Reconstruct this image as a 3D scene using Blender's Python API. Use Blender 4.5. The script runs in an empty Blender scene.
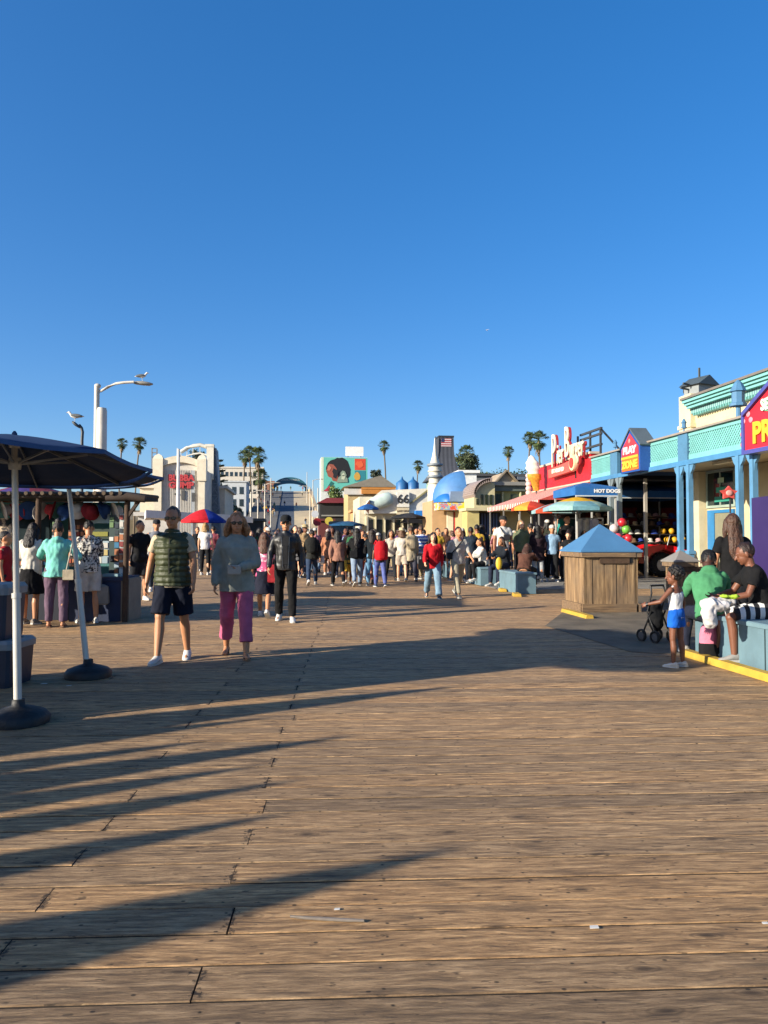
import bpy, bmesh, math, random
from math import sin, cos, pi, radians as R, atan2, sqrt
from mathutils import Vector as V, Matrix as M, noise, Euler
random.seed(7)
S = bpy.context.scene
COL = S.collection
# ------------------------------------------------------------------ camera frame
FPX = 770.0; YAW = R(6.84); PITCH = math.atan(26/770); CAMH = 1.4
RT = V((cos(YAW), -sin(YAW), 0)); FH = V((sin(YAW), cos(YAW), 0))
FW = FH*cos(PITCH)+V((0, 0, sin(PITCH))); UP = -FH*sin(PITCH)+V((0, 0, cos(PITCH)))
def ray(px, py): return FW+RT*((px-384)/FPX)+UP*((512-py)/FPX)
def W(px, py, d):
    r = ray(px, py); k = d/r.dot(FH); return V((0, 0, CAMH))+r*k
def G(px, py):
    r = ray(px, py); k = -CAMH/r.z; p = r*k; p.z = 0; return p
def DG(py): return G(384, py).dot(FH)
cd = bpy.data.cameras.new('camera'); cam = bpy.data.objects.new('camera', cd); COL.objects.link(cam)
cam.location = (0, 0, CAMH); cam.rotation_euler = (pi/2+PITCH, 0, -YAW)
cd.sensor_fit = 'VERTICAL'; cd.sensor_height = 24; cd.lens = 24*FPX/1024; cd.clip_end = 6000; cd.clip_start = .05
S.camera = cam
# ------------------------------------------------------------------ light
SUN_EL = R(17.5); SH = R(22.2)
w = bpy.data.worlds.new('World'); S.world = w; w.use_nodes = True
nt = w.node_tree; nt.nodes.clear()
sky = nt.nodes.new('ShaderNodeTexSky'); sky.sky_type = 'NISHITA'; sky.sun_disc = False
sky.sun_elevation = SUN_EL; sky.sun_rotation = (3*pi/2-SH) if True else 0
sky.air_density = .8; sky.dust_density = 1.2; sky.ozone_density = 4
hs = nt.nodes.new('ShaderNodeHueSaturation'); hs.inputs['Saturation'].default_value = 1.46; hs.inputs['Hue'].default_value = .509
bg = nt.nodes.new('ShaderNodeBackground'); bg.inputs[1].default_value = .15; gm = nt.nodes.new('ShaderNodeGamma'); gm.inputs[1].default_value = .7
ow = nt.nodes.new('ShaderNodeOutputWorld')
nt.links.new(sky.outputs[0], gm.inputs[0]); nt.links.new(gm.outputs[0], hs.inputs['Color']); nt.links.new(hs.outputs[0], bg.inputs[0]); nt.links.new(bg.outputs[0], ow.inputs[0])
sl = bpy.data.lights.new('sun', 'SUN'); sl.energy = 5.0; sl.angle = R(.55); sl.color = (1, .9, .74)
so = bpy.data.objects.new('sun', sl); COL.objects.link(so)
sdir = V((cos(SH)*cos(SUN_EL), sin(SH)*cos(SUN_EL), -sin(SUN_EL)))
so.rotation_euler = sdir.to_track_quat('-Z', 'Y').to_euler()
so.location = (-20, -10, 20)
S.view_settings.view_transform = 'Standard'; S.view_settings.look = 'None'
S.view_settings.exposure = 1.1; S.view_settings.gamma = 1; S.view_settings.use_curve_mapping = False
S.cycles.max_bounces = 6; S.cycles.diffuse_bounces = 3
# ------------------------------------------------------------------ materials
MC = {}
def lin(h):
    if isinstance(h, str):
        h = h.lstrip('#'); c = [int(h[i:i+2], 16)/255 for i in (0, 2, 4)]
    else: c = h
    return tuple((x/12.92 if x <= .04045 else ((x+.055)/1.055)**2.4) for x in c)
def newmat(name):
    m = bpy.data.materials.new(name); m.use_nodes = True
    t = m.node_tree; b = t.nodes['Principled BSDF']; return m, t, b
def nd(t, ty, **k):
    n = t.nodes.new(ty)
    for a, v in k.items():
        if a.startswith('i_'):
            key = a[2:]; n.inputs[int(key) if key.isdigit() else key.replace('_', ' ')].default_value = v
        else: setattr(n, a, v)
    return n
def ramp(t, stops):
    n = t.nodes.new('ShaderNodeValToRGB'); e = n.color_ramp.elements
    while len(e) < len(stops): e.new(.5)
    for x, (p, c) in zip(e, stops):
        x.position = p; x.color = (c, c, c, 1) if isinstance(c, (int, float)) else (*c, 1)
    return n
def mat(h, rough=.7, metal=0, var=.12, sc=4.0, bump=.15, bsc=40.0, spec=.5, name=None, emit=0, dirt=0):
    key = (h if isinstance(h, str) else tuple(h), rough, metal, var, sc, bump, bsc, spec, emit, dirt)
    if key in MC: return MC[key]
    m, t, b = newmat(name or 'surface'); c = tuple(x*.74 for x in lin(h)); L = t.links.new
    tc = nd(t, 'ShaderNodeTexCoord')
    n = nd(t, 'ShaderNodeTexNoise', i_Scale=sc, i_Detail=6.0, i_Roughness=.6); L(tc.outputs['Object'], n.inputs['Vector'])
    lo = tuple(x*(1-var*1.6) for x in c); hi = tuple(min(1, x*(1+var)+.002) for x in c)
    r = ramp(t, [(.3, lo), (.7, hi)]); L(n.outputs['Fac'], r.inputs[0]); out = r.outputs[0]
    if dirt:
        n3 = nd(t, 'ShaderNodeTexNoise', i_Scale=1.3, i_Detail=8.0, i_Roughness=.72); L(tc.outputs['Object'], n3.inputs['Vector'])
        r3 = ramp(t, [(.5, 0.0), (.68, 1.0)]); L(n3.outputs['Fac'], r3.inputs[0])
        mu = nd(t, 'ShaderNodeMath', operation='MULTIPLY', i_1=dirt); L(r3.outputs[0], mu.inputs[0])
        mx = nd(t, 'ShaderNodeMix', data_type='RGBA'); L(mu.outputs[0], mx.inputs[0]); L(out, mx.inputs[6])
        mx.inputs[7].default_value = (c[0]*.3+.02, c[1]*.28+.015, c[2]*.25+.01, 1); out = mx.outputs[2]
    L(out, b.inputs['Base Color'])
    b.inputs['Roughness'].default_value = rough; b.inputs['Metallic'].default_value = metal
    b.inputs['Specular IOR Level'].default_value = spec
    if bump:
        n2 = nd(t, 'ShaderNodeTexNoise', i_Scale=bsc, i_Detail=4.0); L(tc.outputs['Object'], n2.inputs['Vector'])
        bp = nd(t, 'ShaderNodeBump', i_Strength=bump, i_Distance=.02); L(n2.outputs['Fac'], bp.inputs['Height']); L(bp.outputs[0], b.inputs['Normal'])
    if emit:
        b.inputs['Emission Color'].default_value = (*c, 1); b.inputs['Emission Strength'].default_value = emit
    MC[key] = m; return m
def fab(h, rough=.9): return mat(h, rough, 0, .14, 7, .5, 9, .2, 'fabric')
def skin(h):
    k = [min(255, int(int(h[i:i+2], 16)*1.13)) for i in (0, 2, 4)]; h = '%02x%02x%02x' % tuple(k); return mat(h, .5, 0, .06, 9, .05, 60, .4, 'skin')
def paint(h, rough=.5, dirt=.25): return mat(h, rough, 0, .07, 2.5, .08, 30, .5, 'paint', dirt=dirt)
def plain(h, rough=.6): return mat(h, rough, 0, .03, 3, 0, 1, .5, 'print')
def stripes(c1, c2, axis='Z', freq=10.0, duty=.5, rough=.85):
    key = ('st', c1, c2, axis, freq, duty)
    if key in MC: return MC[key]
    m, t, b = newmat('striped_fabric'); L = t.links.new
    tc = nd(t, 'ShaderNodeTexCoord'); sp = nd(t, 'ShaderNodeSeparateXYZ'); L(tc.outputs['Object'], sp.inputs[0])
    a = nd(t, 'ShaderNodeMath', operation='MULTIPLY', i_1=freq); L(sp.outputs[axis], a.inputs[0])
    f = nd(t, 'ShaderNodeMath', operation='FRACT'); L(a.outputs[0], f.inputs[0])
    g = nd(t, 'ShaderNodeMath', operation='GREATER_THAN', i_1=duty); L(f.outputs[0], g.inputs[0])
    mx = nd(t, 'ShaderNodeMix', data_type='RGBA'); L(g.outputs[0], mx.inputs[0])
    mx.inputs[6].default_value = (*[x*.74 for x in lin(c1)], 1); mx.inputs[7].default_value = (*[x*.74 for x in lin(c2)], 1)
    L(mx.outputs[2], b.inputs['Base Color']); b.inputs['Roughness'].default_value = rough
    MC[key] = m; return m
def blotch(c1, c2, sc=25.0, th=.5, c3=None, rough=.85, ty='v'):
    key = ('bl', c1, c2, sc, th, c3, ty)
    if key in MC: return MC[key]
    m, t, b = newmat('patterned_fabric'); L = t.links.new
    tc = nd(t, 'ShaderNodeTexCoord')
    n = nd(t, 'ShaderNodeTexNoise', i_Scale=sc, i_Detail=3.0, i_Roughness=.7); L(tc.outputs['Object'], n.inputs['Vector'])
    st = [(th-.03, lin(c1)), (th+.03, lin(c2))]
    if c3: st.append((th+.1, lin(c3)))
    r = ramp(t, st); L(n.outputs['Fac'], r.inputs[0]); L(r.outputs[0], b.inputs['Base Color'])
    b.inputs['Roughness'].default_value = rough; MC[key] = m; return m
def foliage(h, name='foliage'):
    key = ('fo', h)
    if key in MC: return MC[key]
    m, t, b = newmat(name); L = t.links.new; c = tuple(x*.8 for x in lin(h))
    g = nd(t, 'ShaderNodeNewGeometry')
    r = ramp(t, [(0, tuple(x*.55 for x in c)), (.6, c), (1, tuple(min(1, x*1.7) for x in c))]); L(g.outputs['Random Per Island'], r.inputs[0])
    L(r.outputs[0], b.inputs['Base Color']); b.inputs['Roughness'].default_value = .7; MC[key] = m; return m
def glass(h='0c1a24'):
    return mat(h, .08, 0, .1, 2, .02, 3, .8, 'glass')
# ------------------------------------------------------------------ mesh builder
class MB:
    def __init__(s, weld=False): s.weld = weld; s.v = []; s.f = []; s.mi = []; s.cur = 0; s.sm = []; s.smooth = False
    def add(s, vs, fs, smooth=None):
        o = len(s.v); s.v += [tuple(x) for x in vs]; s.f += [tuple(i+o for i in f) for f in fs]
        s.mi += [s.cur]*len(fs); s.sm += [s.smooth if smooth is None else smooth]*len(fs); return s
    def box(s, x0, y0, z0, x1, y1, z1, m=None):
        vs = [V((x, y, z)) for z in (z0, z1) for y in (y0, y1) for x in (x0, x1)]
        if m is not None: vs = [m @ p for p in vs]
        return s.add(vs, [(0, 2, 3, 1), (4, 5, 7, 6), (0, 1, 5, 4), (2, 6, 7, 3), (0, 4, 6, 2), (1, 3, 7, 5)], False)
    def bar(s, a, b, w, h=None, up=V((0, 0, 1))):
        a = V(a); b = V(b); h = h or w; d = (b-a); L = d.length; d.normalize()
        if abs(d.dot(up)) > .98: up = V((0, 1, 0))
        x = d.cross(up).normalized(); z = x.cross(d)
        m = M((( x.x, d.x, z.x, a.x), (x.y, d.y, z.y, a.y), (x.z, d.z, z.z, a.z), (0, 0, 0, 1)))
        return s.box(-w/2, 0, -h/2, w/2, L, h/2, m)
    def rings(s, rings, cap=True, smooth=True):
        n = len(rings[0]); vs = [p for r in rings for p in r]; fs = []
        for i in range(len(rings)-1):
            for j in range(n):
                k = (j+1) % n; fs.append((i*n+j, i*n+k, (i+1)*n+k, (i+1)*n+j))
        s.add(vs, fs, smooth)
        if cap:
            s.add(rings[0], [tuple(range(n))[::-1]], False); s.add(rings[-1], [tuple(range(n))], False)
        return s
    def tube(s, pts, rad, n=10, cap=True, smooth=True):
        pts = [V(p) for p in pts]; rr = rad if isinstance(rad, (list, tuple)) else [rad]*len(pts); rs = []
        for i, p in enumerate(pts):
            d = (pts[min(i+1, len(pts)-1)]-pts[max(i-1, 0)]).normalized()
            u = V((1, 0, 0)) if abs(d.x) < .9 else V((0, 1, 0))
            x = d.cross(u).normalized(); y = d.cross(x)
            rs.append([p+(x*cos(2*pi*j/n)+y*sin(2*pi*j/n))*rr[i] for j in range(n)])
        return s.rings(rs, cap, smooth)
    def lathe(s, prof, n=16, c=(0, 0, 0), smooth=True, cap=True, ph=0):
        c = V(c); return s.rings([[c+V((r*cos(2*pi*j/n+ph), r*sin(2*pi*j/n+ph), z)) for j in range(n)] for r, z in prof], cap, smooth)
    def ell(s, c, r, n=12, k=8, m=None):
        c = V(c); r = r if isinstance(r, (tuple, list)) else (r, r, r); rs = []
        for i in range(k+1):
            a = -pi/2+pi*(i+.0)/k; q = max(cos(a), .02)
            ring = [V((r[0]*q*cos(2*pi*j/n), r[1]*q*sin(2*pi*j/n), r[2]*sin(a))) for j in range(n)]
            rs.append([c+(m @ p if m is not None else p) for p in ring])
        return s.rings(rs, True, True)
    def caps(s, a, b, ra, rb, n=12):
        a = V(a); b = V(b); d = b-a
        if d.length < 1e-5: d = V((0, 0, 1e-4))
        d.normalize(); u = V((1, 0, 0)) if abs(d.x) < .9 else V((0, 1, 0)); x = d.cross(u).normalized(); y = d.cross(x); rs = []
        for c, r, angs in ((a, ra, (-85, -60, -30, 0)), (b, rb, (0, 30, 60, 85))):
            for an in angs:
                q = cos(R(an))*r; o = c+d*(sin(R(an))*r)
                rs.append([o+(x*cos(2*pi*j/n)+y*sin(2*pi*j/n))*q for j in range(n)])
        return s.rings(rs, True, True)
    def prism(s, poly, a, b, m=None):
        """poly: 2D points; extruded along third axis from a to b; local (x, depth, z)"""
        n = len(poly); vs = [V((p[0], a, p[1])) for p in poly]+[V((p[0], b, p[1])) for p in poly]
        if m is not None: vs = [m @ p for p in vs]
        fs = [tuple(range(n)), tuple(range(n, 2*n))[::-1]]+[(j, j+n, (j+1) % n+n, (j+1) % n) for j in range(n)]
        return s.add(vs, fs, False)
    def quad(s, a, b, c, d): return s.add([a, b, c, d], [(0, 1, 2, 3)], False)
    def mesh(s, name='mesh'):
        me = bpy.data.meshes.new(name); me.from_pydata(s.v, [], s.f); me.polygons.foreach_set('material_index', s.mi); me.polygons.foreach_set('use_smooth', s.sm)
        bm = bmesh.new(); bm.from_mesh(me)
        if s.weld: bmesh.ops.remove_doubles(bm, verts=bm.verts, dist=.0004)
        bmesh.ops.recalc_face_normals(bm, faces=bm.faces); bm.to_mesh(me); bm.free(); me.update(); return me
    def build(s, name, mats, parent=None, loc=None, rot=None):
        return mkobj(name, s.mesh(name), mats, parent, loc, rot)
def mkobj(name, me, mats, parent=None, loc=None, rot=None):
    o = bpy.data.objects.new(name, me); COL.objects.link(o)
    for m in (mats if isinstance(mats, (list, tuple)) else [mats]): me.materials.append(m)
    if parent: o.parent = parent
    if loc is not None: o.location = loc
    if rot is not None: o.rotation_euler = rot if isinstance(rot, (tuple, list, Euler)) else (0, 0, rot)
    return o
def tag(o, label=None, cat=None, group=None, kind=None):
    if label: o['label'] = label
    if cat: o['category'] = cat
    if group: o['group'] = group
    if kind: o['kind'] = kind
    return o
def empty(name, loc, rz=0, label=None, cat=None, group=None, sc=None):
    o = bpy.data.objects.new(name, None); COL.objects.link(o); o.location = loc; o.rotation_euler = (0, 0, rz); o.empty_display_size = .2
    if sc: o.scale = (sc, sc, sc)
    return tag(o, label, cat, group)
def copy_tree(o, parent=None, loc=None, rz=None, label=None, sc=None):
    c = o.copy(); COL.objects.link(c)
    if parent: c.parent = parent
    if loc is not None: c.location = loc
    if rz is not None: c.rotation_euler = (0, 0, rz)
    if sc: c.scale = (sc, sc, sc)
    if label: c['label'] = label
    for ch in list(o.children): copy_tree(ch, c)
    return c
def finish(mb, vox, smooth=3, fac=.5, disp=None):
    """union of overlapping closed shapes -> one continuous surface"""
    me = mb.mesh('tmp'); o = bpy.data.objects.new('tmp', me); COL.objects.link(o)
    r = o.modifiers.new('r', 'REMESH'); r.mode = 'VOXEL'; r.voxel_size = vox; r.use_smooth_shade = True
    if smooth:
        q = o.modifiers.new('s', 'SMOOTH'); q.factor = fac; q.iterations = smooth
    dg = bpy.context.evaluated_depsgraph_get(); out = bpy.data.meshes.new_from_object(o.evaluated_get(dg))
    bpy.data.objects.remove(o); bpy.data.meshes.remove(me)
    if disp:
        sc, am, *ani = disp; az = ani[0] if ani else .8; co = [0.0]*(len(out.vertices)*3); out.vertices.foreach_get('co', co); no = [0.0]*len(co); out.vertices.foreach_get('normal', no)
        for i in range(0, len(co), 3):
            n = noise.noise(V((co[i]*sc, co[i+1]*sc, co[i+2]*sc*az)))*am+noise.noise(V((co[i]*sc*2.7+9, co[i+1]*sc*2.7, co[i+2]*sc*2.4*az)))*am*.45
            co[i] += no[i]*n; co[i+1] += no[i+1]*n; co[i+2] += no[i+2]*n
        out.vertices.foreach_set('co', co)
    out.polygons.foreach_set('use_smooth', [True]*len(out.polygons)); out.update(); return out
def text(name, body, size, m, parent, origin, xdir, ext=.02, bold=0.0, squash=1.0, center=True, curve=None):
    """lettering standing upright, reading along xdir"""
    cu = bpy.data.curves.new('t', 'FONT'); cu.body = body; cu.size = size; cu.extrude = ext; cu.offset = bold
    cu.align_x = 'CENTER' if center else 'LEFT'; cu.align_y = 'CENTER'; cu.resolution_u = 3
    o = bpy.data.objects.new('t', cu); COL.objects.link(o)
    me = bpy.data.meshes.new_from_object(o.evaluated_get(bpy.context.evaluated_depsgraph_get())); bpy.data.objects.remove(o)
    x = V(xdir).normalized(); z = V((0, 0, 1)); n = x.cross(z)
    for v in me.vertices:
        c = v.co.copy(); v.co = x*(c.x*squash)+z*c.y+n*c.z
    me.update(); return mkobj(name, me, m, parent, origin)
# ------------------------------------------------------------------ people
def P(**k):
    d = dict(aL=0, aR=0, kL=3, kR=3, abL=3, abR=3, lean=2, sL=0, sR=0, oL=9, oR=9, eL=12, eR=12, iL=0, iR=0, hy=0, hp=0, sit=0, hh=1.0)
    d.update(k); return tuple(sorted(d.items()))
POSE = {
 'stand': P(), 'stand2': P(aL=6, aR=-5, sL=5, eL=25, sR=-4, hy=25),
 'walk': P(aL=24, kL=4, aR=-20, kR=22, sL=-18, sR=22, eL=14, eR=26, lean=4),
 'walkb': P(aR=24, kR=4, aL=-20, kL=22, sR=-18, sL=22, eR=14, eL=26, lean=4),
 'stroll': P(aL=13, kL=4, aR=-12, kR=12, sL=-9, sR=9, eL=16, eR=18),
 'phone': P(aL=4, aR=-3, sL=30, eL=85, iL=25, sR=10, eR=40, hp=22),
 'carry': P(aL=14, kL=5, aR=-12, kR=12, sL=20, eL=70, iL=30, sR=20, eR=72, iR=30),
 'sit': P(aL=84, aR=78, kL=88, kR=80, abL=8, abR=8, lean=14, sL=38, sR=34, eL=45, eR=50, iL=20, iR=20, sit=1),
 'sitlean': P(aL=86, aR=84, kL=82, kR=90, abL=14, abR=12, lean=38, sL=62, sR=60, eL=50, eR=50, iL=20, iR=25, hp=28, sit=1),
}
def joints(pose):
    p = dict(pose); J = {'p': p}; l = R(p['lean'])
    J['S'] = V((0, -sin(l), cos(l))); J['N'] = V((0, -cos(l), -sin(l))); J['P'] = V((0, 0, 0)); low = 9
    for s, k in ((1, 'L'), (-1, 'R')):
        a = R(p['a'+k]); b = R(p['ab'+k]); kn = R(p['k'+k]); h = V((s*.088, 0, -.01))
        d1 = V((s*sin(b), -sin(a)*cos(b), -cos(a)*cos(b))); a2 = a-kn; d2 = V((s*sin(b)*.25, -sin(a2), -cos(a2)))
        d2.normalize(); kp = h+d1*.43; an = kp+d2*.42; J['h'+k] = h; J['k'+k] = kp; J['a'+k] = an; low = min(low, an.z)
        ft = max(0.0, -a2*.75) if not p['sit'] else 0
        J['f'+k] = V((s*.12, -cos(ft), -sin(ft))).normalized()
        sh = J['S']*.455+V((s*.178, 0, 0)); q = R(p['s'+k]); o = R(p['o'+k]); e = R(p['e'+k]); i = R(p['i'+k])
        u = V((s*sin(o), -sin(q)*cos(o), -cos(q)*cos(o))); f = V((-s*sin(i)+s*sin(o)*.4*cos(i), -sin(q+e)*cos(i), -cos(q+e)*cos(i))).normalized()
        J['s'+k] = sh; J['e'+k] = sh+u*.285; J['w'+k] = J['e'+k]+f*.245; J['hd'+k] = f
        wv = V((0, -1, .1)); wv = (wv-f*wv.dot(f))
        if wv.length < .35: wv = V((-s*.4, 0, 1)); wv = wv-f*wv.dot(f)
        J['wd'+k] = wv.normalized()
    up = .08-low if not p['sit'] else -low+.08
    T = V((0, 0, up)); 
    for k in list(J):
        if k[0] in 'hkaPsewL' and k not in ('S', 'N') and not k.startswith(('hd', 'wd')) and isinstance(J[k], V): J[k] = J[k]+T
    J['P'] = T
    J['NK'] = J['P']+J['S']*.5; hr = Euler((R(p['hp'])+l*.25, 0, R(p['hy']))).to_matrix()
    J['HR'] = hr; J['hs'] = p['hh']*1.06; J['HC'] = J['NK']+J['S']*.045+hr @ V((0, -.012, .118))*(.4+.6*p['hh'])
    return J
def tor(J, rows, n=20):
    out = []
    for u, rx, ry, *o in rows:
        c = J['P']+J['S']*u+J['N']*(o[0] if o else 0)
        out.append([c+V((1, 0, 0))*(rx*cos(2*pi*j/n))-J['N']*(ry*sin(2*pi*j/n)) for j in range(n)])
    return out
def hand(mb, w, d, wd, n_, r=.0085, curl=22):
    """palm, four unequal bent fingers and a thumb from the side of the palm"""
    q = d.cross(wd).normalized()*n_
    pts = []
    for t, hw, th in ((-.01, .024, .019), (.02, .034, .017), (.06, .041, .015), (.088, .039, .012)):
        c = w+d*t; pts.append([c+wd*(hw*cos(2*pi*j/10))+q*(th*sin(2*pi*j/10)) for j in range(10)])
    mb.rings(pts)
    for i, (off, ln) in enumerate(((.031, .068), (.0105, .077), (-.0105, .072), (-.031, .056))):
        b = w+d*.078+wd*off; c1 = R(curl+i*4); c2 = R(curl*2.4+i*5); k = wd*(off*.18)
        m1 = b+(d*cos(c1)+q*sin(c1))*(ln*.5)+k; m2 = m1+(d*cos(c2)+q*sin(c2))*(ln*.5)
        mb.caps(b, m1, r, r*.95, 8); mb.caps(m1, m2, r*.95, r*.75, 8)
    tb = w+d*.022+wd*.028; t1 = tb+(d*.62+wd*.6+q*.3).normalized()*.036; t2 = t1+(d*.9+wd*.25+q*.35).normalized()*.03
    mb.caps(tb, t1, r*1.35, r*1.1, 8); mb.caps(t1, t2, r*1.1, r*.85, 8)
def body_mb(J, female=False):
    mb = MB(); f = female
    mb.rings(tor(J, [(-.1, .11, .085), (-.03, .155, .112), (.06, .152 if not f else .158, .11), (.15, .128 if not f else .115, .095), (.27, .15 if not f else .135, .108), (.38, .172 if not f else .155, .108), (.45, .16 if not f else .14, .092), (.485, .115, .075), (.515, .068, .06), (.54, .05, .05)]))
    mb.caps(J['NK']-J['S']*.03, J['HC']+J['HR'] @ V((0, .02, -.06)), .057, .052)
    H, C, k = J['HR'], J['HC'], J['hs']
    q = lambda x, y, z: C+H @ (V((x, y, z))*k)
    mb.ell(q(0, .012, .022), (.076*k, .095*k, .094*k), 18, 12, H); mb.ell(q(0, -.02, -.035), (.06*k, .07*k, .078*k), 16, 10, H)
    mb.ell(q(0, -.055, -.088), (.028*k, .026*k, .022*k), 10, 6, H)
    mb.caps(q(0, -.087, .004), q(0, -.108, -.03), .009*k, .014*k, 8); mb.ell(q(0, -.084, -.058), (.026*k, .011*k, .011*k), 10, 6, H)
    mb.caps(q(-.034, -.078, .02), q(.034, -.078, .02), .013*k, .013*k, 8)
    for s in (-1, 1):
        mb.ell(q(s*.078, .012, -.008), (.009*k, .018*k, .031*k), 8, 6, H); mb.ell(q(s*.031, -.078, -.001), (.014*k, .012*k, .009*k), 8, 6, H)
    for s, K in ((1, 'L'), (-1, 'R')):
        h, kn, a = J['h'+K], J['k'+K], J['a'+K]
        mb.caps(h, kn, .087, .055); cal = kn+(a-kn)*.32; back = -J['f'+K]*.014
        mb.caps(kn, cal+back, .05, .056); mb.caps(cal+back, a, .056, .034)
        mb.caps(a-J['f'+K]*.03+V((0, 0, -.035)), a+J['f'+K]*.12+V((0, 0, -.05)), .034, .026)
        sh, e, w = J['s'+K], J['e'+K], J['w'+K]
        mb.caps(sh+V((-s*.01, 0, -.01)), e, .05, .037); mb.caps(e, e+(w-e)*.3, .036, .037); mb.caps(e+(w-e)*.3, w, .037, .024)
        hand(mb, w, J['hd'+K], J['wd'+K], s)
    return mb
def paint_face(me, J):
    inv = J['HR'].inverted(); C = J['HC']; k = J['hs']
    for p in me.polygons:
        q = inv @ (p.center-C)/k
        if q.y > -.05 or abs(q.z) > .12 or abs(q.x) > .09: continue
        if abs(q.x) < .024 and -.066 < q.z < -.05 and q.y < -.07: p.material_index = 1
        elif .012 < abs(q.x) < .05 and .017 < q.z < .026: p.material_index = 2
        elif .019 < abs(q.x) < .043 and -.008 < q.z < .006: p.material_index = 2 if abs(abs(q.x)-.031) < .006 else 3
def top_mb(J, st):
    mb = MB(); w = {'tee': .022, 'tank': .008, 'sweater': .05, 'jacket': .034, 'hoodie': .036, 'vest': .05, 'blouse': .026, 'coat': .036}.get(st, .02)
    lo = {'coat': -.3, 'tank': -.06, 'sweater': -.14, 'hoodie': -.12, 'vest': -.08}.get(st, -.1)
    if J['p']['sit']: lo = max(lo, -.07)
    rows = [(lo, .162+w, .118+w), (0, .158+w, .115+w), (.14, .135+w, .1+w), (.27, .15+w, .112+w), (.38, .168+w, .112+w)]
    rows += [(.445, .158+w*.6, .096+w*.6), (.485, .118+w*.3, .078+w*.4), (.513, .078, .068), (.525, .062, .058)] if st != 'tank' else [(.44, .12, .088), (.475, .09, .07)]
    mb.rings(tor(J, rows))
    sl = {'tee': .62, 'tank': 0, 'vest': 0, 'blouse': 1.5}.get(st, 2)
    for s, K in ((1, 'L'), (-1, 'R')):
        sh, e, wr = J['s'+K], J['e'+K], J['w'+K]
        a0 = sh+V((-s*.012, 0, -.012))
        if sl and sl < 1: mb.caps(a0, sh+(e-sh)*.2, .055+w*.35, .053+w*.4); mb.tube([a0, sh+(e-sh)*sl], [.053+w*.3, .053+w*.8], 14)
        elif sl:
            mb.caps(a0, e, .055+w*.35, .04+w*.6); end = e+(wr-e)*(.5 if sl == 1.5 else .93); mb.caps(e, end, .04+w*.6, .031+w*.35)
            if sl == 2: mb.caps(end-(wr-e)*.08, end, .034+w*.35, .033+w*.3)
        elif st == 'vest': mb.ell(sh+V((-s*.04, 0, -.01)), (.05, .075, .07))
        else: mb.caps(J['P']+J['S']*.44+V((s*.09, 0, 0)), J['P']+J['S']*.5+V((s*.075, 0, 0)), .03, .024)
    if st in ('hoodie',): mb.ell(J['NK']-J['N']*.075-J['S']*.02, (.1, .06, .07))
    if st in ('jacket', 'coat', 'vest'): mb.lathe([(.07, -.03), (.074, .02), (.066, .04)], 14, J['NK'])
    return mb
def bot_mb(J, st):
    mb = MB(); w = {'leggings': .014, 'jeans': .016, 'trousers': .018, 'baggy': .032, 'shorts': .026, 'skirt': .02, 'cropped': .024}.get(st, .02)
    mb.rings(tor(J, [(-.09, .12+w, .09+w), (-.03, .157+w, .112+w), (.06, .148+w, .108+w), (.11, .134+w*.7, .1+w*.6)]))
    if st == 'skirt':
        z = J['P'].z; mb.lathe([(.25, z-.42), (.2, z-.2), (.16, z)], 20, (0, 0, 0)); return mb
    fr = {'shorts': (.92, 0), 'short': (.5, 0), 'cropped': (1, .72)}.get(st, (1, .97))
    for s, K in ((1, 'L'), (-1, 'R')):
        h, kn, a = J['h'+K], J['k'+K], J['a'+K]
        if fr[0] < 1: mb.caps(h, h+(kn-h)*.2, .089+w, .085+w); mb.tube([h, h+(kn-h)*fr[0]], [.086+w, .092-.016*fr[0]+w*1.15], 16)
        else:
            mb.caps(h, kn, .088+w, .057+w*1.1); e = kn+(a-kn)*fr[1]
            mb.caps(kn, kn+(e-kn)*.4, .056+w, .056+w); mb.tube([kn+(e-kn)*.3, kn+(e-kn)*.7, e], [.056+w, .05+w, .046+w*(1.35 if st in ('baggy', 'cropped') else .9)], 14)
    return mb
def shoe_mb(J, K, st):
    mb = MB(); a, f = J['a'+K], J['f'+K]; sd = f.cross(V((0, 0, 1))).normalized(); u = sd.cross(f)
    o = a-u*.08
    if st == 'sandal':
        r = [[o+f*(x)+sd*(wd*sg)+u*z for sg, z in ((-1, .0), (1, .0), (1, .018), (-1, .018))] for x, wd in ((-.075, .028), (-.02, .034), (.08, .042), (.15, .03), (.172, .015))]
        mb.rings(r, smooth=False); mb.caps(o+f*.08+sd*.04+u*.02, o+f*.09+u*.06, .007, .007, 6); mb.caps(o+f*.08-sd*.04+u*.02, o+f*.09+u*.06, .007, .007, 6); return mb, None
    up = []
    for x, wd, h in ((-.085, .026, .07), (-.06, .036, .1), (0, .04, .105), (.06, .043, .075), (.12, .043, .055), (.165, .034, .045), (.185, .018, .03)):
        c = o+f*x; up.append([c+sd*(wd*cos(t))+u*(.012+max(0, (h-.012))*(.5+.5*sin(t))) for t in [2*pi*j/14 for j in range(14)]])
    mb.rings(up); s2 = MB()
    s2.rings([[o+f*x+sd*(wd*sg)+u*z for sg, z in ((-1, 0), (1, 0), (1, .026), (-1, .026))] for x, wd in ((-.092, .022), (-.07, .038), (0, .043), (.1, .047), (.165, .038), (.193, .018))], smooth=False)
    return mb, s2
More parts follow.
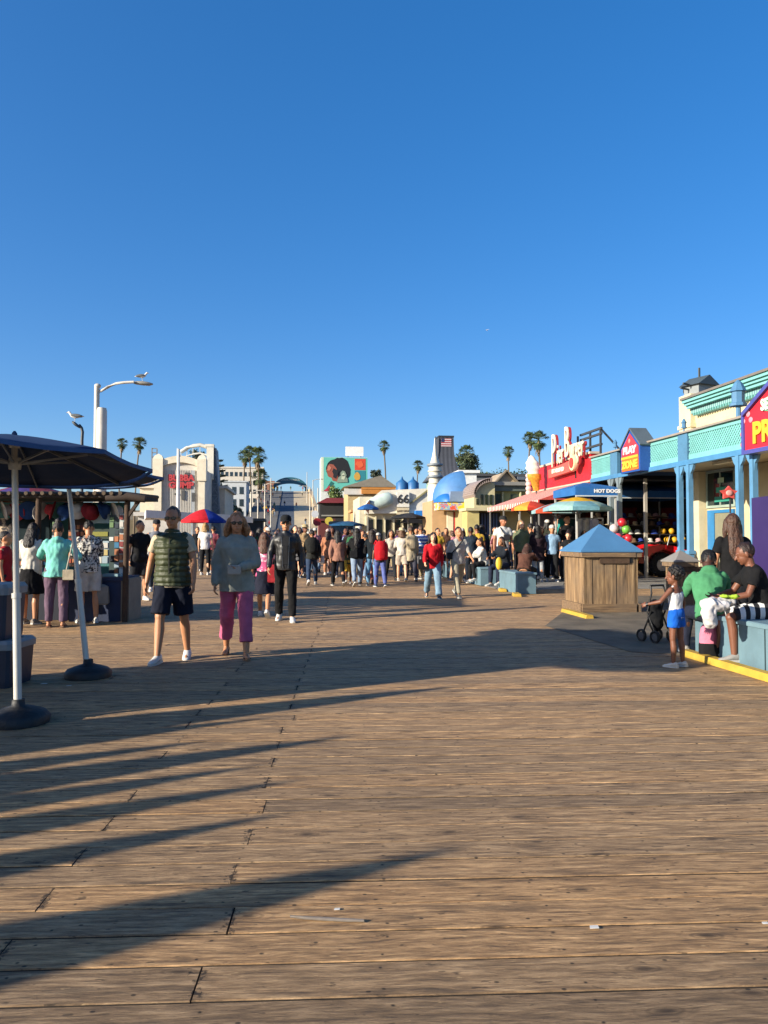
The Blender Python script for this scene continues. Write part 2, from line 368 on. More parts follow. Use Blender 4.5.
def hair_mb(J, st):
    mb = MB(); H, C, k = J['HR'], J['HC'], J['hs']; q = lambda x, y, z: C+H @ (V((x, y, z))*k)
    if st == 'bald': return None
    g = .0 if st != 'short' else -.004
    mb.ell(q(0, .024, .034), ((.083+g)*k, (.096+g)*k, (.1+g)*k), 16, 10, H)
    if st == 'curly':
        for i in range(46):
            a = i*2.4; z = 1-i/46*1.15; r = sqrt(max(0, 1-z*z)); x, y = cos(a)*r, sin(a)*r
            if y < -.35 and z < .45: continue
            mb.ell(q(x*.092, .024+y*.1, .034+z*.1), .026*k, 8, 6)
    if st in ('long', 'vlong', 'wavy', 'bob'):
        dn = {'long': .26, 'vlong': .42, 'wavy': .15, 'bob': .12}[st]; b = q(0, .05, -.02)
        e = J['P']+J['S']*(.62-dn)-J['N']*.13; wv = 1.18 if st == 'wavy' else 1
        mid = J['P']+J['S']*(.5-dn*.15)-J['N']*.105; X = H @ V((1, 0, 0))
        def sec(c, rx, ry): return [c+X*(rx*cos(2*pi*j/14))-J['N']*(ry*sin(2*pi*j/14)) for j in range(14)]
        mb.rings([sec(q(0, .045, .06), .07, .05), sec(b, .085*wv, .06), sec(mid, .095*wv, .045), sec((mid+e)/2, .1, .035), sec(e, .06, .02)])
        for s in (-1, 1):
            mb.caps(q(s*.075, .005, .04), q(s*.092*wv, .01, -.06), .028*k, .034*k*wv); mb.caps(q(s*.092*wv, .01, -.06), q(s*.1*wv, .02, -.06-min(dn, .2)*.7), .034*k*wv, .02*k)
    if st == 'bun': mb.ell(q(0, .08, .12), .045*k); 
    if st == 'pony': mb.caps(q(0, .11, .06), q(0, .16, -.02), .035*k, .03*k); mb.caps(q(0, .16, -.02), q(0, .13, -.18), .03*k, .012*k)
    return mb
def cap_mb(J, st):
    H, C, k = J['HR'], J['HC'], J['hs']; q = lambda x, y, z: C+H @ (V((x, y, z))*k); mb = MB()
    if st == 'hat':
        for pr in ([(.2, .055), (.19, .062), (.095, .066), (.09, .12), (.07, .15), (.01, .155)],):
            mb.rings([[q(r*cos(2*pi*j/20), .015+r*1.05*sin(2*pi*j/20), z) for j in range(20)] for r, z in pr])
        return mb
    if st == 'beanie': mb.ell(q(0, .012, .055), (.088*k, .104*k, .09*k), 16, 10, H); return mb
    mb.rings([[q(r*cos(2*pi*j/20), .012+r*1.2*sin(2*pi*j/20), z) for j in range(20)] for r, z in ((.084, .035), (.087, .06), (.08, .1), (.055, .128), (.01, .137))])
    mb.rings([[q(x*wd, y, z+dz-abs(x)*.012) for x, dz in ((-1, 0), (-.5, .006), (0, .008), (.5, .006), (1, 0), (1, -.005), (0, .002), (-1, -.005))] for y, wd, z in ((-.07, .078, .047), (-.12, .072, .04), (-.16, .05, .032), (-.175, .02, .029))])
    return mb
MESH = {}
def pm(kind, pose, st, vox, fine, extra=None):
    key = (kind, pose, st, fine, extra)
    if key in MESH: return MESH[key]
    J = joints(pose)
    if kind == 'body':
        me = finish(body_mb(J, st), vox, 2 if fine else 1, .4); paint_face(me, J)
    elif kind == 'top':
        me = finish(top_mb(J, st), vox*1.7, 5, .5, (7, .022 if st in ('sweater', 'hoodie', 'jacket', 'coat', 'blouse') else .016))
        if st == 'vest':
            for v in me.vertices:
                ph = (v.co.z*1/.062) % 1; s = abs(sin(pi*ph)); c = J['P']+J['S']*((v.co-J['P']).dot(J['S'])); d = (v.co-c)
                if d.length > .05: v.co += d.normalized()*(.02*(s**.5)-.012)
    elif kind == 'bot':
        me = finish(bot_mb(J, st), vox*1.7, 4, .5, (9, .013, .6))
    elif kind == 'hair':
        me = finish(hair_mb(J, st), vox*1.3, 2, .4, (30, .009, .16) if st != 'curly' else (22, .008))
    elif kind == 'cap': me = finish(cap_mb(J, st), vox*.8, 1, .3)
    MESH[key] = me; return me
SKINS = {'pale': 'c99a7c', 'mid': 'ad7a58', 'tan': '946045', 'brown': '6b4330', 'dark': '44291d'}
def part(name, me, ms, root):
    o = bpy.data.objects.new(name, me); COL.objects.link(o); o.parent = root
    if len(me.materials) < len(ms):
        me.materials.clear()
        for m in ms: me.materials.append(m)
    for i, m in enumerate(ms): o.material_slots[i].link = 'OBJECT'; o.material_slots[i].material = m
    return o
def person(loc, rz, H, label, pose='stand', top=('tee', '202020'), bot=('jeans', '2b3a55'), hair=('short', '1c1410'), sk='mid', shoe=('sneaker', 'd8d8d4'), cap=None, fem=False, fine=False, glasses=None, group=None, scx=1.0, vox=None):
    ps = POSE[pose] if isinstance(pose, str) else pose
    vox = vox or (.0065 if fine else .013); root = empty('person', loc, rz, label, 'person', group, H/1.765*1.0)
    if scx != 1.0: root.scale.x *= scx; root.scale.y *= (scx+1)/2
    J = joints(ps); K = {'root': root, 'J': J}
    sh = SKINS[sk]; c = [int(sh[i:i+2], 16) for i in (0, 2, 4)]
    lip = '%02x%02x%02x' % (int(c[0]*.82), int(c[1]*.6), int(c[2]*.6)); hc = hair[1]
    part('body', pm('body', ps, fem, vox, fine), [skin(sh), skin(lip), mat('2a1d16', .6, bump=0), mat('c9c4bc', .4, bump=0)], root)
    tm = top[1] if not isinstance(top[1], str) else fab(top[1])
    K['top'] = part({'tee': 't_shirt', 'tank': 'tank_top', 'vest': 'puffer_vest'}.get(top[0], top[0]), pm('top', ps, top[0], vox, fine), [tm], root)
    bmt = bot[1] if not isinstance(bot[1], str) else fab(bot[1])
    K['bot'] = part({'short': 'shorts', 'baggy': 'trousers', 'cropped': 'trousers'}.get(bot[0], bot[0]), pm('bot', ps, bot[0], vox, fine), [bmt], root)
    if hair[0] != 'bald': part('hair', pm('hair', ps, hair[0], vox, fine), [mat(hair[1], .55, 0, .35, 30, .6, 50, .4, 'hair')], root)
    if shoe[0] != 'bare':
        for k_ in 'LR':
            key = ('shoe', ps, k_, shoe[0])
            if key not in MESH:
                a, b = shoe_mb(J, k_, shoe[0]); MESH[key] = (a.mesh('shoe'), b.mesh('sole') if b else None)
            a, b = MESH[key]; so_ = part('shoe', a, [mat(shoe[1], .6)], root)
            if b: part('sole', b, [mat('cfcdc6' if shoe[1] not in ('151515', '202020') else '303030', .6)], so_)
    if cap: part({'hat': 'hat', 'beanie': 'beanie'}.get(cap[0], 'cap'), pm('cap', ps, cap[0], vox, fine), [fab(cap[1])], root)
    if glasses:
        key = ('gl', ps)
        if key not in MESH:
            q = lambda x, y, z: J['HC']+J['HR'] @ (V((x, y, z))*J['hs']); g = MB()
            for s in (-1, 1):
                g.rings([[q(s*.034+rx*cos(2*pi*j/12), y, .0+.019*k2*sin(2*pi*j/12)) for j in range(12)] for y, rx, k2 in ((-.088, .026, 1), (-.098, .027, 1.05), (-.103, .022, .8))])
                g.bar(q(s*.058, -.092, .005), q(s*.08, .02, .005), .004, .008)
            g.bar(q(-.01, -.1, .005), q(.01, -.1, .005), .004, .006); MESH[key] = g.mesh('glasses')
        part('sunglasses', MESH[key], [mat('0a0a0c', .15, bump=0)], root)
    return K
def stand_at(px, yf, yh, **k):
    p = G(px, yf); d = p.dot(FH); H = (yf-yh)*d/FPX*k.pop('hs', 1.0); return p, H
# ------------------------------------------------------------------ deck
def wood_mat(name, c1, c2, c3, tone=True, gx=2.2, gy=20.0, knots=True, rough=.72, wear=1.0):
    m, t, b = newmat(name); L = t.links.new
    tc = nd(t, 'ShaderNodeTexCoord'); at = nd(t, 'ShaderNodeAttribute', attribute_name='tone')
    ofs = nd(t, 'ShaderNodeCombineXYZ'); mu = nd(t, 'ShaderNodeMath', operation='MULTIPLY', i_1=173.0); L(at.outputs['Fac'], mu.inputs[0]); L(mu.outputs[0], ofs.inputs[0]); L(mu.outputs[0], ofs.inputs[2])
    ad = nd(t, 'ShaderNodeVectorMath', operation='ADD'); L(tc.outputs['Object'], ad.inputs[0]); L(ofs.outputs[0], ad.inputs[1])
    # warp
    wn = nd(t, 'ShaderNodeTexNoise', i_Scale=1.6, i_Detail=3.0); L(ad.outputs[0], wn.inputs['Vector'])
    ws = nd(t, 'ShaderNodeVectorMath', operation='MULTIPLY_ADD'); ws.inputs[1].default_value = (0, .07, 0); L(wn.outputs['Color'], ws.inputs[0]); L(ad.outputs[0], ws.inputs[2])
    mp = nd(t, 'ShaderNodeMapping'); mp.inputs['Scale'].default_value = (gx, gy, gy if not tone else 1); L(ws.outputs[0], mp.inputs['Vector'])
    g = nd(t, 'ShaderNodeTexNoise', i_Scale=2.2, i_Detail=9.0, i_Roughness=.68); L(mp.outputs[0], g.inputs['Vector'])
    r = ramp(t, [(.28, lin(c3)), (.47, lin(c1)), (.72, lin(c2))]); L(g.outputs['Fac'], r.inputs[0])
    fine = nd(t, 'ShaderNodeTexNoise', i_Scale=7.0, i_Detail=8.0, i_Roughness=.8); L(mp.outputs[0], fine.inputs['Vector'])
    fr = ramp(t, [(.32, .48), (.48, .95), (.68, 1.35)]); L(fine.outputs['Fac'], fr.inputs[0])
    m1 = nd(t, 'ShaderNodeMix', data_type='RGBA', blend_type='MULTIPLY'); m1.inputs[0].default_value = .9; L(r.outputs[0], m1.inputs[6]); L(fr.outputs[0], m1.inputs[7])
    # board tone
    tr = ramp(t, [(0, (.74, .76, .80)), (.5, (1, 1, 1)), (1, (1.2, 1.12, 1.0))]); L(at.outputs['Fac'], tr.inputs[0])
    m2 = nd(t, 'ShaderNodeMix', data_type='RGBA', blend_type='MULTIPLY'); m2.inputs[0].default_value = 1.0 if tone else 0; L(m1.outputs[2], m2.inputs[6]); L(tr.outputs[0], m2.inputs[7])
    out = m2.outputs[2]; hgt = g.outputs['Fac']
    def over(fac, col, amt):
        nonlocal out
        k = nd(t, 'ShaderNodeMath', operation='MULTIPLY', i_1=amt); L(fac, k.inputs[0]); mx = nd(t, 'ShaderNodeMix', data_type='RGBA'); L(k.outputs[0], mx.inputs[0]); L(out, mx.inputs[6]); mx.inputs[7].default_value = (*lin(col), 1); out = mx.outputs[2]
    # large grimy traffic patches, grey weathering
    bn = nd(t, 'ShaderNodeTexNoise', i_Scale=.35, i_Detail=5.0, i_Roughness=.6); L(tc.outputs['Object'], bn.inputs['Vector'])
    br = ramp(t, [(.42, 0.0), (.7, 1.0)]); L(bn.outputs['Fac'], br.inputs[0]); over(br.outputs[0], '6a5842', .35*wear)
    sm = nd(t, 'ShaderNodeMapping'); sm.inputs['Scale'].default_value = (.9, 7, 1); L(ad.outputs[0], sm.inputs['Vector'])
    sn = nd(t, 'ShaderNodeTexNoise', i_Scale=1.4, i_Detail=6.0, i_Roughness=.7); L(sm.outputs[0], sn.inputs['Vector'])
    sr = ramp(t, [(.565, 0.0), (.68, 1.0)]); L(sn.outputs['Fac'], sr.inputs[0]); over(sr.outputs[0], '40382f', .55*wear)
    if knots:
        km = nd(t, 'ShaderNodeMapping'); km.inputs['Scale'].default_value = (1.5, 4.2, 1); L(ws.outputs[0], km.inputs['Vector'])
        vo = nd(t, 'ShaderNodeTexVoronoi', i_Scale=.8, voronoi_dimensions='2D'); L(km.outputs[0], vo.inputs['Vector'])
        kr = ramp(t, [(.0, 1.0), (.028, .8), (.06, 0.0)]); L(vo.outputs['Distance'], kr.inputs[0]); over(kr.outputs[0], '2c221a', .8)
        ring = nd(t, 'ShaderNodeMath', operation='SINE'); rm = nd(t, 'ShaderNodeMath', operation='MULTIPLY', i_1=120.0); L(vo.outputs['Distance'], rm.inputs[0]); L(rm.outputs[0], ring.inputs[0])
        rk = ramp(t, [(.06, 1.0), (.16, 0.0)]); L(vo.outputs['Distance'], rk.inputs[0]); rr = nd(t, 'ShaderNodeMath', operation='MULTIPLY'); L(ring.outputs[0], rr.inputs[0]); L(rk.outputs[0], rr.inputs[1])
        cl = nd(t, 'ShaderNodeClamp'); L(rr.outputs[0], cl.inputs[0]); over(cl.outputs[0], '4a3826', .5)
        v2m = nd(t, 'ShaderNodeMapping'); v2m.inputs['Scale'].default_value = (1.7, 2.6, 1); v2m.inputs['Location'].default_value = (3.3, 1.7, 0); L(tc.outputs['Object'], v2m.inputs['Vector'])
        v2 = nd(t, 'ShaderNodeTexVoronoi', i_Scale=1.5, voronoi_dimensions='2D'); L(v2m.outputs[0], v2.inputs['Vector'])
        k2 = ramp(t, [(.016, 1.0), (.026, 0.0)]); L(v2.outputs['Distance'], k2.inputs[0]); over(k2.outputs[0], '17120e', .85)
    if tone and knots:
        sp = nd(t, 'ShaderNodeSeparateXYZ'); L(tc.outputs['Object'], sp.inputs[0])
        def mth(op, a_, b_=None):
            n_ = nd(t, 'ShaderNodeMath', operation=op)
            for i_, v_ in enumerate((a_, b_)):
                if v_ is None: continue
                if isinstance(v_, (int, float)): n_.inputs[i_].default_value = v_
                else: L(v_, n_.inputs[i_])
            return n_.outputs[0]
        jn = nd(t, 'ShaderNodeTexNoise', i_Scale=3.1, i_Detail=0.0); L(tc.outputs['Object'], jn.inputs['Vector']); jit = mth('MULTIPLY', mth('SUBTRACT', jn.outputs['Fac'], .5), .16)
        nx_ = mth('MULTIPLY', mth('SUBTRACT', mth('FRACT', mth('DIVIDE', mth('ADD', sp.outputs['X'], mth('ADD', jit, .165)), .61)), .5), .61)
        ny_ = mth('MULTIPLY', mth('SUBTRACT', mth('ABSOLUTE', mth('SUBTRACT', mth('FRACT', mth('DIVIDE', sp.outputs['Y'], .2)), .5)), mth('ADD', jit, .27)), .2)
        dn_ = mth('SQRT', mth('ADD', mth('MULTIPLY', nx_, nx_), mth('MULTIPLY', mth('MULTIPLY', ny_, ny_), 1.6)))
        rn_ = ramp(t, [(.0055, 1.0), (.0085, 0.0)]); L(dn_, rn_.inputs[0]); over(rn_.outputs[0], '120e0b', .9)
        ea = nd(t, 'ShaderNodeAttribute', attribute_name='end'); en = nd(t, 'ShaderNodeTexNoise', i_Scale=28.0, i_Detail=4.0, i_Roughness=.7); L(tc.outputs['Object'], en.inputs['Vector'])
        e1 = nd(t, 'ShaderNodeMath', operation='MULTIPLY_ADD', i_1=.42, i_2=.0); L(ea.outputs['Fac'], e1.inputs[0]); e2 = nd(t, 'ShaderNodeMath', operation='ADD'); L(e1.outputs[0], e2.inputs[0]); L(en.outputs['Fac'], e2.inputs[1])
        er = ramp(t, [(.87, 0.0), (.96, 1.0)]); L(e2.outputs[0], er.inputs[0]); over(er.outputs[0], '18130e', .85)
        # small dark nicks and pale splinters
        nm_ = nd(t, 'ShaderNodeMapping'); nm_.inputs['Scale'].default_value = (5, 16, 1); L(ws.outputs[0], nm_.inputs['Vector'])
        nn = nd(t, 'ShaderNodeTexNoise', i_Scale=2.6, i_Detail=3.0, i_Roughness=.6); L(nm_.outputs[0], nn.inputs['Vector']); nr = ramp(t, [(.645, 0.0), (.7, 1.0)]); L(nn.outputs['Fac'], nr.inputs[0]); over(nr.outputs[0], '33281d', .7)
        pr_ = ramp(t, [(.27, 1.0), (.33, 0.0)]); L(nn.outputs['Fac'], pr_.inputs[0]); over(pr_.outputs[0], 'd9b684', .5)
    L(out, b.inputs['Base Color']); b.inputs['Roughness'].default_value = rough; b.inputs['Specular IOR Level'].default_value = .35
    bp = nd(t, 'ShaderNodeBump', i_Strength=.7, i_Distance=.014); L(fine.outputs['Fac'], bp.inputs['Height'])
    bp2 = nd(t, 'ShaderNodeBump', i_Strength=.7, i_Distance=.035); L(hgt, bp2.inputs['Height']); L(bp.outputs[0], bp2.inputs['Normal']); L(bp2.outputs[0], b.inputs['Normal'])
    return m
DECKM = wood_mat('weathered_deck_wood', '9a7b58', 'dcb688', '4c3d31')
def deck():
    rnd = random.Random(3); vs = []; fs = []; tone = []; mid = []
    bw = .2; gap = .0046
    lines = [-26.5, -20.3, -14.2, -6.7, -.47, 5.6, 11.8, 17.5, 23.5]; ends = []
    for r in range(-70, 320):
        y0 = r*bw; shift = rnd.choice([-.7, -.7, -.72, -1.9]) if r % 2 else rnd.choice([0, 0, 0, .04])
        xs = [l+shift+rnd.uniform(-.012, .012) if 0 < i < len(lines)-1 else l for i, l in enumerate(lines)]
        for a, b in zip(xs, xs[1:]):
            tn = min(1, max(0, rnd.gauss(.5, .27))); z = rnd.uniform(-.003, 0); tl = rnd.uniform(-.0014, .0014)
            g1 = gap+rnd.uniform(-.001, .0025); jg = rnd.choice([.001, .0015, .002, .0045]); a2 = a+jg; b2 = b-jg
            prof = [(y0+g1, -.05), (y0+g1, z-.004-tl), (y0+g1+.0025, z-tl), (y0+bw-g1-.0025, z+tl), (y0+bw-g1, z-.004+tl), (y0+bw-g1, -.05)]
            n = len(vs)//1; o = len(vs)
            for x, ev in ((a2, 1.0), (a2+.09, 0.0), (b2-.09, 0.0), (b2, 1.0)): vs += [(x, y, zz) for y, zz in prof]; ends += [ev]*6
            for q in range(3):
                for j in range(5): fs.append((o+q*6+j, o+q*6+j+1, o+q*6+6+j+1, o+q*6+6+j)); tone.append(tn)
            fs.append(tuple(o+j for j in range(6))); fs.append(tuple(o+23-j for j in range(6))); tone += [tn, tn]; mid += ([1, 0, 0, 0, 1]*3+[1, 1])
    me = bpy.data.meshes.new('pier_deck'); me.from_pydata(vs, [], fs); me.polygons.foreach_set('material_index', mid); at = me.attributes.new('tone', 'FLOAT', 'FACE'); at.data.foreach_set('value', tone); ae = me.attributes.new('end', 'FLOAT', 'POINT'); ae.data.foreach_set('value', ends)
    bm = bmesh.new(); bm.from_mesh(me); bmesh.ops.recalc_face_normals(bm, faces=bm.faces); bm.to_mesh(me); bm.free()
    o = mkobj('pier_deck', me, [DECKM, mat('2a2119', .95, 0, .3, 8, .3, 30)], rot=R(-4.2)); tag(o, kind='structure')
deck()
b = MB(); b.box(-27, -14, -.4, 24, 64, -.06); tag(b.build('pier_substructure', mat('1c1713', .9), rot=R(-4.2)), kind='structure')
b = MB(); b.box(-24, 55, -.3, 24, 128, -.008); tag(b.build('far_deck', mat('7c6246', .85, 0, .2, .6, .2, 12)), kind='structure')
b = MB(); b.box(-3000, -3000, -8, 3000, 3000, -6); tag(b.build('sand_beach', mat('b09a74', .95, 0, .1, .05, .2, 3)), kind='structure')
# grey asphalt patch around the bins
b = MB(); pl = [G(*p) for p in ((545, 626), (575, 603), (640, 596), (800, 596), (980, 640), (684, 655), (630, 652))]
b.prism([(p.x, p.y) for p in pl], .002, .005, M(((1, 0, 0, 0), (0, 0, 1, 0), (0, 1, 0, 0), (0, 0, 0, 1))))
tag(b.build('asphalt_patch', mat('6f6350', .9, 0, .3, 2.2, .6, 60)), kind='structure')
b = MB(); b.box(5.6, 20.2, .004, 13, 27, .012); tag(b.build('paved_forecourt', mat('8d8880', .9, 0, .2, 2, .5, 60)), kind='structure')
# ------------------------------------------------------------------ ramp and bluff
b = MB(); Y0, Y1, ZT = 118, 292, 18.7
def xr(px, d): return (px-384)/FPX*d*cos(YAW)+d*sin(YAW)
prof = [(Y0, -6), (Y0, -.01), (Y0+25, .8), (Y1-25, ZT-1.2), (Y1, ZT), (Y1+60, ZT+.2), (Y1+60, -6)]
RP = list(prof[1:6])
def rampstrip(x0, x1, dz, name, m, top=True):
    q = MB(); mx = M(((0, 1, 0, 0), (1, 0, 0, 0), (0, 0, 1, 0), (0, 0, 0, 1)))
    q.prism([(y, z+(dz if z > -1 else 0)) for y, z in prof], x0, x1, mx); return tag(q.build(name, m), kind='structure')
XA = W(292, 500, 290).x
rampstrip(XA-3.4, XA+.5, .0, 'ramp_road', mat('4c5560', .85, 0, .1, .4, .1, 5))
rampstrip(XA+.5, XA+5.8, .03, 'ramp_lane', mat('cdb994', .85, 0, .1, .4, .1, 5))
rampstrip(XA+5.8, XA+6.6, 1.0, 'ramp_parapet', mat('c8b08a', .8))
rampstrip(XA-10.5, XA-3.4, .15, 'ramp_walkway', mat('6f6a62', .85))
q = MB(); mx = M(((0, 1, 0, 0), (1, 0, 0, 0), (0, 0, 1, 0), (0, 0, 0, 1)))
q.prism([(286, -6), (290, 8), (320, 12.5), (900, 14), (900, -6)], -700, XA-10.6, mx); q.prism([(262, -6), (270, 8), (300, 12.5), (900, 14), (900, -6)], XA+6.7, 700, mx)
tag(q.build('bluff', mat('7c6f55', .95, 0, .3, .08, .4, 1)), kind='structure')
# the arched pier sign over the ramp top
ar = empty('arch_sign', (W(290, 505, 288).x, 288, ZT), 0, 'blue green arched entrance sign standing over the top of the ramp road', 'arch')
b = MB(); n = 20; out = []; inn = []
for i in range(n+1):
    a = pi*i/n; out.append((6.4*cos(a), 1.2+4.1*sin(a))); inn.append((5.6*cos(a), .9+2.0*sin(a)))
for i in range(n):
    b.prism([out[i], out[i+1], inn[i+1], inn[i]], -.3, .3)
b.build('arch_panel', paint('2b6a7c'), ar)
for s in (-1, 1):
    b = MB(); b.box(s*6-.45, -.4, -.5, s*6+.45, .4, 1.6); b.build('post', paint('2f5f72'), ar)
text('lettering', 'SANTA MONICA', .95, plain('d6dccf'), ar, (0, -.36, 4.25), (1, 0, 0), .03)
# far low-rise hotel and city blocks
def windows(root, face, x0, x1, z0, z1, nx, nz, fw, fh, y, col='22303a', frame='cfc9bb'):
    for i in range(nx):
        for k in range(nz):
            cx = x0+(x1-x0)*(i+.5)/nx; cz = z0+(z1-z0)*(k+.5)/nz
            w_ = MB(); w_.box(cx-fw/2, y-.05, cz-fh/2, cx+fw/2, y+.1, cz+fh/2)
            w_.box(cx-fw/2-.08, y-.09, cz-fh/2-.1, cx+fw/2+.08, y-.052, cz-fh/2)
            w_.build('window', glass(col), root)
def block(name, px0, px1, pyt, d, depth, col, label, cat='building', nx=0, nz=0, roofc=None, zb=-6, extra=None, dirt=.25, fw=.5, fh=.55):
    a = W(px0, pyt, d); c = W(px1, pyt, d); r = empty(name, (a.x, a.y, 0), 0, label, cat); wd = c.x-a.x; h = a.z
    b = MB(); b.box(0, 0, zb, wd, depth, h); b.build('wall', paint(col, .8, dirt), r)
    b = MB(); b.box(-.25, -.25, h+.002, wd+.25, depth+.25, h+max(.25, h*.02)); b.build('roof', paint(roofc or col, .8), r)
    if nx: windows(r, 0, wd*.04, wd*.96, max(0, h*.12) if h < 14 else h-nz*3.2, h-.5, nx, nz, wd/nx*fw, ((h-.5)-(max(0, h*.12) if h < 14 else h-nz*3.2))/nz*fh, -.02)
    return r, wd, h
# ------------------------------------------------------------------ plants
LEAF = {}
def palm(loc, h, cr, label, kind=0, group='fan palms on the skyline'):
    key = kind % 3
    if key not in LEAF:
        rn = random.Random(key+5); t = MB(); bend = rn.uniform(-.02, .02)
        t.tube([(bend*z*z*8, 0, z) for z in (0, .25, .5, .75, 1)], [.016, .012, .010, .010, .009], 8)
        c = MB(); top = V((bend*8, 0, 0))
        for i in range(62):
            a = rn.uniform(0, 2*pi); el = rn.uniform(-1.15, 1.35); L = rn.uniform(.45, .62) if el > -.4 else rn.uniform(.35, .5)
            d = V((cos(a)*cos(el), sin(a)*cos(el), sin(el))); e = d*L; e.z -= .06; s = d.cross(V((0, 0, 1))).normalized(); u = s.cross(d)
            for k in range(-4, 5):
                an = k*.34; dd = (d*cos(an)+s*sin(an)-V((0, 0, .12*abs(k)/4))).normalized(); f = rn.uniform(.3, .45); sd = dd.cross(u).normalized()*.03
                m_ = e+dd*f*.55; c.add([e, m_-sd, e+dd*f-V((0, 0, f*.25)), m_+sd], [(0, 1, 2, 3)])
            c.tube([(0, 0, 0), e], .012, 4)
        k_ = MB()
        for i in range(60):
            a = rn.uniform(0, 2*pi); r0 = rn.uniform(.05, .25); z = rn.uniform(-1.0, -.15); q = V((cos(a)*r0, sin(a)*r0, z)); s = V((-sin(a), cos(a), 0))*.06
            k_.add([q-s, q+s, q+s*.4+V((cos(a)*.06, sin(a)*.06, -.35)), q-s*.4+V((cos(a)*.06, sin(a)*.06, -.35))], [(0, 1, 2, 3)])
        LEAF[key] = (t.mesh('trunk'), c.mesh('crown'), k_.mesh('skirt'), bend*8)
        LEAF[key][0].materials.append(mat('6e5f4c', .9)); LEAF[key][1].materials.append(foliage('4a5a30')); LEAF[key][2].materials.append(foliage('7a6648', 'dead_fronds'))
    r = empty('palm_tree', loc, kind*1.1, label, 'palm', group); t, c, k_, bx = LEAF[key]
    o = bpy.data.objects.new('trunk', t); COL.objects.link(o); o.parent = r; o.scale = (h, h, h) if h < 12 else (h*.8, h*.8, h)
    for nm, me in (('crown', c), ('dead_skirt', k_)):
        o = bpy.data.objects.new(nm, me); COL.objects.link(o); o.parent = r; o.scale = (cr, cr, cr); o.location = (bx*(h if h < 12 else .8*h), 0, h)
def tree(loc, h, wd, label, seed=0, n=1500, leaf=.3, col='3b4a26', cat='tree', flat=.75, lobes=9, group=None):
    rn = random.Random(seed); r = empty('broadleaf_tree', loc, 0, label, cat, group); t = MB()
    t.tube([(0, 0, 0), (.1, 0, h*.3), (0, .1, h*.55)], [h*.035, h*.025, h*.015], 8); cl = []
    for i in range(lobes):
        a = i*2.4; q = V((cos(a)*wd*rn.uniform(.1, .36), sin(a)*wd*rn.uniform(.1, .36), h*rn.uniform(.5, .86))); cl.append((q, wd*rn.uniform(.14, .26)))
        t.tube([(0, .05, h*.35), q*.6+V((0, 0, h*.22)), q], [h*.012, h*.008, h*.003], 6)
    t.build('trunk', mat('4d3f30', .9), r); c = MB()
    for i in range(n):
        q, rr = cl[rn.randrange(len(cl))]; d = V((rn.gauss(0, 1), rn.gauss(0, 1), rn.gauss(0, 1)*flat)).normalized(); p = q+d*rr*rn.uniform(.45, 1.08)
        x = V((rn.gauss(0, 1), rn.gauss(0, 1), rn.gauss(0, 1))).normalized(); y = x.cross(d+V((.01, 0, 0))).normalized(); s = leaf*rn.uniform(.5, 1.1)
        c.add([p-x*s, p-y*s*.5, p+x*s, p+y*s*.5], [(0, 1, 2, 3)])
    c.build('crown', foliage(col), r)
def px_palm(px, pt, d, cr, label, k, pb=None):
    cr *= 1.3
    p = W(px, pt, d); palm((p.x, p.y, 2.0 if d > 200 else -2), p.z-cr*.55-(2.0 if d > 200 else -2), cr, label, k)
for i, (px, pt, d, cr, lb) in enumerate((
    (119, 439, 230, 1.7, 'small fan palm left of the pair peeking above the blue umbrella edge'),
    (135, 437, 215, 2.0, 'larger fan palm of the pair peeking above the blue umbrella edge'),
    (243, 451, 240, 2.2, 'tall fan palm standing in front of the white hotel, left of three'),
    (252, 447, 250, 2.0, 'tallest fan palm of the three beside the white hotel'),
    (260, 449, 235, 2.8, 'bushy fan palm on the right of the three beside the hotel'),
    (387, 441, 250, 1.9, 'lone slim fan palm high above the route sign building'),
    (416, 461, 260, 1.9, 'short fan palm left of the ringed spire'),
    (509, 446, 240, 1.9, 'small fan palm left of the pair by the burger sign'),
    (526, 433, 215, 2.1, 'tall fan palm above the ice cream cone sign'),
    (541, 433, 190, 2.4, 'bushiest tall fan palm next to the burger lettering'),
    (465, 447, 225, 2.3, 'fan palm rising out of the dark tree behind the flag tower'),
    (262, 470, 250, 3.0, 'low fan palm at the head of the ramp near the hotel'))):
    px_palm(px, pt, d, cr, lb, i)
def px_tree(px, pt, pb, d, wpx, label, seed, n=1400, col='3b4a26', leaf=.45):
    a = W(px, pt, d); z0 = W(px, pb, d).z; h = a.z-z0; tree((a.x, a.y, z0), h, wpx*d/FPX, label, seed, n, leaf, col)
px_tree(466, 452, 490, 210, 40, 'dark broad tree behind the flag tower', 1, 2200, '3f4a2a')
px_tree(500, 468, 500, 220, 36, 'low dark tree behind the gabled roof', 2)
px_tree(478, 470, 505, 230, 30, 'dark bushy tree beside the white box wall', 3)
px_tree(524, 470, 505, 235, 36, 'round dark tree below the palms near the cone sign', 4)
px_tree(196, 449, 480, 120, 20, 'dark tree crown showing through the curved roof frame', 5, 900, '39452a', .25)
px_tree(375, 466, 495, 170, 14, 'dark round tree between billboard and tan roof', 6, 900, '2f3a24', .3)
px_tree(248, 478, 530, 290, 30, 'green tree at the foot of the palms left of the ramp', 7, 1800, '55662f')
px_tree(231, 498, 530, 130, 24, 'dark leafy tree under the white hotel', 8, 1200, '35432a')
px_tree(334, 482, 516, 165, 20, 'green shrubby tree in front of the mural billboard', 9, 900, '5b6b30', .3)
px_tree(352, 484, 514, 160, 16, 'yellow green tree at the right of the mural billboard', 10, 700, '748038', .3)
px_tree(256, 500, 530, 290, 14, 'yellowish bush beside the lamp posts left of the ramp', 11, 800, '6d7434', .3)
px_tree(545, 478, 515, 240, 50, 'dark tree line clump behind the burger restaurant', 12, 1500)
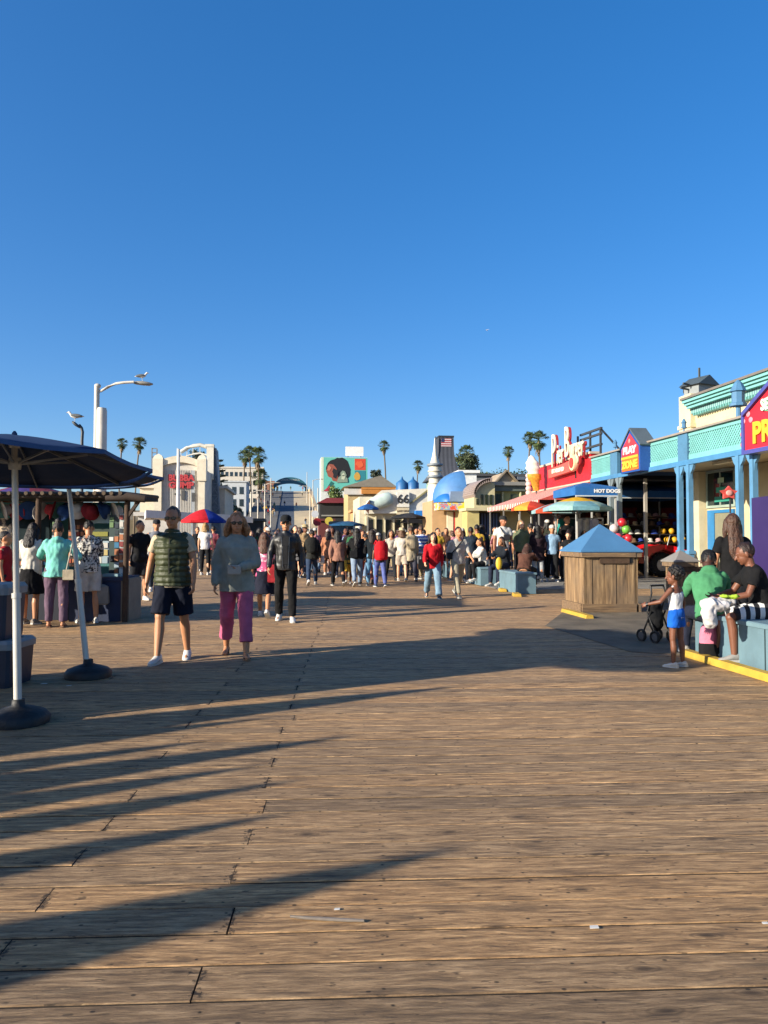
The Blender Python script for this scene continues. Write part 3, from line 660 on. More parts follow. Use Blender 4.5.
px_tree(600, 470, 515, 260, 70, 'dark tree clump hidden behind the teal porch', 13, 1200)
# norfolk pine: tiers of drooping branches
p = W(220, 459, 150); z0 = W(220, 535, 150).z; r = empty('norfolk_pine', (p.x, p.y, z0), 0, 'tiered norfolk pine just right of the shaded lattice tower', 'tree'); H_ = p.z-z0
b = MB(); b.tube([(0, 0, 0), (0, 0, H_)], [.3, .04], 8); b.build('trunk', mat('4d3f30'), r); b = MB(); rn = random.Random(4)
for k in range(11):
    z = H_*(.3+.068*k); L = 3.0*(1-k/12.5)
    for j in range(9):
        a = j*2*pi/9+k; d = V((cos(a), sin(a), .1)); s = V((-sin(a), cos(a), 0))
        for q in range(9):
            t_ = L*(q+1)/9; c = V((0, 0, z))+d*t_
            b.add([c-s*.32*(1.2-q/12), c+d*.3+V((0, 0, .1)), c+s*.32*(1.2-q/12), c-V((0, 0, .28))], [(0, 1, 2, 3)])
b.build('crown', foliage('2d3a22'), r)
# ------------------------------------------------------------------ far buildings
block('hotel_building', 218, 263, 468, 270, 20, 'ddd6c8', 'long cream hotel block with rows of windows behind three palms', nx=9, nz=4, fw=.55, fh=.45)
block('hotel_building', 222, 246, 482, 190, 14, 'c6ccd0', 'white stepped low house below the cream hotel', nx=3, nz=3)
block('brick_building', 262, 274, 482, 300, 12, 'a87862', 'small reddish brick block left of the arch', nx=2, nz=3, fw=.4)
block('beach_building', 140, 224, 488, 66, 10, 'ded2bc', 'plain cream low wall building left of the restaurant tower', roofc='ded2c0')
r, wd, h = block('rooftop_cabin', 142, 158, 481, 70, 4, 'd3c5ae', 'cream rooftop cabin with an orange slatted panel', zb=4)
b = MB(); b.box(wd*.2, -.12, h-.75, wd*.98, -.02, h-.2); b.build('slat_panel', stripes('c98a4c', 'a06c3c', 'Z', 9, .5), r)
r = empty('chimney_frame', W(154.5, 458, 72), 0, 'thin wire frame chimney standing on the cream roof', 'chimney'); b = MB()
for sx in (-.22, .22):
    for sy in (-.22, .22): b.bar((sx, sy, -1.2), (sx, sy, .9), .05)
for z in (.9, .5, .1, -.4):
    b.bar((-.22, -.22, z), (.22, -.22, z), .04); b.bar((-.22, .22, z), (.22, .22, z), .04); b.bar((-.22, -.22, z), (-.22, .22, z), .04)
b.build('frame', mat('8b8a86', .5), r)
# restaurant with arched parapet and red lettering
d0 = 60; a = W(156, 460, d0); c = W(204, 460, d0); r = empty('restaurant_building', (a.x, a.y, 0), 0, 'pale restaurant with a curved parapet, two stout corner pillars and red lettering', 'building'); wd = c.x-a.x
zt = W(180, 468, d0).z; b = MB()
n = 14; arc = [(wd*i/n, zt+.55*sin(pi*i/n)) for i in range(n+1)]
b.prism([(0, -2)]+arc+[(wd, -2)], 0, 6); b.build('wall', mat('ded8cc', .85, 0, .1, 1.5, .2, 20, dirt=.3), r)
b = MB(); s_ = wd/30
for i in range(30): b.box(i*s_+.02, -.05, 0, i*s_+s_*.55, -.003, zt-.15)
b.build('cladding', paint('e2dccf', .8), r)
b = MB()
for i in range(n):
    x0, z0 = arc[i]; x1, z1 = arc[i+1]; b.prism([(x0, z0-.1), (x1, z1-.1), (x1, z1+.42), (x0, z0+.42)], -.25, .4)
b.build('parapet', paint('ece0c6'), r)
for s, px0, px1 in ((0, 153.5, 163.5), (1, 197, 206)):
    x0 = W(px0, 460, d0).x-a.x; x1 = W(px1, 460, d0).x-a.x; b = MB(); zt2 = W(px0, 459, d0).z; b.box(x0, -.4, zt-1.0, x1, .6, zt2); b.lathe([((x1-x0)*.72, zt2), ((x1-x0)*.5, zt2+.25), (.05, zt2+.42)], 4, ((x0+x1)/2, .1, 0), False, ph=pi/4)
    b.box(x0+.1, -.3, -1, x1-.1, .4, zt-1.0); b.build('pillar', paint('efe4ca'), r)
for i, wt in enumerate(('BUBBA', 'GUMP')):
    o = W(181, 478+i*7.4, d0)-V((a.x, a.y, 0)); text('lettering', wt, .66, plain('c23a40'), r, (o.x, -.16, o.z), (1, 0, 0), .05, .03, .98 if i == 0 else 1.05)
b = MB()
for px, py, w_, h_ in ((186.5, 473.8, .34, .22), (183, 495, .22, .75), (193, 497, .25, .7), (176, 494, .3, .12)):
    o = W(px, py, d0)-V((a.x, a.y, 0)); b.box(o.x-w_/2, -.14, o.z-h_/2, o.x+w_/2, -.06, o.z+h_/2)
b.build('vent', mat('4d4f50'), r)
b = MB(); o1, o2 = W(191, 470, d0)-V((a.x, a.y, 0)), W(193, 505, d0)-V((a.x, a.y, 0)); b.box(o1.x, -.12, 0, o2.x+.1, -.055, o1.z); b.build('downpipe', mat('aab0b4'), r)
# lattice tower with curved truss
d1 = 66; r = empty('lattice_tower', W(213, 538, d1)*1, 0, 'tapering shaded steel lattice tower with a cream slab top and a curved roof arm', 'tower'); r.location.z = 0
zt = W(213, 446, d1).z; q = d1/FPX; m_ = MB()
m_.box(-6.5*q, -.3, zt-2.9, .3*q, .5, zt); m_.prism([(-8*q, zt-.1), (.6*q, zt-.1), (.6*q, zt+.12), (-8*q, zt+.12)], -.35, .55); m_.build('slab', paint('efe8d6'), r)
m_ = MB(); m_.prism([(-1*q, zt-.2), (2.2*q, zt-.2), (9*q, 0), (-7*q, 0)], .1, 2.2); m_.build('screen', mat('7f8d9c', .6, 0, .3, 1.2, .3, 8), r); m_ = MB()
for i in range(9):
    t0 = i/9; t1 = (i+1)/9; z0 = (zt-.2)*(1-t0); z1 = (zt-.2)*(1-t1); l0 = (-1-6*t0)*q; r0 = (2.2+6.8*t0)*q; l1 = (-1-6*t1)*q; r1 = (2.2+6.8*t1)*q
    m_.bar((l0, .02, z0), (r1, .02, z1), .07); m_.bar((r0, .02, z0), (l1, .02, z1), .07); m_.bar((l0, .0, z0), (l1, .0, z1), .12); m_.bar((r0, 0, z0), (r1, 0, z1), .12); m_.bar((l0, .0, z0), (r0, 0, z0), .06)
m_.build('lattice', mat('8e98a2', .6), r)
m_ = MB(); pts = [(W(px, py, d1)-V((r.location.x, r.location.y, 0))) for px, py in ((181, 452), (187, 448), (193, 446), (200, 445), (207, 447))]
m_.tube(pts, .17, 8); m_.tube([p_-V((0, 0, .7)) for p_ in pts], .08, 6)
for p_ in pts: m_.bar(p_, p_-V((0, 0, .7)), .06)
m_.build('roof_arm', paint('cfccc0'), r)
# white flat canopy beam
a = W(146, 512, 38); c = W(232, 505, 46); r = empty('flat_canopy', (0, 0, 0), 0, 'long flat white canopy roof behind the striped market umbrella', 'canopy'); b = MB()
b.prism([(a.x, a.y), (c.x, c.y), (c.x+1.0, c.y+5), (a.x-1.0, a.y+5)], a.z-.28, a.z+.1, M(((1, 0, 0, 0), (0, 0, 1, 0), (0, 1, 0, 0), (0, 0, 0, 1)))); b.build('roof', paint('e6e3da'), r)
for p_ in (a.lerp(c, .05), a.lerp(c, .5), a.lerp(c, .93)):
    b = MB(); b.box(p_.x-.06, p_.y+.4, 0, p_.x+.06, p_.y+.52, a.z-.28); b.build('post', paint('d9d6ce'), r)
block('stall_hut', 138, 168, 516, 50, 4, 'd0ccc4', 'pale stall wall behind the walking man in the vest')
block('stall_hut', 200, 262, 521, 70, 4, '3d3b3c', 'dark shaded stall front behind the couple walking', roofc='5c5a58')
# light poles near the ramp
def lamp_pole(px, pt, d, label, arm=1, w_=.11, col='c9c2b2', double=False):
    p = W(px, pt, d); r = empty('street_lamp', (p.x, p.y, 0), 0, label, 'street lamp', 'lamp posts towards the ramp'); b = MB()
    b.tube([(0, 0, 0), (0, 0, p.z*.5), (0, 0, p.z)], [w_*1.3, w_, w_*.7], 8); b.build('pole', paint(col), r)
    if arm:
        for s in ((-1, 1) if double else (arm,)):
            b = MB(); b.tube([(0, 0, p.z-.15), (s*.8, 0, p.z+.18), (s*1.7, 0, p.z+.2)], .06, 6); b.build('arm', paint(col), r)
            b = MB(); b.ell((s*1.9, 0, p.z+.2), (.38, .16, .09), 10, 6); b.build('lamp_head', paint('8d8c88'), r)
for i, (px, pt, d, arm, lb) in enumerate((
    (251, 492, 95, 1, 'cream lamp post nearest the woman in grey, right of the hotel trees'), (258, 498, 105, 0, 'plain short cream post between two lamp posts'),
    (265, 484, 110, 1, 'tall lamp post left of the ramp crowd'), (271, 478, 150, 0, 'thin bare mast just left of the arch'),
    (307, 472, 220, 0, 'thin pole right beside the arch end'), (313, 480, 170, 1, 'lamp post on the right side of the ramp'),
    (318, 488, 120, 0, 'cream pole at the foot of the ramp parapet'), (310, 487, 150, -1, 'lamp post leaning its arm over the ramp'))):
    lamp_pole(px, pt, d, lb, arm)
# flagpole
p = W(178.5, 449, 48); r = empty('flagpole', (p.x, p.y, 0), 0, 'thick white mast with a small pennant in front of the restaurant lettering', 'mast'); b = MB()
b.tube([(0, 0, 0), (0, 0, p.z)], [.12, .085], 10); b.build('pole', paint('eeece4'), r); b = MB(); b.prism([(-.1, p.z-.6), (.14, p.z-.45), (-.1, p.z+.1)], -.03, .03); b.build('pennant', paint('e8e6de'), r)
# ------------------------------------------------------------------ centre buildings
# mural billboard
d2 = 175; a = W(321, 491, d2); c = W(368, 457, d2); wd = c.x-a.x; hh = c.z-a.z; r = empty('mural_building', (a.x, a.y, 0), 0, 'billboard building with a teal mural of a face with big dark hair', 'building')
b = MB(); b.box(0, 0, -6, wd, 8, c.z); b.build('wall', paint('dfe3dc'), r); b = MB(); b.box(.0, -.08, a.z+.0, wd, -.003, c.z-.05); b.build('mural_panel', plain('67c3b4'), r); z = a.z
u = wd/47
def disc(cx, cz, rx, rz, y, col, nm='mural_shape', n=34, wob=0):
    wob = max(wob, .06)
    q_ = MB(); q_.prism([(cx+rx*cos(2*pi*i/n)*(1+wob*sin(i*5.3)*.6+wob*1.3*sin(4*pi*i/n+cx)), cz+rz*sin(2*pi*i/n)*(1+wob*sin(i*3.7)*.6+wob*1.3*sin(6*pi*i/n+cz))) for i in range(n)], y-.04, y); q_.build(nm, plain(col), r)
q_ = MB(); q_.box(0, -.1, z, 2.6*u, -.083, c.z-.1); q_.build('mural_edge', plain('d5dfc8'), r)
disc(17.5*u, z+22*u, 13*u, 11.5*u, -.09, '14171c', wob=.03); 
def poly(pts, y, col):
    q_ = MB(); q_.prism([(a_*u, z+b_*u) for a_, b_ in pts], y-.04, y); q_.build('mural_shape', plain(col), r)
poly([(8.5, 27.5), (6.6, 25.5), (6.2, 22.8), (5, 20.6), (6.1, 19.8), (5.9, 18.4), (6.6, 17.5), (6.3, 16), (7.8, 14.2), (10.5, 13.6), (11.5, 10.5), (16.5, 9.5), (17, 16), (15.5, 23), (12.5, 26.8)], -.14, '9c5440'); poly([(8.2, 26), (6.9, 24.8), (6.6, 22.6), (6, 20.9), (8.5, 20.5), (10.5, 23.5)], -.185, 'c47c64')
poly([(12.5, 23), (11.2, 20), (12.5, 16.5), (12, 14), (15, 12.5), (18, 20)], -.185, '1a1c20')
poly([(15.5, 8.5), (27, 9), (26.5, 13), (25.2, 14), (25.6, 16.5), (24, 20), (21.5, 20.8), (19.5, 18.5), (19.8, 15.5), (17.5, 14)], -.19, '8a9a88'); poly([(20.5, 12), (23.5, 11.5), (24.5, 15.5), (23, 18.8), (21, 17)], -.235, 'c8cfb4'); poly([(21.2, 15.2), (23.6, 15.6), (23.4, 16.4), (21.3, 16)], -.28, '4c5a50')
q_ = MB(); q_.prism([(4*u, z), (8*u, z), (13*u, z+8*u), (10*u, z+10*u)], -.14, -.1); q_.build('mural_shape', plain('1d6b64'), r)
q_ = MB(); q_.prism([(2.5*u, z), (8*u, z), (9*u, z+6*u)], -.18, -.145); q_.build('mural_shape', plain('c0334a'), r)
q_ = MB(); q_.box(34*u, -.12, z+21.5*u, 45*u, -.083, z+33*u); q_.build('mural_shape', plain('d94a2c'), r); disc(39*u, z+27.5*u, 3.6*u, 3.4*u, -.13, 'e8663a', wob=.15)
q_ = MB(); q_.box(34*u, -.12, z+10*u, 45*u, -.083, z+21*u); q_.build('mural_shape', plain('2a8794'), r); disc(36.5*u, z+15*u, 3*u, 4.2*u, -.13, 'cfa243')
p = W(354.5, 456, 180); r2 = empty('rooftop_billboard', (p.x, p.y, p.z-1), 0, 'small blank white billboard on the mural building roof', 'billboard'); b = MB(); b.box(-2.1, 0, 1.0, 2.1, .4, 3.2); b.build('panel', paint('efeeea'), r2)
b = MB(); b.bar((-1.5, .2, -1), (-1.5, .2, 1), .15); b.bar((1.5, .2, -1), (1.5, .2, 1), .15); b.build('post', mat('555555'), r2)
# dark stall with maroon roof under the mural
d3 = 110; a = W(320, 516, d3); c = W(353, 503, d3); r = empty('maroon_stall', (a.x, a.y, 0), 0, 'dark open stall with a maroon hipped roof below the mural', 'stall'); wd = c.x-a.x
b = MB(); b.box(0, 0, 0, wd, 5, c.z); b.build('wall', mat('1e1f22', .8), r); b = MB(); zt = W(340, 498, d3).z; b.prism([(-.4, c.z+.003), (wd+.4, c.z+.003), (wd*.85, zt), (wd*.2, zt)], -.5, 5); b.build('roof', paint('7c2b38'), r)
b = MB(); b.box(.2, -.3, c.z-1.9, wd-.2, -.02, c.z-1.7); b.build('sign_strip', plain('8e8f8a'), r)
block('stall_row', 319, 333, 521, 85, 4, '6b2f2c', 'reddish low stall at the foot of the ramp parapet')
block('stall_row', 353, 372, 512, 90, 4, 'd9a06a', 'orange tan booth right of the maroon roofed stall', nx=2, nz=1)
block('stall_row', 333, 372, 524, 70, 3, '37566c', 'blue grey low stalls behind the crowd centre')
# tan arcade building with wide roof, behind the route sign
d4 = 100; a = W(348, 487, d4); c = W(392, 487, d4); r = empty('arcade_building', (a.x, a.y, 0), 0, 'tan arcade building with an orange trimmed gable and grey roof', 'building'); wd = c.x-a.x; zt = a.z
b = MB(); b.box(0, 0, 0, wd, 8, zt); b.build('wall', paint('cdb27e'), r)
b = MB(); b.prism([(-.6, zt+.003), (wd+.7, zt+.003), (wd*.75, zt+1.5), (wd*.5, zt+1.1)], -.6, 8.4); b.build('roof', paint('8f8778'), r)
b = MB(); b.box(wd*.3, -.65, zt-.9, wd+.3, -.1, zt-.35); b.box(wd*.3, -.6, zt-.3, wd+.5, -.05, zt-.05); b.build('fascia', paint('cf8a3c'), r)
b = MB(); b.box(-.5, -.3, zt-1.0, wd*.35, 0, zt-.2); b.build('fascia', paint('d8d5cc'), r)
# the white route building with the 66 plate
d5 = 62; a = W(360, 489, d5); c = W(434, 489, d5); r = empty('route_building', (a.x, a.y, 0), 0, 'white streamlined shop with a large 66 plate on its roof sign', 'building'); wd = c.x-a.x; zt = a.z; u = wd/74
b = MB(); b.box(0, .4, 0, wd, 7, zt-.6); b.build('wall', paint('d8cfb4'), r)
b = MB(); b.prism([(5*u, zt-2.0), (5*u, zt-1.2), (22*u, zt-.1), (wd, zt+.1), (wd, zt-1.9)], -.1, .35); b.build('fascia', paint('e9e4d4'), r)
mm = M.Translation(V((18*u, -.35, zt-1.05))) @ M.Rotation(-.32, 4, 'Y'); b = MB()
rs = []
for x_, rr in ((-13*u, .12), (-11*u, .34), (-5*u, .5), (6*u, .56), (13*u, .5), (15*u, .3)): rs.append([mm @ V((x_, .3*cos(2*pi*j/14)*rr/.5, rr*sin(2*pi*j/14))) for j in range(14)])
b.rings(rs); b.build('rocket_body', paint('c9dcd4', .35), r)
b = MB(); b.prism([(3*u, zt-1.5), (9*u, zt-.9), (8*u, zt-2.0)], -.8, -.4); b.build('fin', paint('7c4b3a'), r)
b = MB(); b.box(37*u, -.35, zt-1.45, 49.5*u, -.12, zt-.25); b.build('number_plate', paint('f0ecdf'), r)
text('number', '66', .98, plain('2a2a2a'), r, (43.2*u, -.38, zt-.83), (1, 0, 0), .02, .015)
b = MB(); b.box(37*u, -.3, zt-2.05, 49.5*u, -.12, zt-1.5); b.build('sign_plate', paint('d8c9a8'), r); text('lettering', 'LAST STOP', .2, plain('6a5238'), r, (43.2*u, -.32, zt-1.78), (1, 0, 0), .01)
b = MB(); b.bar((50*u, -.2, zt-1.2), (73*u, -.2, zt+.2), .1, .12); b.build('trim', paint('9b9468'), r)
b = MB(); b.box(55*u, -.9, zt-2.3, 74*u, -.1, zt-1.75); b.build('awning', paint('2c7fd0'), r)
b = MB(); b.prism([(40*u, zt-2.75), (45*u, zt-2.35), (60*u, zt-2.5), (61*u, zt-2.8)], -1.8, -.2); b.build('awning', fab('222226'), r)
for i in range(7):
    x_ = (8+i*9.3)*u; b = MB(); b.box(x_, .3, .2, x_+6*u, .39, zt-2.45); b.build('window', glass('2c3a3c'), r)
b = MB()
for i in range(8): b.box((6+i*9.3)*u, .1, 0, (7.4+i*9.3)*u, .395, zt-2.2)
b.build('pilaster', paint('e4dab6'), r)
for i, px in enumerate((402, 413)):
    p = W(px, 483, 64); o = empty('roof_dome', (p.x, p.y, p.z), 0, ('left' if i == 0 else 'right')+' of two small blue roof domes behind the 66 sign', 'dome', 'blue roof domes'); b = MB(); b.lathe([(.5, -1), (.5, .0), (.35, .12), (.12, .3), (.03, .55)], 12); b.build('dome_shell', paint('2f6da6'), o)
# ringed spire
d6 = 58; p = W(435, 500, d6); r = empty('ringed_spire', (p.x, p.y, 0), 0, 'cream ringed spire tower with a pointed tip left of the blue dome', 'tower'); Z = lambda py: W(435, py, d6).z; q = d6/FPX
b = MB(); b.lathe([(7.5*q, 0), (7.5*q, Z(487)), (6.5*q, Z(484))], 18); b.lathe([(6.2*q, Z(484)), (6.2*q, Z(467))], 18); b.lathe([(5*q, Z(464)), (3.0*q, Z(457)), (1.4*q, Z(449)), (.3*q, Z(438))], 14); b.build('shaft', paint('ddd8c6'), r)
for y0, y1, rr in ((466.5, 463.5, 8), (472.5, 470, 7.3), (478.5, 475.5, 8.2), (484.5, 482.5, 7.6)):
    b = MB(); b.lathe([(rr*q*.7, Z(y0)), (rr*q, Z(y0-.4)), (rr*q, Z(y1+.6)), (rr*q*.75, Z(y1))], 20); b.build('ring', paint('7d8790' if rr > 7.9 else 'c9c4b4'), r)
# shingled tower with flag
d7 = 72; p = W(445, 500, d7); r = empty('shingled_tower', (p.x, p.y, 0), 0, 'dark shingled tower flaring out at its foot with a flag on top', 'tower'); Z = lambda py: W(445, py, d7).z; q = d7/FPX; b = MB()
prof = [(20, 482), (15, 475), (10.5, 467), (8.4, 459), (7.7, 452), (7.4, 438)]
b.rings([[V((x*rr*q, y*rr*q, Z(py))) for x, y in ((-1, -1), (1, -1), (1, 1), (-1, 1))] for rr, py in prof], smooth=False); b.build('roof', stripes('3a3e48', '4c505a', 'X', 2.6, .5), r)
b = MB(); b.box(-7.8*q, -7.8*q, Z(438.2), 7.8*q, 7.8*q, Z(436.6)); b.build('coping', paint('2d3038'), r); b = MB(); b.box(-16*q, -16*q, 0, 16*q, 16*q, Z(482.2)); b.build('wall', paint('8fb39c'), r)
b = MB(); b.box(-5.2*q, -8.0*q, Z(447.5), 5*q, -7.6*q, Z(439.5)); b.build('flag', stripes('a3303c', 'd0c0c0', 'Z', 5, .5), r); b = MB(); b.box(-5.2*q, -8.2*q, Z(443), -2.2*q, -8.02*q, Z(439.5)); b.build('flag_canton', plain('24305c'), r)
p = W(435.5, 437, 71); b = MB(); b.tube([(0, 0, -3), (0, 0, .05)], .05, 6); tag(b.build('antenna_mast', mat('40454c'), loc=p), 'thin antenna mast beside the flag topped shingled tower', 'antenna')
# blue quarter dome shop
d8 = 52; p = W(462, 500, d8); r = empty('domed_shop', (p.x, p.y, 0), 0, 'shop with a bright blue shell shaped half dome over its entrance', 'shop'); Z = lambda py: W(462, py, d8).z; q = d8/FPX
def qd(rx, z0, z1, dep, n=14, m_=10, x0=0, m2=None):
    o_ = []
    for i in range(m_+1):
        a_ = (pi/2)*i/m_; rr = cos(a_); o_.append([V((x0-rx*rr*abs(cos(pi/2*j/n)), -dep*rr*sin(pi/2*j/n), z0+(z1-z0)*sin(a_))) for j in range(n+1)])
    q_ = MB(True)
    for i in range(m_):
        for j in range(n): q_.add([o_[i][j], o_[i][j+1], o_[i+1][j+1], o_[i+1][j]], [(0, 1, 2, 3)], True)
    return q_
b = qd(29*q, Z(500), Z(471), 1.5); b.prism([(-29*q, Z(501)), (0, Z(501)), (0, Z(471))]+[(-29*q*cos(a_), Z(500)+(Z(471)-Z(500))*sin(a_)) for a_ in [pi/2*(1-i/8) for i in range(1, 9)]], .02, .5)
b.build('dome', paint('4a80b8', .6), r)
b = qd(12*q, Z(503), Z(492), 1.75, x0=-17*q); b.build('lower_dome', paint('1f6fc0', .5), r)
b = MB(); b.prism([(-18*q, Z(503)), (4*q, Z(503)), (1*q, Z(493)), (-17*q, Z(493))], -1.78, -.1); b.build('skirt_roof', paint('8096b4'), r)
b = MB(); b.box(-30*q, .1, 0, 2*q, 4, Z(500.5)); b.build('wall', paint('c9a47a'), r)
b = MB(); b.box(-29*q, -1.8, Z(511), -3*q, -.2, Z(504)); b.build('sign_panel', blotch('e0b030', '2aa0c4', 2.2, .5, 'd24a30'), r)
b = MB(); b.box(-9*q, -.4, 0, -4.5*q, -.1, Z(512)); b.build('banner', plain('b8242c'), r); b = MB(); b.box(-16*q, -.3, 0, -10*q, -.1, Z(512)); b.build('column', paint('e8e0c8'), r)
b = MB(); b.box(-2*q, -1.5, Z(511), 3*q, -.3, Z(506)); b.build('small_sign', plain('8c2f2c'), r)
block('white_hut', 461, 477, 473, 68, 3, 'eef0ee', 'small white cubic rooftop room left of the olive building', zb=3)
# olive building
d9 = 48; a = W(463, 486, d9); c = W(552, 486, d9); r = empty('olive_building', (a.x, a.y, 0), 0, 'olive two storey building with a round arched corner bay and dark shutters', 'building'); wd = c.x-a.x; q = d9/FPX; Z = lambda py: W(500, py, d9).z
b = MB(); b.box(24*q, 0, Z(507), wd, 6, Z(485)); b.build('wall', paint('a3a06c', .85), r)
b = MB(); b.box(4*q, .9, 0, wd, 6, Z(508)); b.build('lower_wall', paint('b0a070', .85), r)
b = MB(); b.box(18*q, -.55, Z(485.5), wd+.3, 6.2, Z(482)); b.build('roof_edge', paint('8f8d86'), r); b = MB(); b.box(25*q, -.3, Z(491), wd, -.01, Z(485.7)); b.build('fascia', paint('5c6660'), r)
b = MB(); n = 12; o_ = [(9*q+17*q*(1-cos(pi/2*i/n)), Z(498)+(Z(483)-Z(498))*sin(pi/2*i/n)) for i in range(n+1)]
b.prism(o_+[(30*q, Z(483)), (30*q, Z(508)), (9*q, Z(508))], -.6, 4); b.build('bay_wall', paint('c9bf94'), r)
b = MB()
for i in range(n):
    (x0, z0), (x1, z1) = o_[i], o_[i+1]; b.prism([(x0, z0+.02), (x1, z1+.02), (x1+.03, z1+.3), (x0-.12, z0+.2)], -.9, 4.1)
b.build('bay_roof', paint('a08f86'), r)
for i in range(4):
    x_ = (11+i*4.6)*q; b = MB(); b.box(x_, -.66, Z(505), x_+2.6*q, -.605, Z(495 if i else 499)); b.build('window', glass('2c3426'), r)
for x0, x1 in ((31, 38.5), (49, 57), (66, 74), (80, 87)):
    b = MB(); b.box(x0*q, -.05, Z(508-3), x1*q, .05, Z(494)); w_ = b.build('window', glass('39422e'), r); b = MB()
    for i in range(9): b.box(x0*q, -.08, Z(505)+i*(Z(494)-Z(505))/9, x1*q, -.052, Z(505)+(i+.55)*(Z(494)-Z(505))/9)
    b.build('shutter', paint('4d5540'), w_)
    b = MB(); b.box((x1+.6)*q, -.3, Z(506), (x1+1.6)*q, -.002, Z(492)); b.build('pilaster', paint('c7c398'), r)
b = MB(); b.box(0, -.8, Z(511), wd, 1.2, Z(508.2)); b.build('ledge', paint('cfc39a'), r)
b = MB(); b.box(17*q, .85, 0, 42*q, .92, Z(512)); b.build('opening', mat('34363c', .8), r); b = MB()
for i in range(6): b.box((22+i*3)*q, .8, 0, (23.6+i*3)*q, .84, Z(513))
b.build('curtain', paint('5c6c92'), r); b = MB(); b.box(2*q, -.6, 0, 14*q, .88, Z(511.2)); b.build('corner_pier', paint('c9b878'), r)
g0 = W(506, 484, 60); r = empty('gabled_roof', (g0.x, g0.y, 0), 0, 'small tan gabled roof peeking over the olive building', 'roof'); b = MB(); b.prism([(-.85, g0.z-1), (.9, g0.z-1), (.9, g0.z), (.0, g0.z+.95), (-.85, g0.z)], 0, 4); b.build('gable_wall', paint('b5a183'), r)
b = MB(); b.bar((-1.1, -.1, g0.z-.1), (0, -.1, g0.z+1.05), .5, .1); b.bar((1.1, -.1, g0.z-.1), (0, -.1, g0.z+1.05), .5, .1); b.build('roof', paint('8a7c66'), r)
block('warehouse', 470, 540, 476, 85, 8, '6f7274', 'dark grey flat roofed building behind the olive one', roofc='4a4c50')
block('rear_building', 520, 640, 480, 60, 8, '7d7a74', 'grey rear building behind the burger restaurant', roofc='5c6470')
# ------------------------------------------------------------------ burger restaurant on the right
XF = 11.1; TEAL = '78bcba'; BLUE = '3f7fae'
r = empty('burger_restaurant', (XF, 27.6, 0), 0, 'red walled burger restaurant with big script rooftop lettering and a striped awning', 'restaurant')
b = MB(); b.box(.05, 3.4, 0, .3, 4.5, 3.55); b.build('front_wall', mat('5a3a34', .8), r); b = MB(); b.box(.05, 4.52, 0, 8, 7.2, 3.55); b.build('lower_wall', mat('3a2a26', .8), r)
b = MB(); b.box(0, 0, 3.56, .3, 7.0, 4.55); b.build('sign_wall', paint('d01f2c', .5, .1), r)
b = MB(); b.box(-.05, -.05, 4.553, .35, 7.05, 4.64); b.box(-.06, -.04, 3.5, -.003, 7.04, 3.56); b.build('trim', paint('c9b6a4'), r)
b = MB(); b.box(.301, .2, 3.56, 8, 7.0, 4.2); b.build('roof_box', paint('77797a'), r)
b = MB(); b.box(4.0, .2, 4.203, 7.0, 5, 5.1); b.build('roof_unit', mat('6c7074', .6), r)
# awning
b = MB(); b.quad((-.02, .0, 3.5), (-.02, 7.3, 3.5), (-2.0, 7.5, 2.82), (-2.0, .0, 2.82)); b.build('awning', stripes('c9433c', 'dfc2b2', 'Y', 3.4, .5), r)
b = MB(); n = 30
for i in range(n):
    y0 = 7.5*i/n; y1 = 7.5*(i+1)/n; b.prism([(y0, 2.82), (y1, 2.82), (y1, 2.66), ((y0+y1)/2, 2.6), (y0, 2.66)], -2.02, -1.99, M(((0, 1, 0, 0), (1, 0, 0, 0), (0, 0, 1, 0), (0, 0, 0, 1))))
b.build('valance', stripes('b83630', 'ead8cc', 'Y', 4, .5), r)
b = MB(); b.add([V((-.02, 0, 3.5)), V((-2, 0, 2.82)), V((-.02, 0, 2.82))], [(0, 1, 2)]); b.add([V((-.02, 7.4, 3.5)), V((-2, 7.5, 2.82)), V((-.02, 7.4, 2.82))], [(0, 1, 2)]); b.build('awning_side', fab('c9564c'), r)
b = MB()
for y in (.2, 2.6, 5, 7.3): b.bar((-1.95, y, 2.8), (-1.95, y, 0), .05)
b.build('awning_post', paint('8a8680'), r)
# rooftop sign
sg = MB()
for y in (.9, 2.2, 3.4): sg.bar((.35, y, 4.2), (.35, y, 5.5), .07)
for z in (4.9, 5.3, 5.5): sg.bar((.35, -.2, z), (.35, 1.9 if z > 5 else 3.6, z), .08)
sg.bar((.35, -.1, 5.5), (1.2, -.1, 4.6), .06); sg.bar((.35, -.1, 4.2), (.35, -.1, 5.5), .07); sg.build('sign_frame', mat('3c4044', .6), r)
def sign3d(body, size, y, z, sq, parent=r, c1='efe1c4', c2='a3222a', x=-.25, bold=.012):
    text('letter_shadow', body, size, plain(c2), parent, (x+.06, y-.05, z-.03), (0, -1, 0), .03, bold, sq); text('letter', body, size, plain(c1), parent, (x-.03, y, z), (0, -1, 0), .025, 0, sq)
sign3d('P', 2.0, 3.3, 4.95, .5); sign3d('ier', 1.2, 2.5, 4.8, .56); sign3d('B', 1.75, 1.75, 5.15, .52); sign3d('urger', 1.2, .7, 4.86, .54)
b = MB(); b.prism([(3.9, 3.92), (4.0, 4.28), (1.5, 4.42), (1.4, 4.0)], -.3, -.12, M(((0, 1, 0, 0), (1, 0, 0, 0), (0, 0, 1, 0), (0, 0, 0, 1)))); b.build('slogan_plate', plain('c85a50'), r)
text('lettering', 'ESTABLISHED', .22, plain('f0dccb'), r, (-.32, 2.7, 4.16), (0, -1, 0), .01, .01, 1.1)
b = MB(); b.lathe([(.3, -.09), (.33, 0), (.3, .09)], 20, (0, 0, 0)); o = b.build('round_plate', plain('e6c7a0'), r, (-.3, .95, 4.3), (0, pi/2, 0))
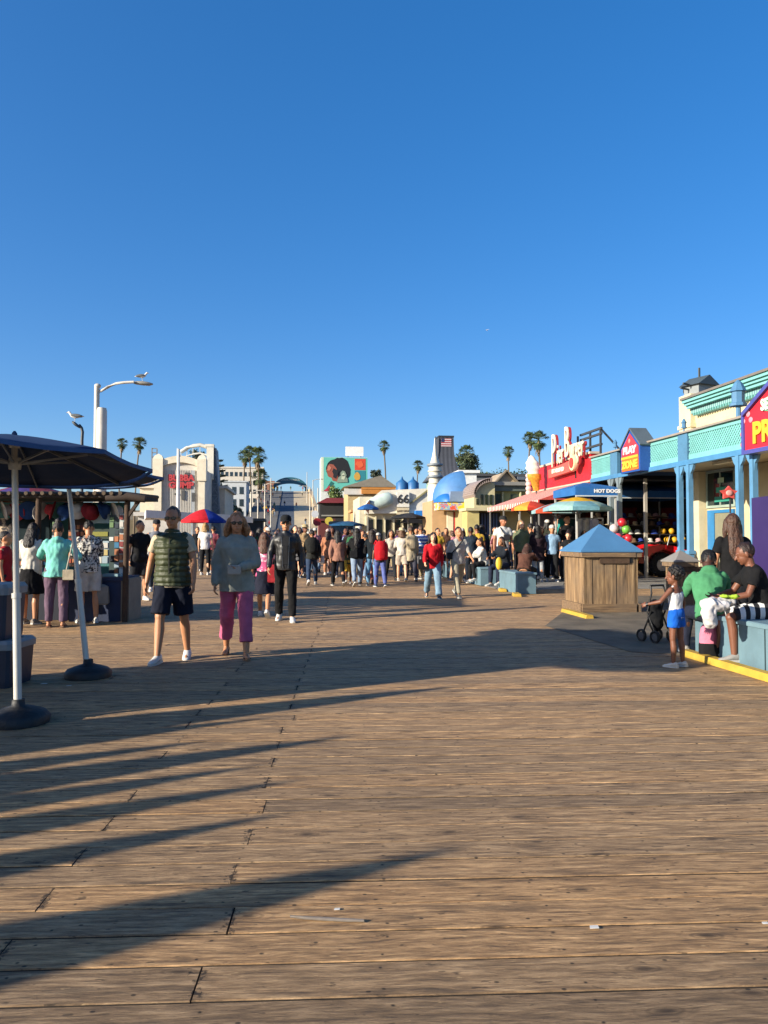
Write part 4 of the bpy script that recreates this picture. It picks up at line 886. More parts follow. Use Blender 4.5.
b = MB(); b.lathe([(.2, -.02), (.2, .02)], 20); b.build('plate_face', plain('c0392f'), o, (0, 0, -.1))
b = MB(); b.box(-.02, 1.45, 3.75, -.003, 1.6, 4.1); b.build('wall_slot', mat('2c1214'), r)
# small scalloped sign edge at the far end
b = MB()
for i in range(6): b.ell((-.15, 7.1, 3.3+i*.2), (.16, .12, .13), 10, 6)
b.build('bulb_strip', paint('e6c4bc'), r)
# ice cream cone sign
c0 = W(534, 473, 33.5); r = empty('ice_cream_sign', (c0.x, c0.y, 0), R(-14), 'tall soft serve ice cream cone sign tilting beside the striped awning', 'sign'); z = c0.z
b = MB(); rs = []
for i in range(17):
    t_ = i/16; rad = .33*sin(pi*min(1, t_*.92+.08))**.6*(1-.25*t_)*(1+.1*sin(t_*22)); rs.append([V((rad*cos(2*pi*j/16)-.12*t_, rad*.5*sin(2*pi*j/16), z-.12+.9*t_)) for j in range(16)])
b.rings(rs); b.build('swirl', paint('ece7d8', .4), r)
b = MB(); b.rings([[V((rr*cos(2*pi*j/14)+dx, rr*.5*sin(2*pi*j/14), zz)) for j in range(14)] for rr, zz, dx in ((.3, z-.05, 0), (.29, z-.3, .03), (.2, z-.34, .04), (.13, z-.74, .1), (.1, z-.78, .1))]); b.build('cone', mat('d99a2a', .6, 0, .3, 12), r)
b = MB(); b.bar((.1, .05, z-.7), (.1, .05, 0), .07); b.build('post', mat('555'*2), r)
# ------------------------------------------------------------------ teal porch building
r = empty('arcade_porch', (0, 0, 0), 0, 'cream arcade building with a teal lattice porch on slim blue columns', 'building'); PR = r
def lattice(y0, y1, name='lattice_panel'):
    b = MB(); z0, z1 = 3.74, 4.26; st = .115
    b.box(XF-.03, y0, z0-.14, XF+.03, y1, z0); b.box(XF-.03, y0, z1, XF+.03, y1, z1+.1)
    n = int((y1-y0+(z1-z0))/st)
    for i in range(n+1):
        for s in (1, -1):
            a0 = y0-(z1-z0)+i*st; p0 = [a0, z0] if s > 0 else [a0, z1]; p1 = [a0+(z1-z0), z1] if s > 0 else [a0+(z1-z0), z0]
            def clip(p, q):
                p = list(p); q = list(q)
                if p[0] < y0: t_ = (y0-p[0])/(q[0]-p[0]); p = [y0, p[1]+(q[1]-p[1])*t_]
                if q[0] > y1: t_ = (y1-p[0])/(q[0]-p[0]); q = [y1, p[1]+(q[1]-p[1])*t_]
                return p, q
            if p0[0] >= y1 or p1[0] <= y0: continue
            p, q = clip(p0, p1)
            if abs(p[0]-q[0]) > .02: b.bar((XF+s*.006, p[0], p[1]), (XF+s*.006, q[0], q[1]), .05, .012, V((1, 0, 0)))
    return b.build(name, paint(TEAL, .55, .12), PR)
for y0, y1 in ((25.75, 27.5), (21.0, 23.2), (20.98-.6+.0, 20.4) if 0 else (23.2, 23.25), (25.0, 25.1), (17.75, 20.4), (6.2, 11.5)):
    if y1-y0 > .3: lattice(y0, y1)
b = MB(); b.box(XF+.14, 6, 3.62, XF+.2, 27.5, 4.34); b.build('lattice_shade_panel', mat('2c5a5c', .8), r)  # dark colour stands in for the shaded void behind the lattice
b = MB(); b.box(XF-.07, 6, 3.46, XF+.09, 27.5, 3.598); b.build('beam', paint('4a86b4'), r)
b = MB(); b.box(XF-.12, 6, 4.365, XF+.3, 27.5, 4.42); b.build('top_rail', paint('9a8f84'), r)
b = MB(); b.box(XF-.06, 25.12, 3.6, XF+.06, 25.7, 4.36); b.build('post_panel', paint('4f7fa2'), r); b = MB(); b.box(XF-.06, 20.42, 3.6, XF+.06, 20.96, 4.36); b.build('post_panel', paint('4f7fa2'), r)
b = MB(); b.box(XF+.21, 6, 4.2, 13.0, 24.2, 4.34); b.build('porch_roof', paint('6f6d6a'), r); b = MB(); b.box(XF+.21, 24.21, 4.2, 15.5, 27.5, 4.33); b.build('porch_roof', paint('6f6d6a'), r)
b = MB(); b.box(XF+.21, 6, 3.6, 13.6, 24.2, 3.64); b.build('ceiling', paint('b7a98c'), r)
# columns in pairs
def column(y, x=XF, col='5a90b8'):
    b = MB(); b.box(x-.11, y-.11, 0, x+.11, y+.11, .5); b.box(x-.07, y-.07, .5, x+.07, y+.07, 3.46)
    b.box(x-.1, y-.1, .95, x+.1, y+.1, 1.05); b.prism([(y-.07, 3.46), (y-.28, 3.46), (y-.2, 3.3), (y-.1, 3.2), (y-.07, 3.0)], x-.035, x+.035, M(((0, 1, 0, 0), (1, 0, 0, 0), (0, 0, 1, 0), (0, 0, 0, 1))))
    b.prism([(y+.07, 3.46), (y+.28, 3.46), (y+.2, 3.3), (y+.1, 3.2), (y+.07, 3.0)], x-.035, x+.035, M(((0, 1, 0, 0), (1, 0, 0, 0), (0, 0, 1, 0), (0, 0, 0, 1))))
    return b.build('column', paint(col, .5, .35), PR)
for y in (20.97, 20.42, 18.0, 17.4, 13.6, 13.0, 9, 8.4): column(y)
for y in (25.75, 25.1): column(y, col='7c8a90')
b = MB(); b.box(12.1, 25.3, 0, 12.2, 25.4, 3.46); b.build('thin_post', paint('a8a298'), r)
def finial(y, s=1):
    b = MB(); b.lathe([(.06*s, 4.42), (.06*s, 4.42+.25*s), (.2*s, 4.42+.27*s), (.2*s, 4.42+.33*s), (.15*s, 4.42+.35*s), (.15*s, 4.42+.6*s), (.2*s, 4.42+.62*s), (.1*s, 4.42+.82*s), (.02, 4.42+.9*s)], 8, (XF, y, 0), False); b.build('finial', paint('4f80a8'), PR)
finial(18.0, 1.05); finial(20.7, .42); finial(25.4, .42)
# upper cream wall, pilaster and cornice
b = MB(); b.box(13.6, 6, 0, 21, 24.2, 3.59); b.build('lower_wall', mat('cfc09a', .8, 0, .1, 1.2, .15, 25, dirt=.3), r); b = MB(); b.box(13.0, 6, 3.66, 21, 23.5, 5.565); b.build('wall', mat('d9cba2', .8, 0, .07, 1.2, .15, 25, dirt=.25), r)
b = MB(); b.box(12.84, 23.5, 3.66, 14.0, 24.25, 6.1); b.box(13.3, 23.9, 0, 14.0, 24.25, 3.59); b.box(12.8, 23.45, 5.0, 14.04, 24.3, 5.12); b.build('pilaster', mat('dccfaa', .8, 0, .07, 1.2, .15, 25, dirt=.2), r)
b = MB()
for x0, z0, z1 in ((12.68, 5.57, 5.66), (12.6, 5.661, 5.74), (12.52, 5.741, 5.83)): b.box(x0, 6, z0, 13.4, 23.48, z1)
b.build('cornice', paint('7cc2be', .55, .12), r)
b = MB()
for i in range(120): b.box(12.8, 6.2+i*.143, 5.33, 12.995, 6.27+i*.143, 5.41)
b.build('dentils', paint('6aa8a4'), r); b = MB(); b.box(12.84, 6, 5.42, 12.998, 23.48, 5.568); b.build('frieze_band', stripes('5c8c90', '8fbcb8', 'Y', 9.0, .5), r); b = MB(); b.box(12.46, 6, 5.832, 13.5, 23.48, 5.9); b.build('coping', paint('7d756c'), r)
# cupola vent on the pilaster
q = empty('roof_vent', (13.35, 23.85, 6.1), R(20), 'grey gabled metal vent with a weather finial on top of the cream pilaster', 'vent'); b = MB(); b.box(-.38, -.3, 0, .38, .3, .3); b.build('base', paint('8b9294'), q)
b = MB(); b.prism([(-.5, .3), (.5, .3), (0, .62)], -.42, .42); b.build('roof', paint('4c585c'), q); b = MB(); b.lathe([(.13, -.46), (.13, .0)], 14); o = b.build('horn', paint('202428'), q, (-.12, 0, .2), (pi/2, 0, 0))
b = MB(); b.bar((0, 0, .6), (0, 0, .92), .05); b.bar((-.75, 0, .34), (-.4, 0, .3), .05); b.bar((-.75, .1, .2), (-.4, .1, .18), .05); b.build('finial', mat('40484a'), q)
# shop front at X=13 : windows, door, fluorescent lights
def shopwin(y0, y1, z0, z1, col='0e2a30', frame='9fb0a4'):
    b = MB(); b.box(13.57, y0, z0, 13.595, y1, z1); w_ = b.build('window', glass(col), PR); b = MB()
    for a0, a1, c0_, c1_ in ((y0-.08, y1+.08, z1, z1+.08), (y0-.08, y1+.08, z0-.08, z0), (y0-.08, y0, z0, z1), (y1, y1+.08, z0, z1), ((y0+y1)/2-.025, (y0+y1)/2+.025, z0, z1)): b.box(13.54, a0, c0_, 13.568, a1, c1_)
    b.build('frame', paint(frame), w_); return w_
w1 = shopwin(22.3, 23.8, 2.45, 3.5); w2 = shopwin(14.2, 17.4, 1.9, 3.2); shopwin(8, 12.5, 1.9, 3.2)
for i, (w_, yy) in enumerate(((w1, 23.0), (w2, 16.3))):
    for k in range(3): b = MB(); b.box(13.53, yy-.5+k*.15, 2.55+k*.3, 13.5385, yy+.35-k*.1, 2.72+k*.3); b.build('decal', plain(('2f8f7c', '3aa38c', 'b7d2b4')[k]), w_)
b = MB(); b.box(13.53, 23.4, .0, 13.59, 23.8, 2.3); b.box(13.53, 22.3, 0, 13.59, 22.5, 2.3); b.box(13.53, 22.5, 2.2, 13.59, 23.4, 2.3); b.build('door_frame', paint('2f7fb8'), r)
b = MB(); b.box(13.55, 22.52, .0, 13.585, 23.38, 2.19); b.build('door', paint('8c8a74'), r)
for i, y in enumerate((20.2, 16.0, 12)):
    b = MB(); b.box(12.0, y-1.0, 3.5, 12.14, y+.6, 3.585); tag(b.build('light_fixture', mat('e9e2c8', .5)), ('short pale strip light under the porch ceiling above the dark window', 'pale strip light under the porch right of the prize sign columns', 'pale strip light hidden further along the porch')[i], 'light', 'porch strip lights')
# framed menu board, pink star sign
r2 = empty('glass_case', (12.0, 17.6, 0), 0, 'wooden framed display case standing behind the long haired woman', 'display case'); b = MB()
b.box(-.6, -.05, .3, .75, .05, 2.0); b.build('panel', mat('c7b8a0', .6), r2)
b = MB()
for x0, z0, x1, z1 in ((-.7, .2, -.6, 2.1), (.75, .2, .85, 2.1), (-.6, 2.0, .75, 2.1), (-.6, .2, .75, .3)): b.box(x0, -.09, z0, x1, .07, z1)
b.build('frame', mat('c98c4c', .6), r2); b = MB(); b.box(-.5, -.08, 1.35, -.42, -.052, 1.85); b.box(-.38, -.08, 1.55, .5, -.052, 1.9); b.build('poster', plain('2c5f9c'), r2)
b = MB(); b.box(-.45, -.08, .5, .5, -.052, 1.2); b.build('poster', plain('d9c2b4'), r2)
c0 = W(728.5, 493, 18.6); b = MB(); n = 5; b.prism([((.13 if i % 2 else .22)*cos(pi*i/5+.3)*1.05, (.1 if i % 2 else .17)*sin(pi*i/5+.3)) for i in range(10)], -.03, .03)
r3 = empty('star_sign', c0, 0, 'small pink star shaped sign above the framed display case', 'sign'); b.build('star_plate', plain('d9534c'), r3); b = MB(); b.ell((0, -.04, 0), (.09, .02, .07)); b.build('star_face', plain('e8a49c'), r3); b = MB(); b.bar((.05, .02, -.1), (.05, .02, 2.0-c0.z), .03); b.build('bracket', mat('444444'), r3)
# purple machine at the right edge
c0 = W(771, 600, 14.6); r = empty('arcade_kiosk', (c0.x, c0.y, 0), R(-10), 'purple ticket machine with yellow rounded shapes at the right edge', 'machine'); b = MB(); b.box(0, 0, 0, .9, .8, 2.2); b.build('cabinet', paint('35245e', .5), r)
b = MB(); b.box(.12, -.03, .9, .8, -.003, 2.0); b.build('front_panel', plain('c9c2d4'), r); b = MB(); b.ell((.3, -.03, 1.75), (.17, .03, .17)); b.ell((.34, -.03, 1.3), (.22, .03, .3)); b.build('yellow_decal', plain('ecc21c'), r)
b = MB(); b.box(.1, -.1, .35, .5, -.003, .55); b.build('tray', mat('2a2a33', .4), r)
# ------------------------------------------------------------------ signs on the porch
MXF = M(((0, 1, 0, 0), (1, 0, 0, 0), (0, 0, 1, 0), (0, 0, 0, 1)))
ya, yb = 22.75, 24.15; ym = (ya+yb)/2
r = empty('gabled_sign', (XF-.35, 0, 0), 0, 'small house shaped sign with red top and orange lower panel on the teal porch', 'sign')
b = MB(); b.prism([(ya, 3.5), (yb, 3.5), (yb, 4.3), (ym, 4.85), (ya, 4.3)], 0, .5, MXF); b.build('box', paint('1f4f9c'), r)
b = MB(); b.prism([(ya+.1, 4.0), (yb-.1, 4.0), (yb-.1, 4.27), (ym, 4.74), (ya+.1, 4.27)], -.02, -.003, MXF); b.build('red_panel', plain('d23440'), r)
b = MB(); b.box(-.02, ya+.1, 3.56, -.003, yb-.1, 3.99); b.build('orange_panel', plain('e0701c'), r)
b = MB(); b.box(-.035, ya+.1, 3.94, -.021, yb-.1, 4.02); b.build('stripe', plain('f0b030'), r)
b = MB(); b.ell((-.03, ym, 4.5), (.02, .08, .08)); b.build('badge', plain('ef7f7c'), r)
text('lettering', 'PLAY', .3, plain('f1eff4'), r, (-.03, ym, 4.2), (0, -1, 0), .012, .015, 1.35); text('lettering', 'ZONE', .32, plain('f6c43c'), r, (-.03, ym, 3.74), (0, -1, 0), .012, .015, 1.25)
b = MB()
for s in (0, 1):
    y_ = ya-.06 if s else yb+.06; b.bar((.25, y_, 4.3), (.25, ym, 4.91), .56, .05)
b.build('roof', paint('5b6870'), r)
ya, yb = 13.8, 17.25; ym = (ya+yb)/2; r = empty('prize_sign', (XF-.3, 0, 0), 0, 'large red gabled sign with orange yellow PRIZES lettering cut by the right edge', 'sign')
b = MB(); b.prism([(ya, 3.5), (yb, 3.5), (yb, 4.36), (ym, 5.2), (ya, 4.36)], 0, .28, MXF); b.build('board', plain('c81f34'), r)
b = MB(); b.bar((.12, yb+.02, 4.36), (.12, ym, 5.27), .4, .1); b.bar((.12, ya-.02, 4.36), (.12, ym, 5.27), .4, .1); b.box(-.04, ya, 3.4, .3, yb, 3.497); b.box(-.04, yb+.003, 3.4, .3, yb+.1, 4.36); b.build('frame', paint('4a4f9c'), r)
text('lettering', 'PRIZES', .68, plain('f0b42c'), r, (-.02, 15.9, 3.84), (0, -1, 0), .02, .025, 1.0)
b = MB(); n = 14; b.prism([(ym+.15+.85*cos(2*pi*i/n)*(1+.1*(i % 2)), 4.46+.24*sin(2*pi*i/n)*(1+.15*(i % 2))) for i in range(n)], -.03, -.003, MXF); b.build('green_badge', plain('6fae84'), r)
text('lettering', 'SEASIDE', .36, plain('e9efe4'), r, (-.05, 15.95, 4.45), (0, -1, 0), .012, .01, .9)
b = MB()
for y_, z_ in ((17.3, 4.2), (17.1, 4.35), (17.35, 3.9), (17.0, 4.2), (17.35, 3.65)): b.ell((-.01, y_, z_), (.012, .09, .07), 8, 5)
b.build('flower_marks', plain('e48c9c'), r)
# ------------------------------------------------------------------ souvenir shop under the porch end
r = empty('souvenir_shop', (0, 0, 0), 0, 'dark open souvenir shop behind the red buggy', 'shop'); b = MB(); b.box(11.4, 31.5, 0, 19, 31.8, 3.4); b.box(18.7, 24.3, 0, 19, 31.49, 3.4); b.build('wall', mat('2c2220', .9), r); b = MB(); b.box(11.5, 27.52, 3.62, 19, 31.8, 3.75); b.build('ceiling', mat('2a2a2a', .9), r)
for i, (x, c_) in enumerate(((12.4, '5c2222'), (13.3, '7c7468'), (14.0, '6b1d2a'), (14.9, '3a3a48'), (15.8, '7a2030'))):
    b = MB(); b.box(x, 31.35, 1.9, x+.65, 31.48, 2.7); tag(b.build('hanging_garment', fab(c_)), ['dark red', 'grey', 'crimson', 'slate', 'wine red'][i]+' garment hung on the back wall of the shop', 'garment')
def tent(name, x0, y0, x1, y1, zv, zt, label, col='1c5c96', wtxt=None, inner='123a66'):
    r = empty(name, (0, 0, 0), 0, label, 'tent'); cx, cy = (x0+x1)/2, (y0+y1)/2; b = MB(); cs = [(x0, y0), (x1, y0), (x1, y1), (x0, y1)]
    for i in range(4):
        a_, c_ = cs[i], cs[(i+1) % 4]; m_ = 8
        for k in range(m_):
            t0, t1 = k/m_, (k+1)/m_
            def pt(c, t): s = t**.85; return V((c[0]+(cx-c[0])*t, c[1]+(cy-c[1])*t, zv+(zt-zv)*s))
            b.add([pt(a_, t0), pt(c_, t0), pt(c_, t1), pt(a_, t1)], [(0, 1, 2, 3)], False)
    b.build('canopy', mat(col, .55, 0, .12, 3, .3, 5), r); b = MB()
    b.box(x0, y0-.02, zv-.25, x1, y0, zv-.002); b.box(x0-.02, y0, zv-.25, x0, y1, zv-.002); b.box(x1, y0, zv-.25, x1+.02, y1, zv-.002); b.box(x0, y1, zv-.25, x1, y1+.02, zv-.002); b.build('valance', mat(col, .6, 0, .1, 3, .2, 5), r)
    b = MB(); b.box(x0-.01, y0-.03, zv-.29, x1, y0-.005, zv-.252); b.build('trim', paint('cfd6d8'), r)
    for i, (x, y) in enumerate(((x0+.04, y0+.04), (x1-.04, y0+.04), (x1-.04, y1-.04), (x0+.04, y1-.04))): b = MB(); b.box(x-.025, y-.025, 0, x+.025, y+.025, zv-.26); b.build('leg', mat('b9b9b4', .4), r)
    if wtxt: text('lettering', wtxt, .15, plain('f0f0ee'), r, ((x0*.25+x1*.75), y0-.035, zv-.12), (1, 0, 0), .004, .008, 1.1)
    return r
tent('canopy_tent', 8.75, 23.0, 10.1, 25.0, 2.98, 3.2, 'bright blue pop up tent with white valance lettering beside the burger awning', '2467a8', 'HOT DOGS')
tent('canopy_tent', 11.75, 27.6, 15.3, 30.6, 3.18, 3.56, 'wide dark blue tent roof shading the souvenir display')
# display racks with hats and balls
rk = empty('display_rack', (12.1, 28.4, 0), 0, 'long tiered rack carrying hats and balls in the souvenir shop', 'display rack')
for k in range(5):
    b = MB(); b.box(0, .3*k, .85+.34*k, 3.6, .3*k+.29, .88+.34*k); b.build('shelf', mat('3a2e26', .8), rk)
b = MB()
for x in (0, 1.8, 3.55):
    b.bar((x+.02, .02, 0), (x+.02, .02, .9), .05); b.bar((x+.02, 0, .85), (x+.02, 1.5, 2.5), .05)
b.build('frame', mat('333333', .5), rk)
rn = random.Random(12); hatc = [('white', 'd9d5cc'), ('grey', '7d7d7c'), ('beige', 'b9a384'), ('pink', 'c89a9a'), ('brown', '6f5440'), ('blue', '2c4496')]
hm = MB(); hm.lathe([(.165, .0), (.17, .012), (.1, .03), (.092, .1), (.06, .13), (.01, .135)], 14); HATM = hm.mesh('hat_form'); bm_ = MB(); bm_.ell((0, 0, .11), (.12, .12, .12), 14, 10); BALLM = bm_.mesh('ball_form')
for k in range(5):
    for i in range(10):
        x = 12.25+.35*i+rn.uniform(-.03, .03); y = 28.55+.3*k; z = .882+.34*k; ball = (k < 2 and i < 3) or (k in (1, 2) and i in (8, 9, 7))
        if ball:
            col = ('yellow', 'e0a81c') if i > 6 else [('red', 'c81f2c'), ('green', '5cae3c'), ('pink', 'd94a70')][(i+k) % 3]
            o = bpy.data.objects.new('toy_ball', BALLM); lab = col[0]+' toy ball on the souvenir shop rack'; cat = 'ball'; grp = col[0]+' balls on the shop rack'; o.scale = (1.25,)*3 if i < 6 else (1, 1, 1)
        else:
            col = hatc[rn.randrange(6)]; o = bpy.data.objects.new('sun_hat', HATM); o.scale = (1.15, 1.15, 1.3); lab = col[0]+' hat on the tiered rack in the souvenir shop'; cat = 'hat'; grp = col[0]+' hats on the shop rack'
        if not o.data.materials: o.data.materials.append(fab('888888'))
        COL.objects.link(o); o.material_slots[0].link = 'OBJECT'; o.material_slots[0].material = mat(col[1], .6) if ball else fab(col[1]); o.location = (x, y, z); o.rotation_euler = (rn.uniform(-.15, .5), 0, rn.uniform(0, 6)) if not ball else (0, 0, 0); tag(o, lab, cat, grp)
# balls stacked in front, near the bin roof
for i, (px, py, col) in enumerate(((614, 527, 'white'), (622, 521, 'red'), (626, 528, 'green'), (618, 536, 'pink'), (628, 537, 'red'))):
    p = W(px, py, 24); o = bpy.data.objects.new('beach_ball', BALLM); COL.objects.link(o); o.material_slots[0].link = 'OBJECT'; o.material_slots[0].material = mat({'white': 'd6c6c4', 'red': 'c4202c', 'green': '6fb444', 'pink': 'cf4c62'}[col], .4); o.location = p-V((0, 0, .17)); o.scale = (1.15,)*3
    tag(o, ['white ball at the top left of the ball cluster above the blue bin roof', 'topmost red ball of the cluster above the blue bin roof', 'only green ball in the cluster above the blue bin roof', 'pink ball low in the cluster above the blue bin roof', 'lowest right red ball in the cluster above the blue bin roof'][i], 'ball', 'balls above the bin roof')
p = W(621, 540, 24); st = empty('ball_stand', (p.x, p.y, 0), 0, 'wire ball stand between the bin and the souvenir racks', 'stand'); b = MB()
for dx in (-.3, 0, .3): b.bar((dx, .15, 0), (dx, .15, 1.95), .03)
for z in (.6, 1.0, 1.4): b.bar((-.35, .1, z), (.35, .1, z), .03)
b.build('frame', mat('505050', .4, .6), st)
# clothes rail
p = W(577, 545, 25.5); r = empty('clothes_rail', (p.x, p.y, 0), 0, 'metal clothes rail behind the bin hung with garments', 'clothes rail'); b = MB(); b.bar((-.7, 0, 2.05), (.9, 0, 2.05), .04); b.bar((-.7, 0, 0), (-.7, 0, 2.05), .04); b.bar((.9, 0, 0), (.9, 0, 2.05), .04); b.build('frame', mat('777777', .4, .7), r)
for i, (dx, c_, n_) in enumerate(((-.5, '2f8f8a', 'teal'), (-.22, '20403c', 'dark green'), (.1, 'd9d4cc', 'white'), (.35, 'c9bfb0', 'cream'), (.6, 'b8b4c0', 'pale grey'))):
    b = MB(); b.prism([(-.16, 2.0), (-.02, 2.04), (.02, 2.04), (.16, 2.0), (.2, 1.15), (-.2, 1.15)], -.05, .05, M.Rotation(.5, 4, 'Z')); o = b.build('hanging_garment', fab(c_), loc=(p.x+dx, p.y-.0, 0)); tag(o, n_+' garment hanging on the rail behind the bin', 'garment')
# ------------------------------------------------------------------ umbrellas on the left
def market_umbrella(base, toppt, rad, z_r, z_t, rz, label='', tilt=0, col='1b4a7c', under='0a1226', group='dark blue umbrellas'):
    r = empty('patio_umbrella', base, 0, label, 'umbrella', group); tx, ty = toppt[0]-base[0], toppt[1]-base[1]
    def tp(z): k = z/z_t; return V((tx*k, ty*k, z))
    b = MB(); b.lathe([(.225, .0), (.23, .05), (.2, .085), (.13, .11), (.05, .135), (.045, .18)], 20); b.build('base', mat('15171b', .6, 0, .2, 6, .3, 30), r)
    b = MB(); b.tube([tp(.0), tp(z_t-.06)], .024, 12); b.build('pole', mat('c9c6be', .35, .3, .06, 5, .03), r)
    b = MB(); b.tube([tp(.1), tp(.95)], .030, 12); b.tube([tp(.94), tp(.98)], .036, 12); b.build('lower_sleeve', mat('d9d6cc', .4, .1, .06, 5, .03), r)
    c = tp(z_t); n = 8; rim = [V((c.x+rad*cos(rz+2*pi*i/n), c.y+rad*sin(rz+2*pi*i/n), z_r-tilt*rad*sin(rz+2*pi*i/n))) for i in range(n)]; b = MB(True); m_ = 7
    def sp(i, t): p_ = c.lerp(rim[i % n], t); p_.z = rim[i % n].z+(z_t-rim[i % n].z)*(1-t**1.2); return p_
    for i in range(n):
        for k in range(m_):
            t0, t1 = k/m_, (k+1)/m_
            for h in range(4):
                def q(t, u):
                    p_ = sp(i, t).lerp(sp(i+1, t), u); p_.z -= .018*t*sin(pi*u); cc = V((c.x, c.y, p_.z)); return p_+(cc-p_)*.03*sin(pi*u)*t
                b.add([q(t0, h/4), q(t1, h/4), q(t1, (h+1)/4), q(t0, (h+1)/4)], [(0, 1, 2, 3)], True)
    o = b.build('canopy', mat('12335c', .75, 0, .1, 5, .3, 9, .3), r); so_ = o.modifiers.new('s', 'SOLIDIFY'); so_.thickness = .003
    b = MB()
    for i in range(n):
        p0, p1 = sp(i, 1), sp(i+1, 1)
        for h in range(4):
            a0 = p0.lerp(p1, h/4); a1 = p0.lerp(p1, (h+1)/4); a0.z -= .018*sin(pi*h/4); a1.z -= .018*sin(pi*(h+1)/4); b.add([a0, a1, a1-V((0, 0, .03)), a0-V((0, 0, .03))], [(0, 1, 2, 3)])
    b.build('hem', mat(col, .75), r)
    hub = tp(z_t-.23)
    b = MB(); b.lathe([(.045, -.04), (.05, 0), (.045, .05)], 12, hub); b.build('runner', mat('b9b7b0', .4), r); b = MB(); b.lathe([(.04, -.03), (.045, .02)], 12, tp(z_t-.07)); b.build('hub', mat('d5d3cc', .4), r)
    for i in range(n):
        b = MB(); pts = [sp(i, t)-V((0, 0, .022)) for t in (.03, .25, .5, .75, .98)]
        for p0, p1 in zip(pts, pts[1:]): b.bar(p0, p1, .012, .02)
        rb = b.build('rib', mat('6d747c', .45, .4), r); b = MB(); b.bar(hub, sp(i, .52)-V((0, 0, .03)), .012, .016); b.build('strut', mat('8d9298', .4, .4), rb)
    b = MB(); b.lathe([(.022, z_t), (.02, z_t+.012), (.008, z_t+.03)], 10, (c.x, c.y, 0)); b.build('finial', mat('274a70'), r)
    return r
p1 = G(18, 723); t1 = W(14, 465, 5.95)
market_umbrella(p1, (t1.x, t1.y), 1.03, 1.97, 2.2, R(8), tilt=.09, label= 'nearest dark blue patio umbrella whose white pole stands at the left edge')
p2 = G(88, 677); t2 = W(66, 470, 8.0); market_umbrella(p2, (t2.x, t2.y), .98, 2.06, 2.2, R(8), tilt=.06, label= 'second dark blue umbrella with a leaning pole behind the nearest one')
# coolers at the left edge
def cooler(loc, z, w_, d_, h, label, rz=0):
    r = empty('plastic_cooler', (loc.x, loc.y, z), rz, label, 'cooler', 'stacked coolers at the left edge'); b = MB()
    b.rings([[V((x*w_*s, y*d_*s, zz)) for x, y in ((-.5, -.45), (-.45, -.5), (.45, -.5), (.5, -.45), (.5, .45), (.45, .5), (-.45, .5), (-.5, .45))] for zz, s in ((0, .93), (.04, .95), (h*.8, 1))], smooth=False); b.build('tub', mat('1d2c44', .5, 0, .15, 4, .1, 20, dirt=.4), r)
    b = MB(); b.rings([[V((x*w_*s, y*d_*s, zz)) for x, y in ((-.5, -.45), (-.45, -.5), (.45, -.5), (.5, -.45), (.5, .45), (.45, .5), (-.45, .5), (-.5, .45))] for zz, s in ((h*.8+.003, 1.05), (h*.93, 1.06), (h, .98))], smooth=False); b.build('lid', mat('8f979c', .5, 0, .15, 4, .1, 20, dirt=.4), r)
    b = MB(); b.tube([(-w_*.2, -d_*.52, h*.6), (-w_*.2, -d_*.6, h*.55), (w_*.2, -d_*.6, h*.55), (w_*.2, -d_*.52, h*.6)], .012, 6); b.build('handle', mat('333333'), r)
cp = G(-10, 684)
cooler(cp, 0, .62, .5, .44, 'lower cooler of the dark stack beside the nearest umbrella pole', R(-8)); cooler(cp+V((-.06, .02, 0)), .445, .58, .46, .52, 'upper cooler of the dark stack with a greyish lid at the left edge', R(-4))
# souvenir kiosk
kd = 13.3; a = W(-60, 560, kd); c = W(136, 560, kd); kr = empty('souvenir_kiosk', (c.x, c.y, 0), -YAW, 'wooden souvenir kiosk with a dark flat roof and teal back wall at the left', 'kiosk'); wl = (c-a).length
zr = W(100, 497, kd).z
b = MB(); b.box(-wl, .9, 0, -.5, 1.0, zr-.05); b.build('back_wall', paint('3f7f80', .7), kr)
b = MB(); b.box(-wl-.4, -.45, zr-.03, .02, 1.2, zr+.03); b.build('roof', mat('3c332a', .9, 0, .3, 6, .4), kr)
b = MB(); rn = random.Random(9)
for i in range(26):
    x = -wl-.3+i*(wl+.35)/26; b.tube([(x, -.55+rn.uniform(-.04, .04), zr+.035), (x+.1, 1.2, zr+.06)], .035, 6)
b.build('pole_thatch', mat('5c4c3a', .9, 0, .3, 8), kr)
b = MB(); b.tube([(-.35, -.5, zr-.05), (.0, -.5, zr-.02), (.3, -.48, zr-.06)], [.05, .07, .06], 8); b.build('roof_beam', mat('3a2c22', .9), kr)
for x in (-.06, -1.55, -3.0):
    b = MB(); b.tube([(x, -.38, 0), (x+.03, -.38, zr-.03)], .05, 8); b.build('post', mat('4a3626', .9, 0, .3, 8), kr)
b = MB(); b.bar((-.06, -.38, zr-.4), (.2, -.42, zr-.05), .05); b.build('brace', mat('3a2c22', .9), kr)
b = MB(); b.box(-1.0, -.35, 0, -.14, .5, .68); b.box(-1.03, -.38, .683, -.1, .53, .74); b.build('counter', mat('1a2c50', .7, 0, .15, 3, dirt=.3), kr)
b = MB(); b.box(-wl, -.1, 0, -1.1, .6, .72); b.build('counter', mat('10182c', .8), kr)
b = MB(); b.box(-.135, -.35, 0, -.0, .3, .72); b.build('side_board', mat('8f8574', .8, dirt=.3), kr)
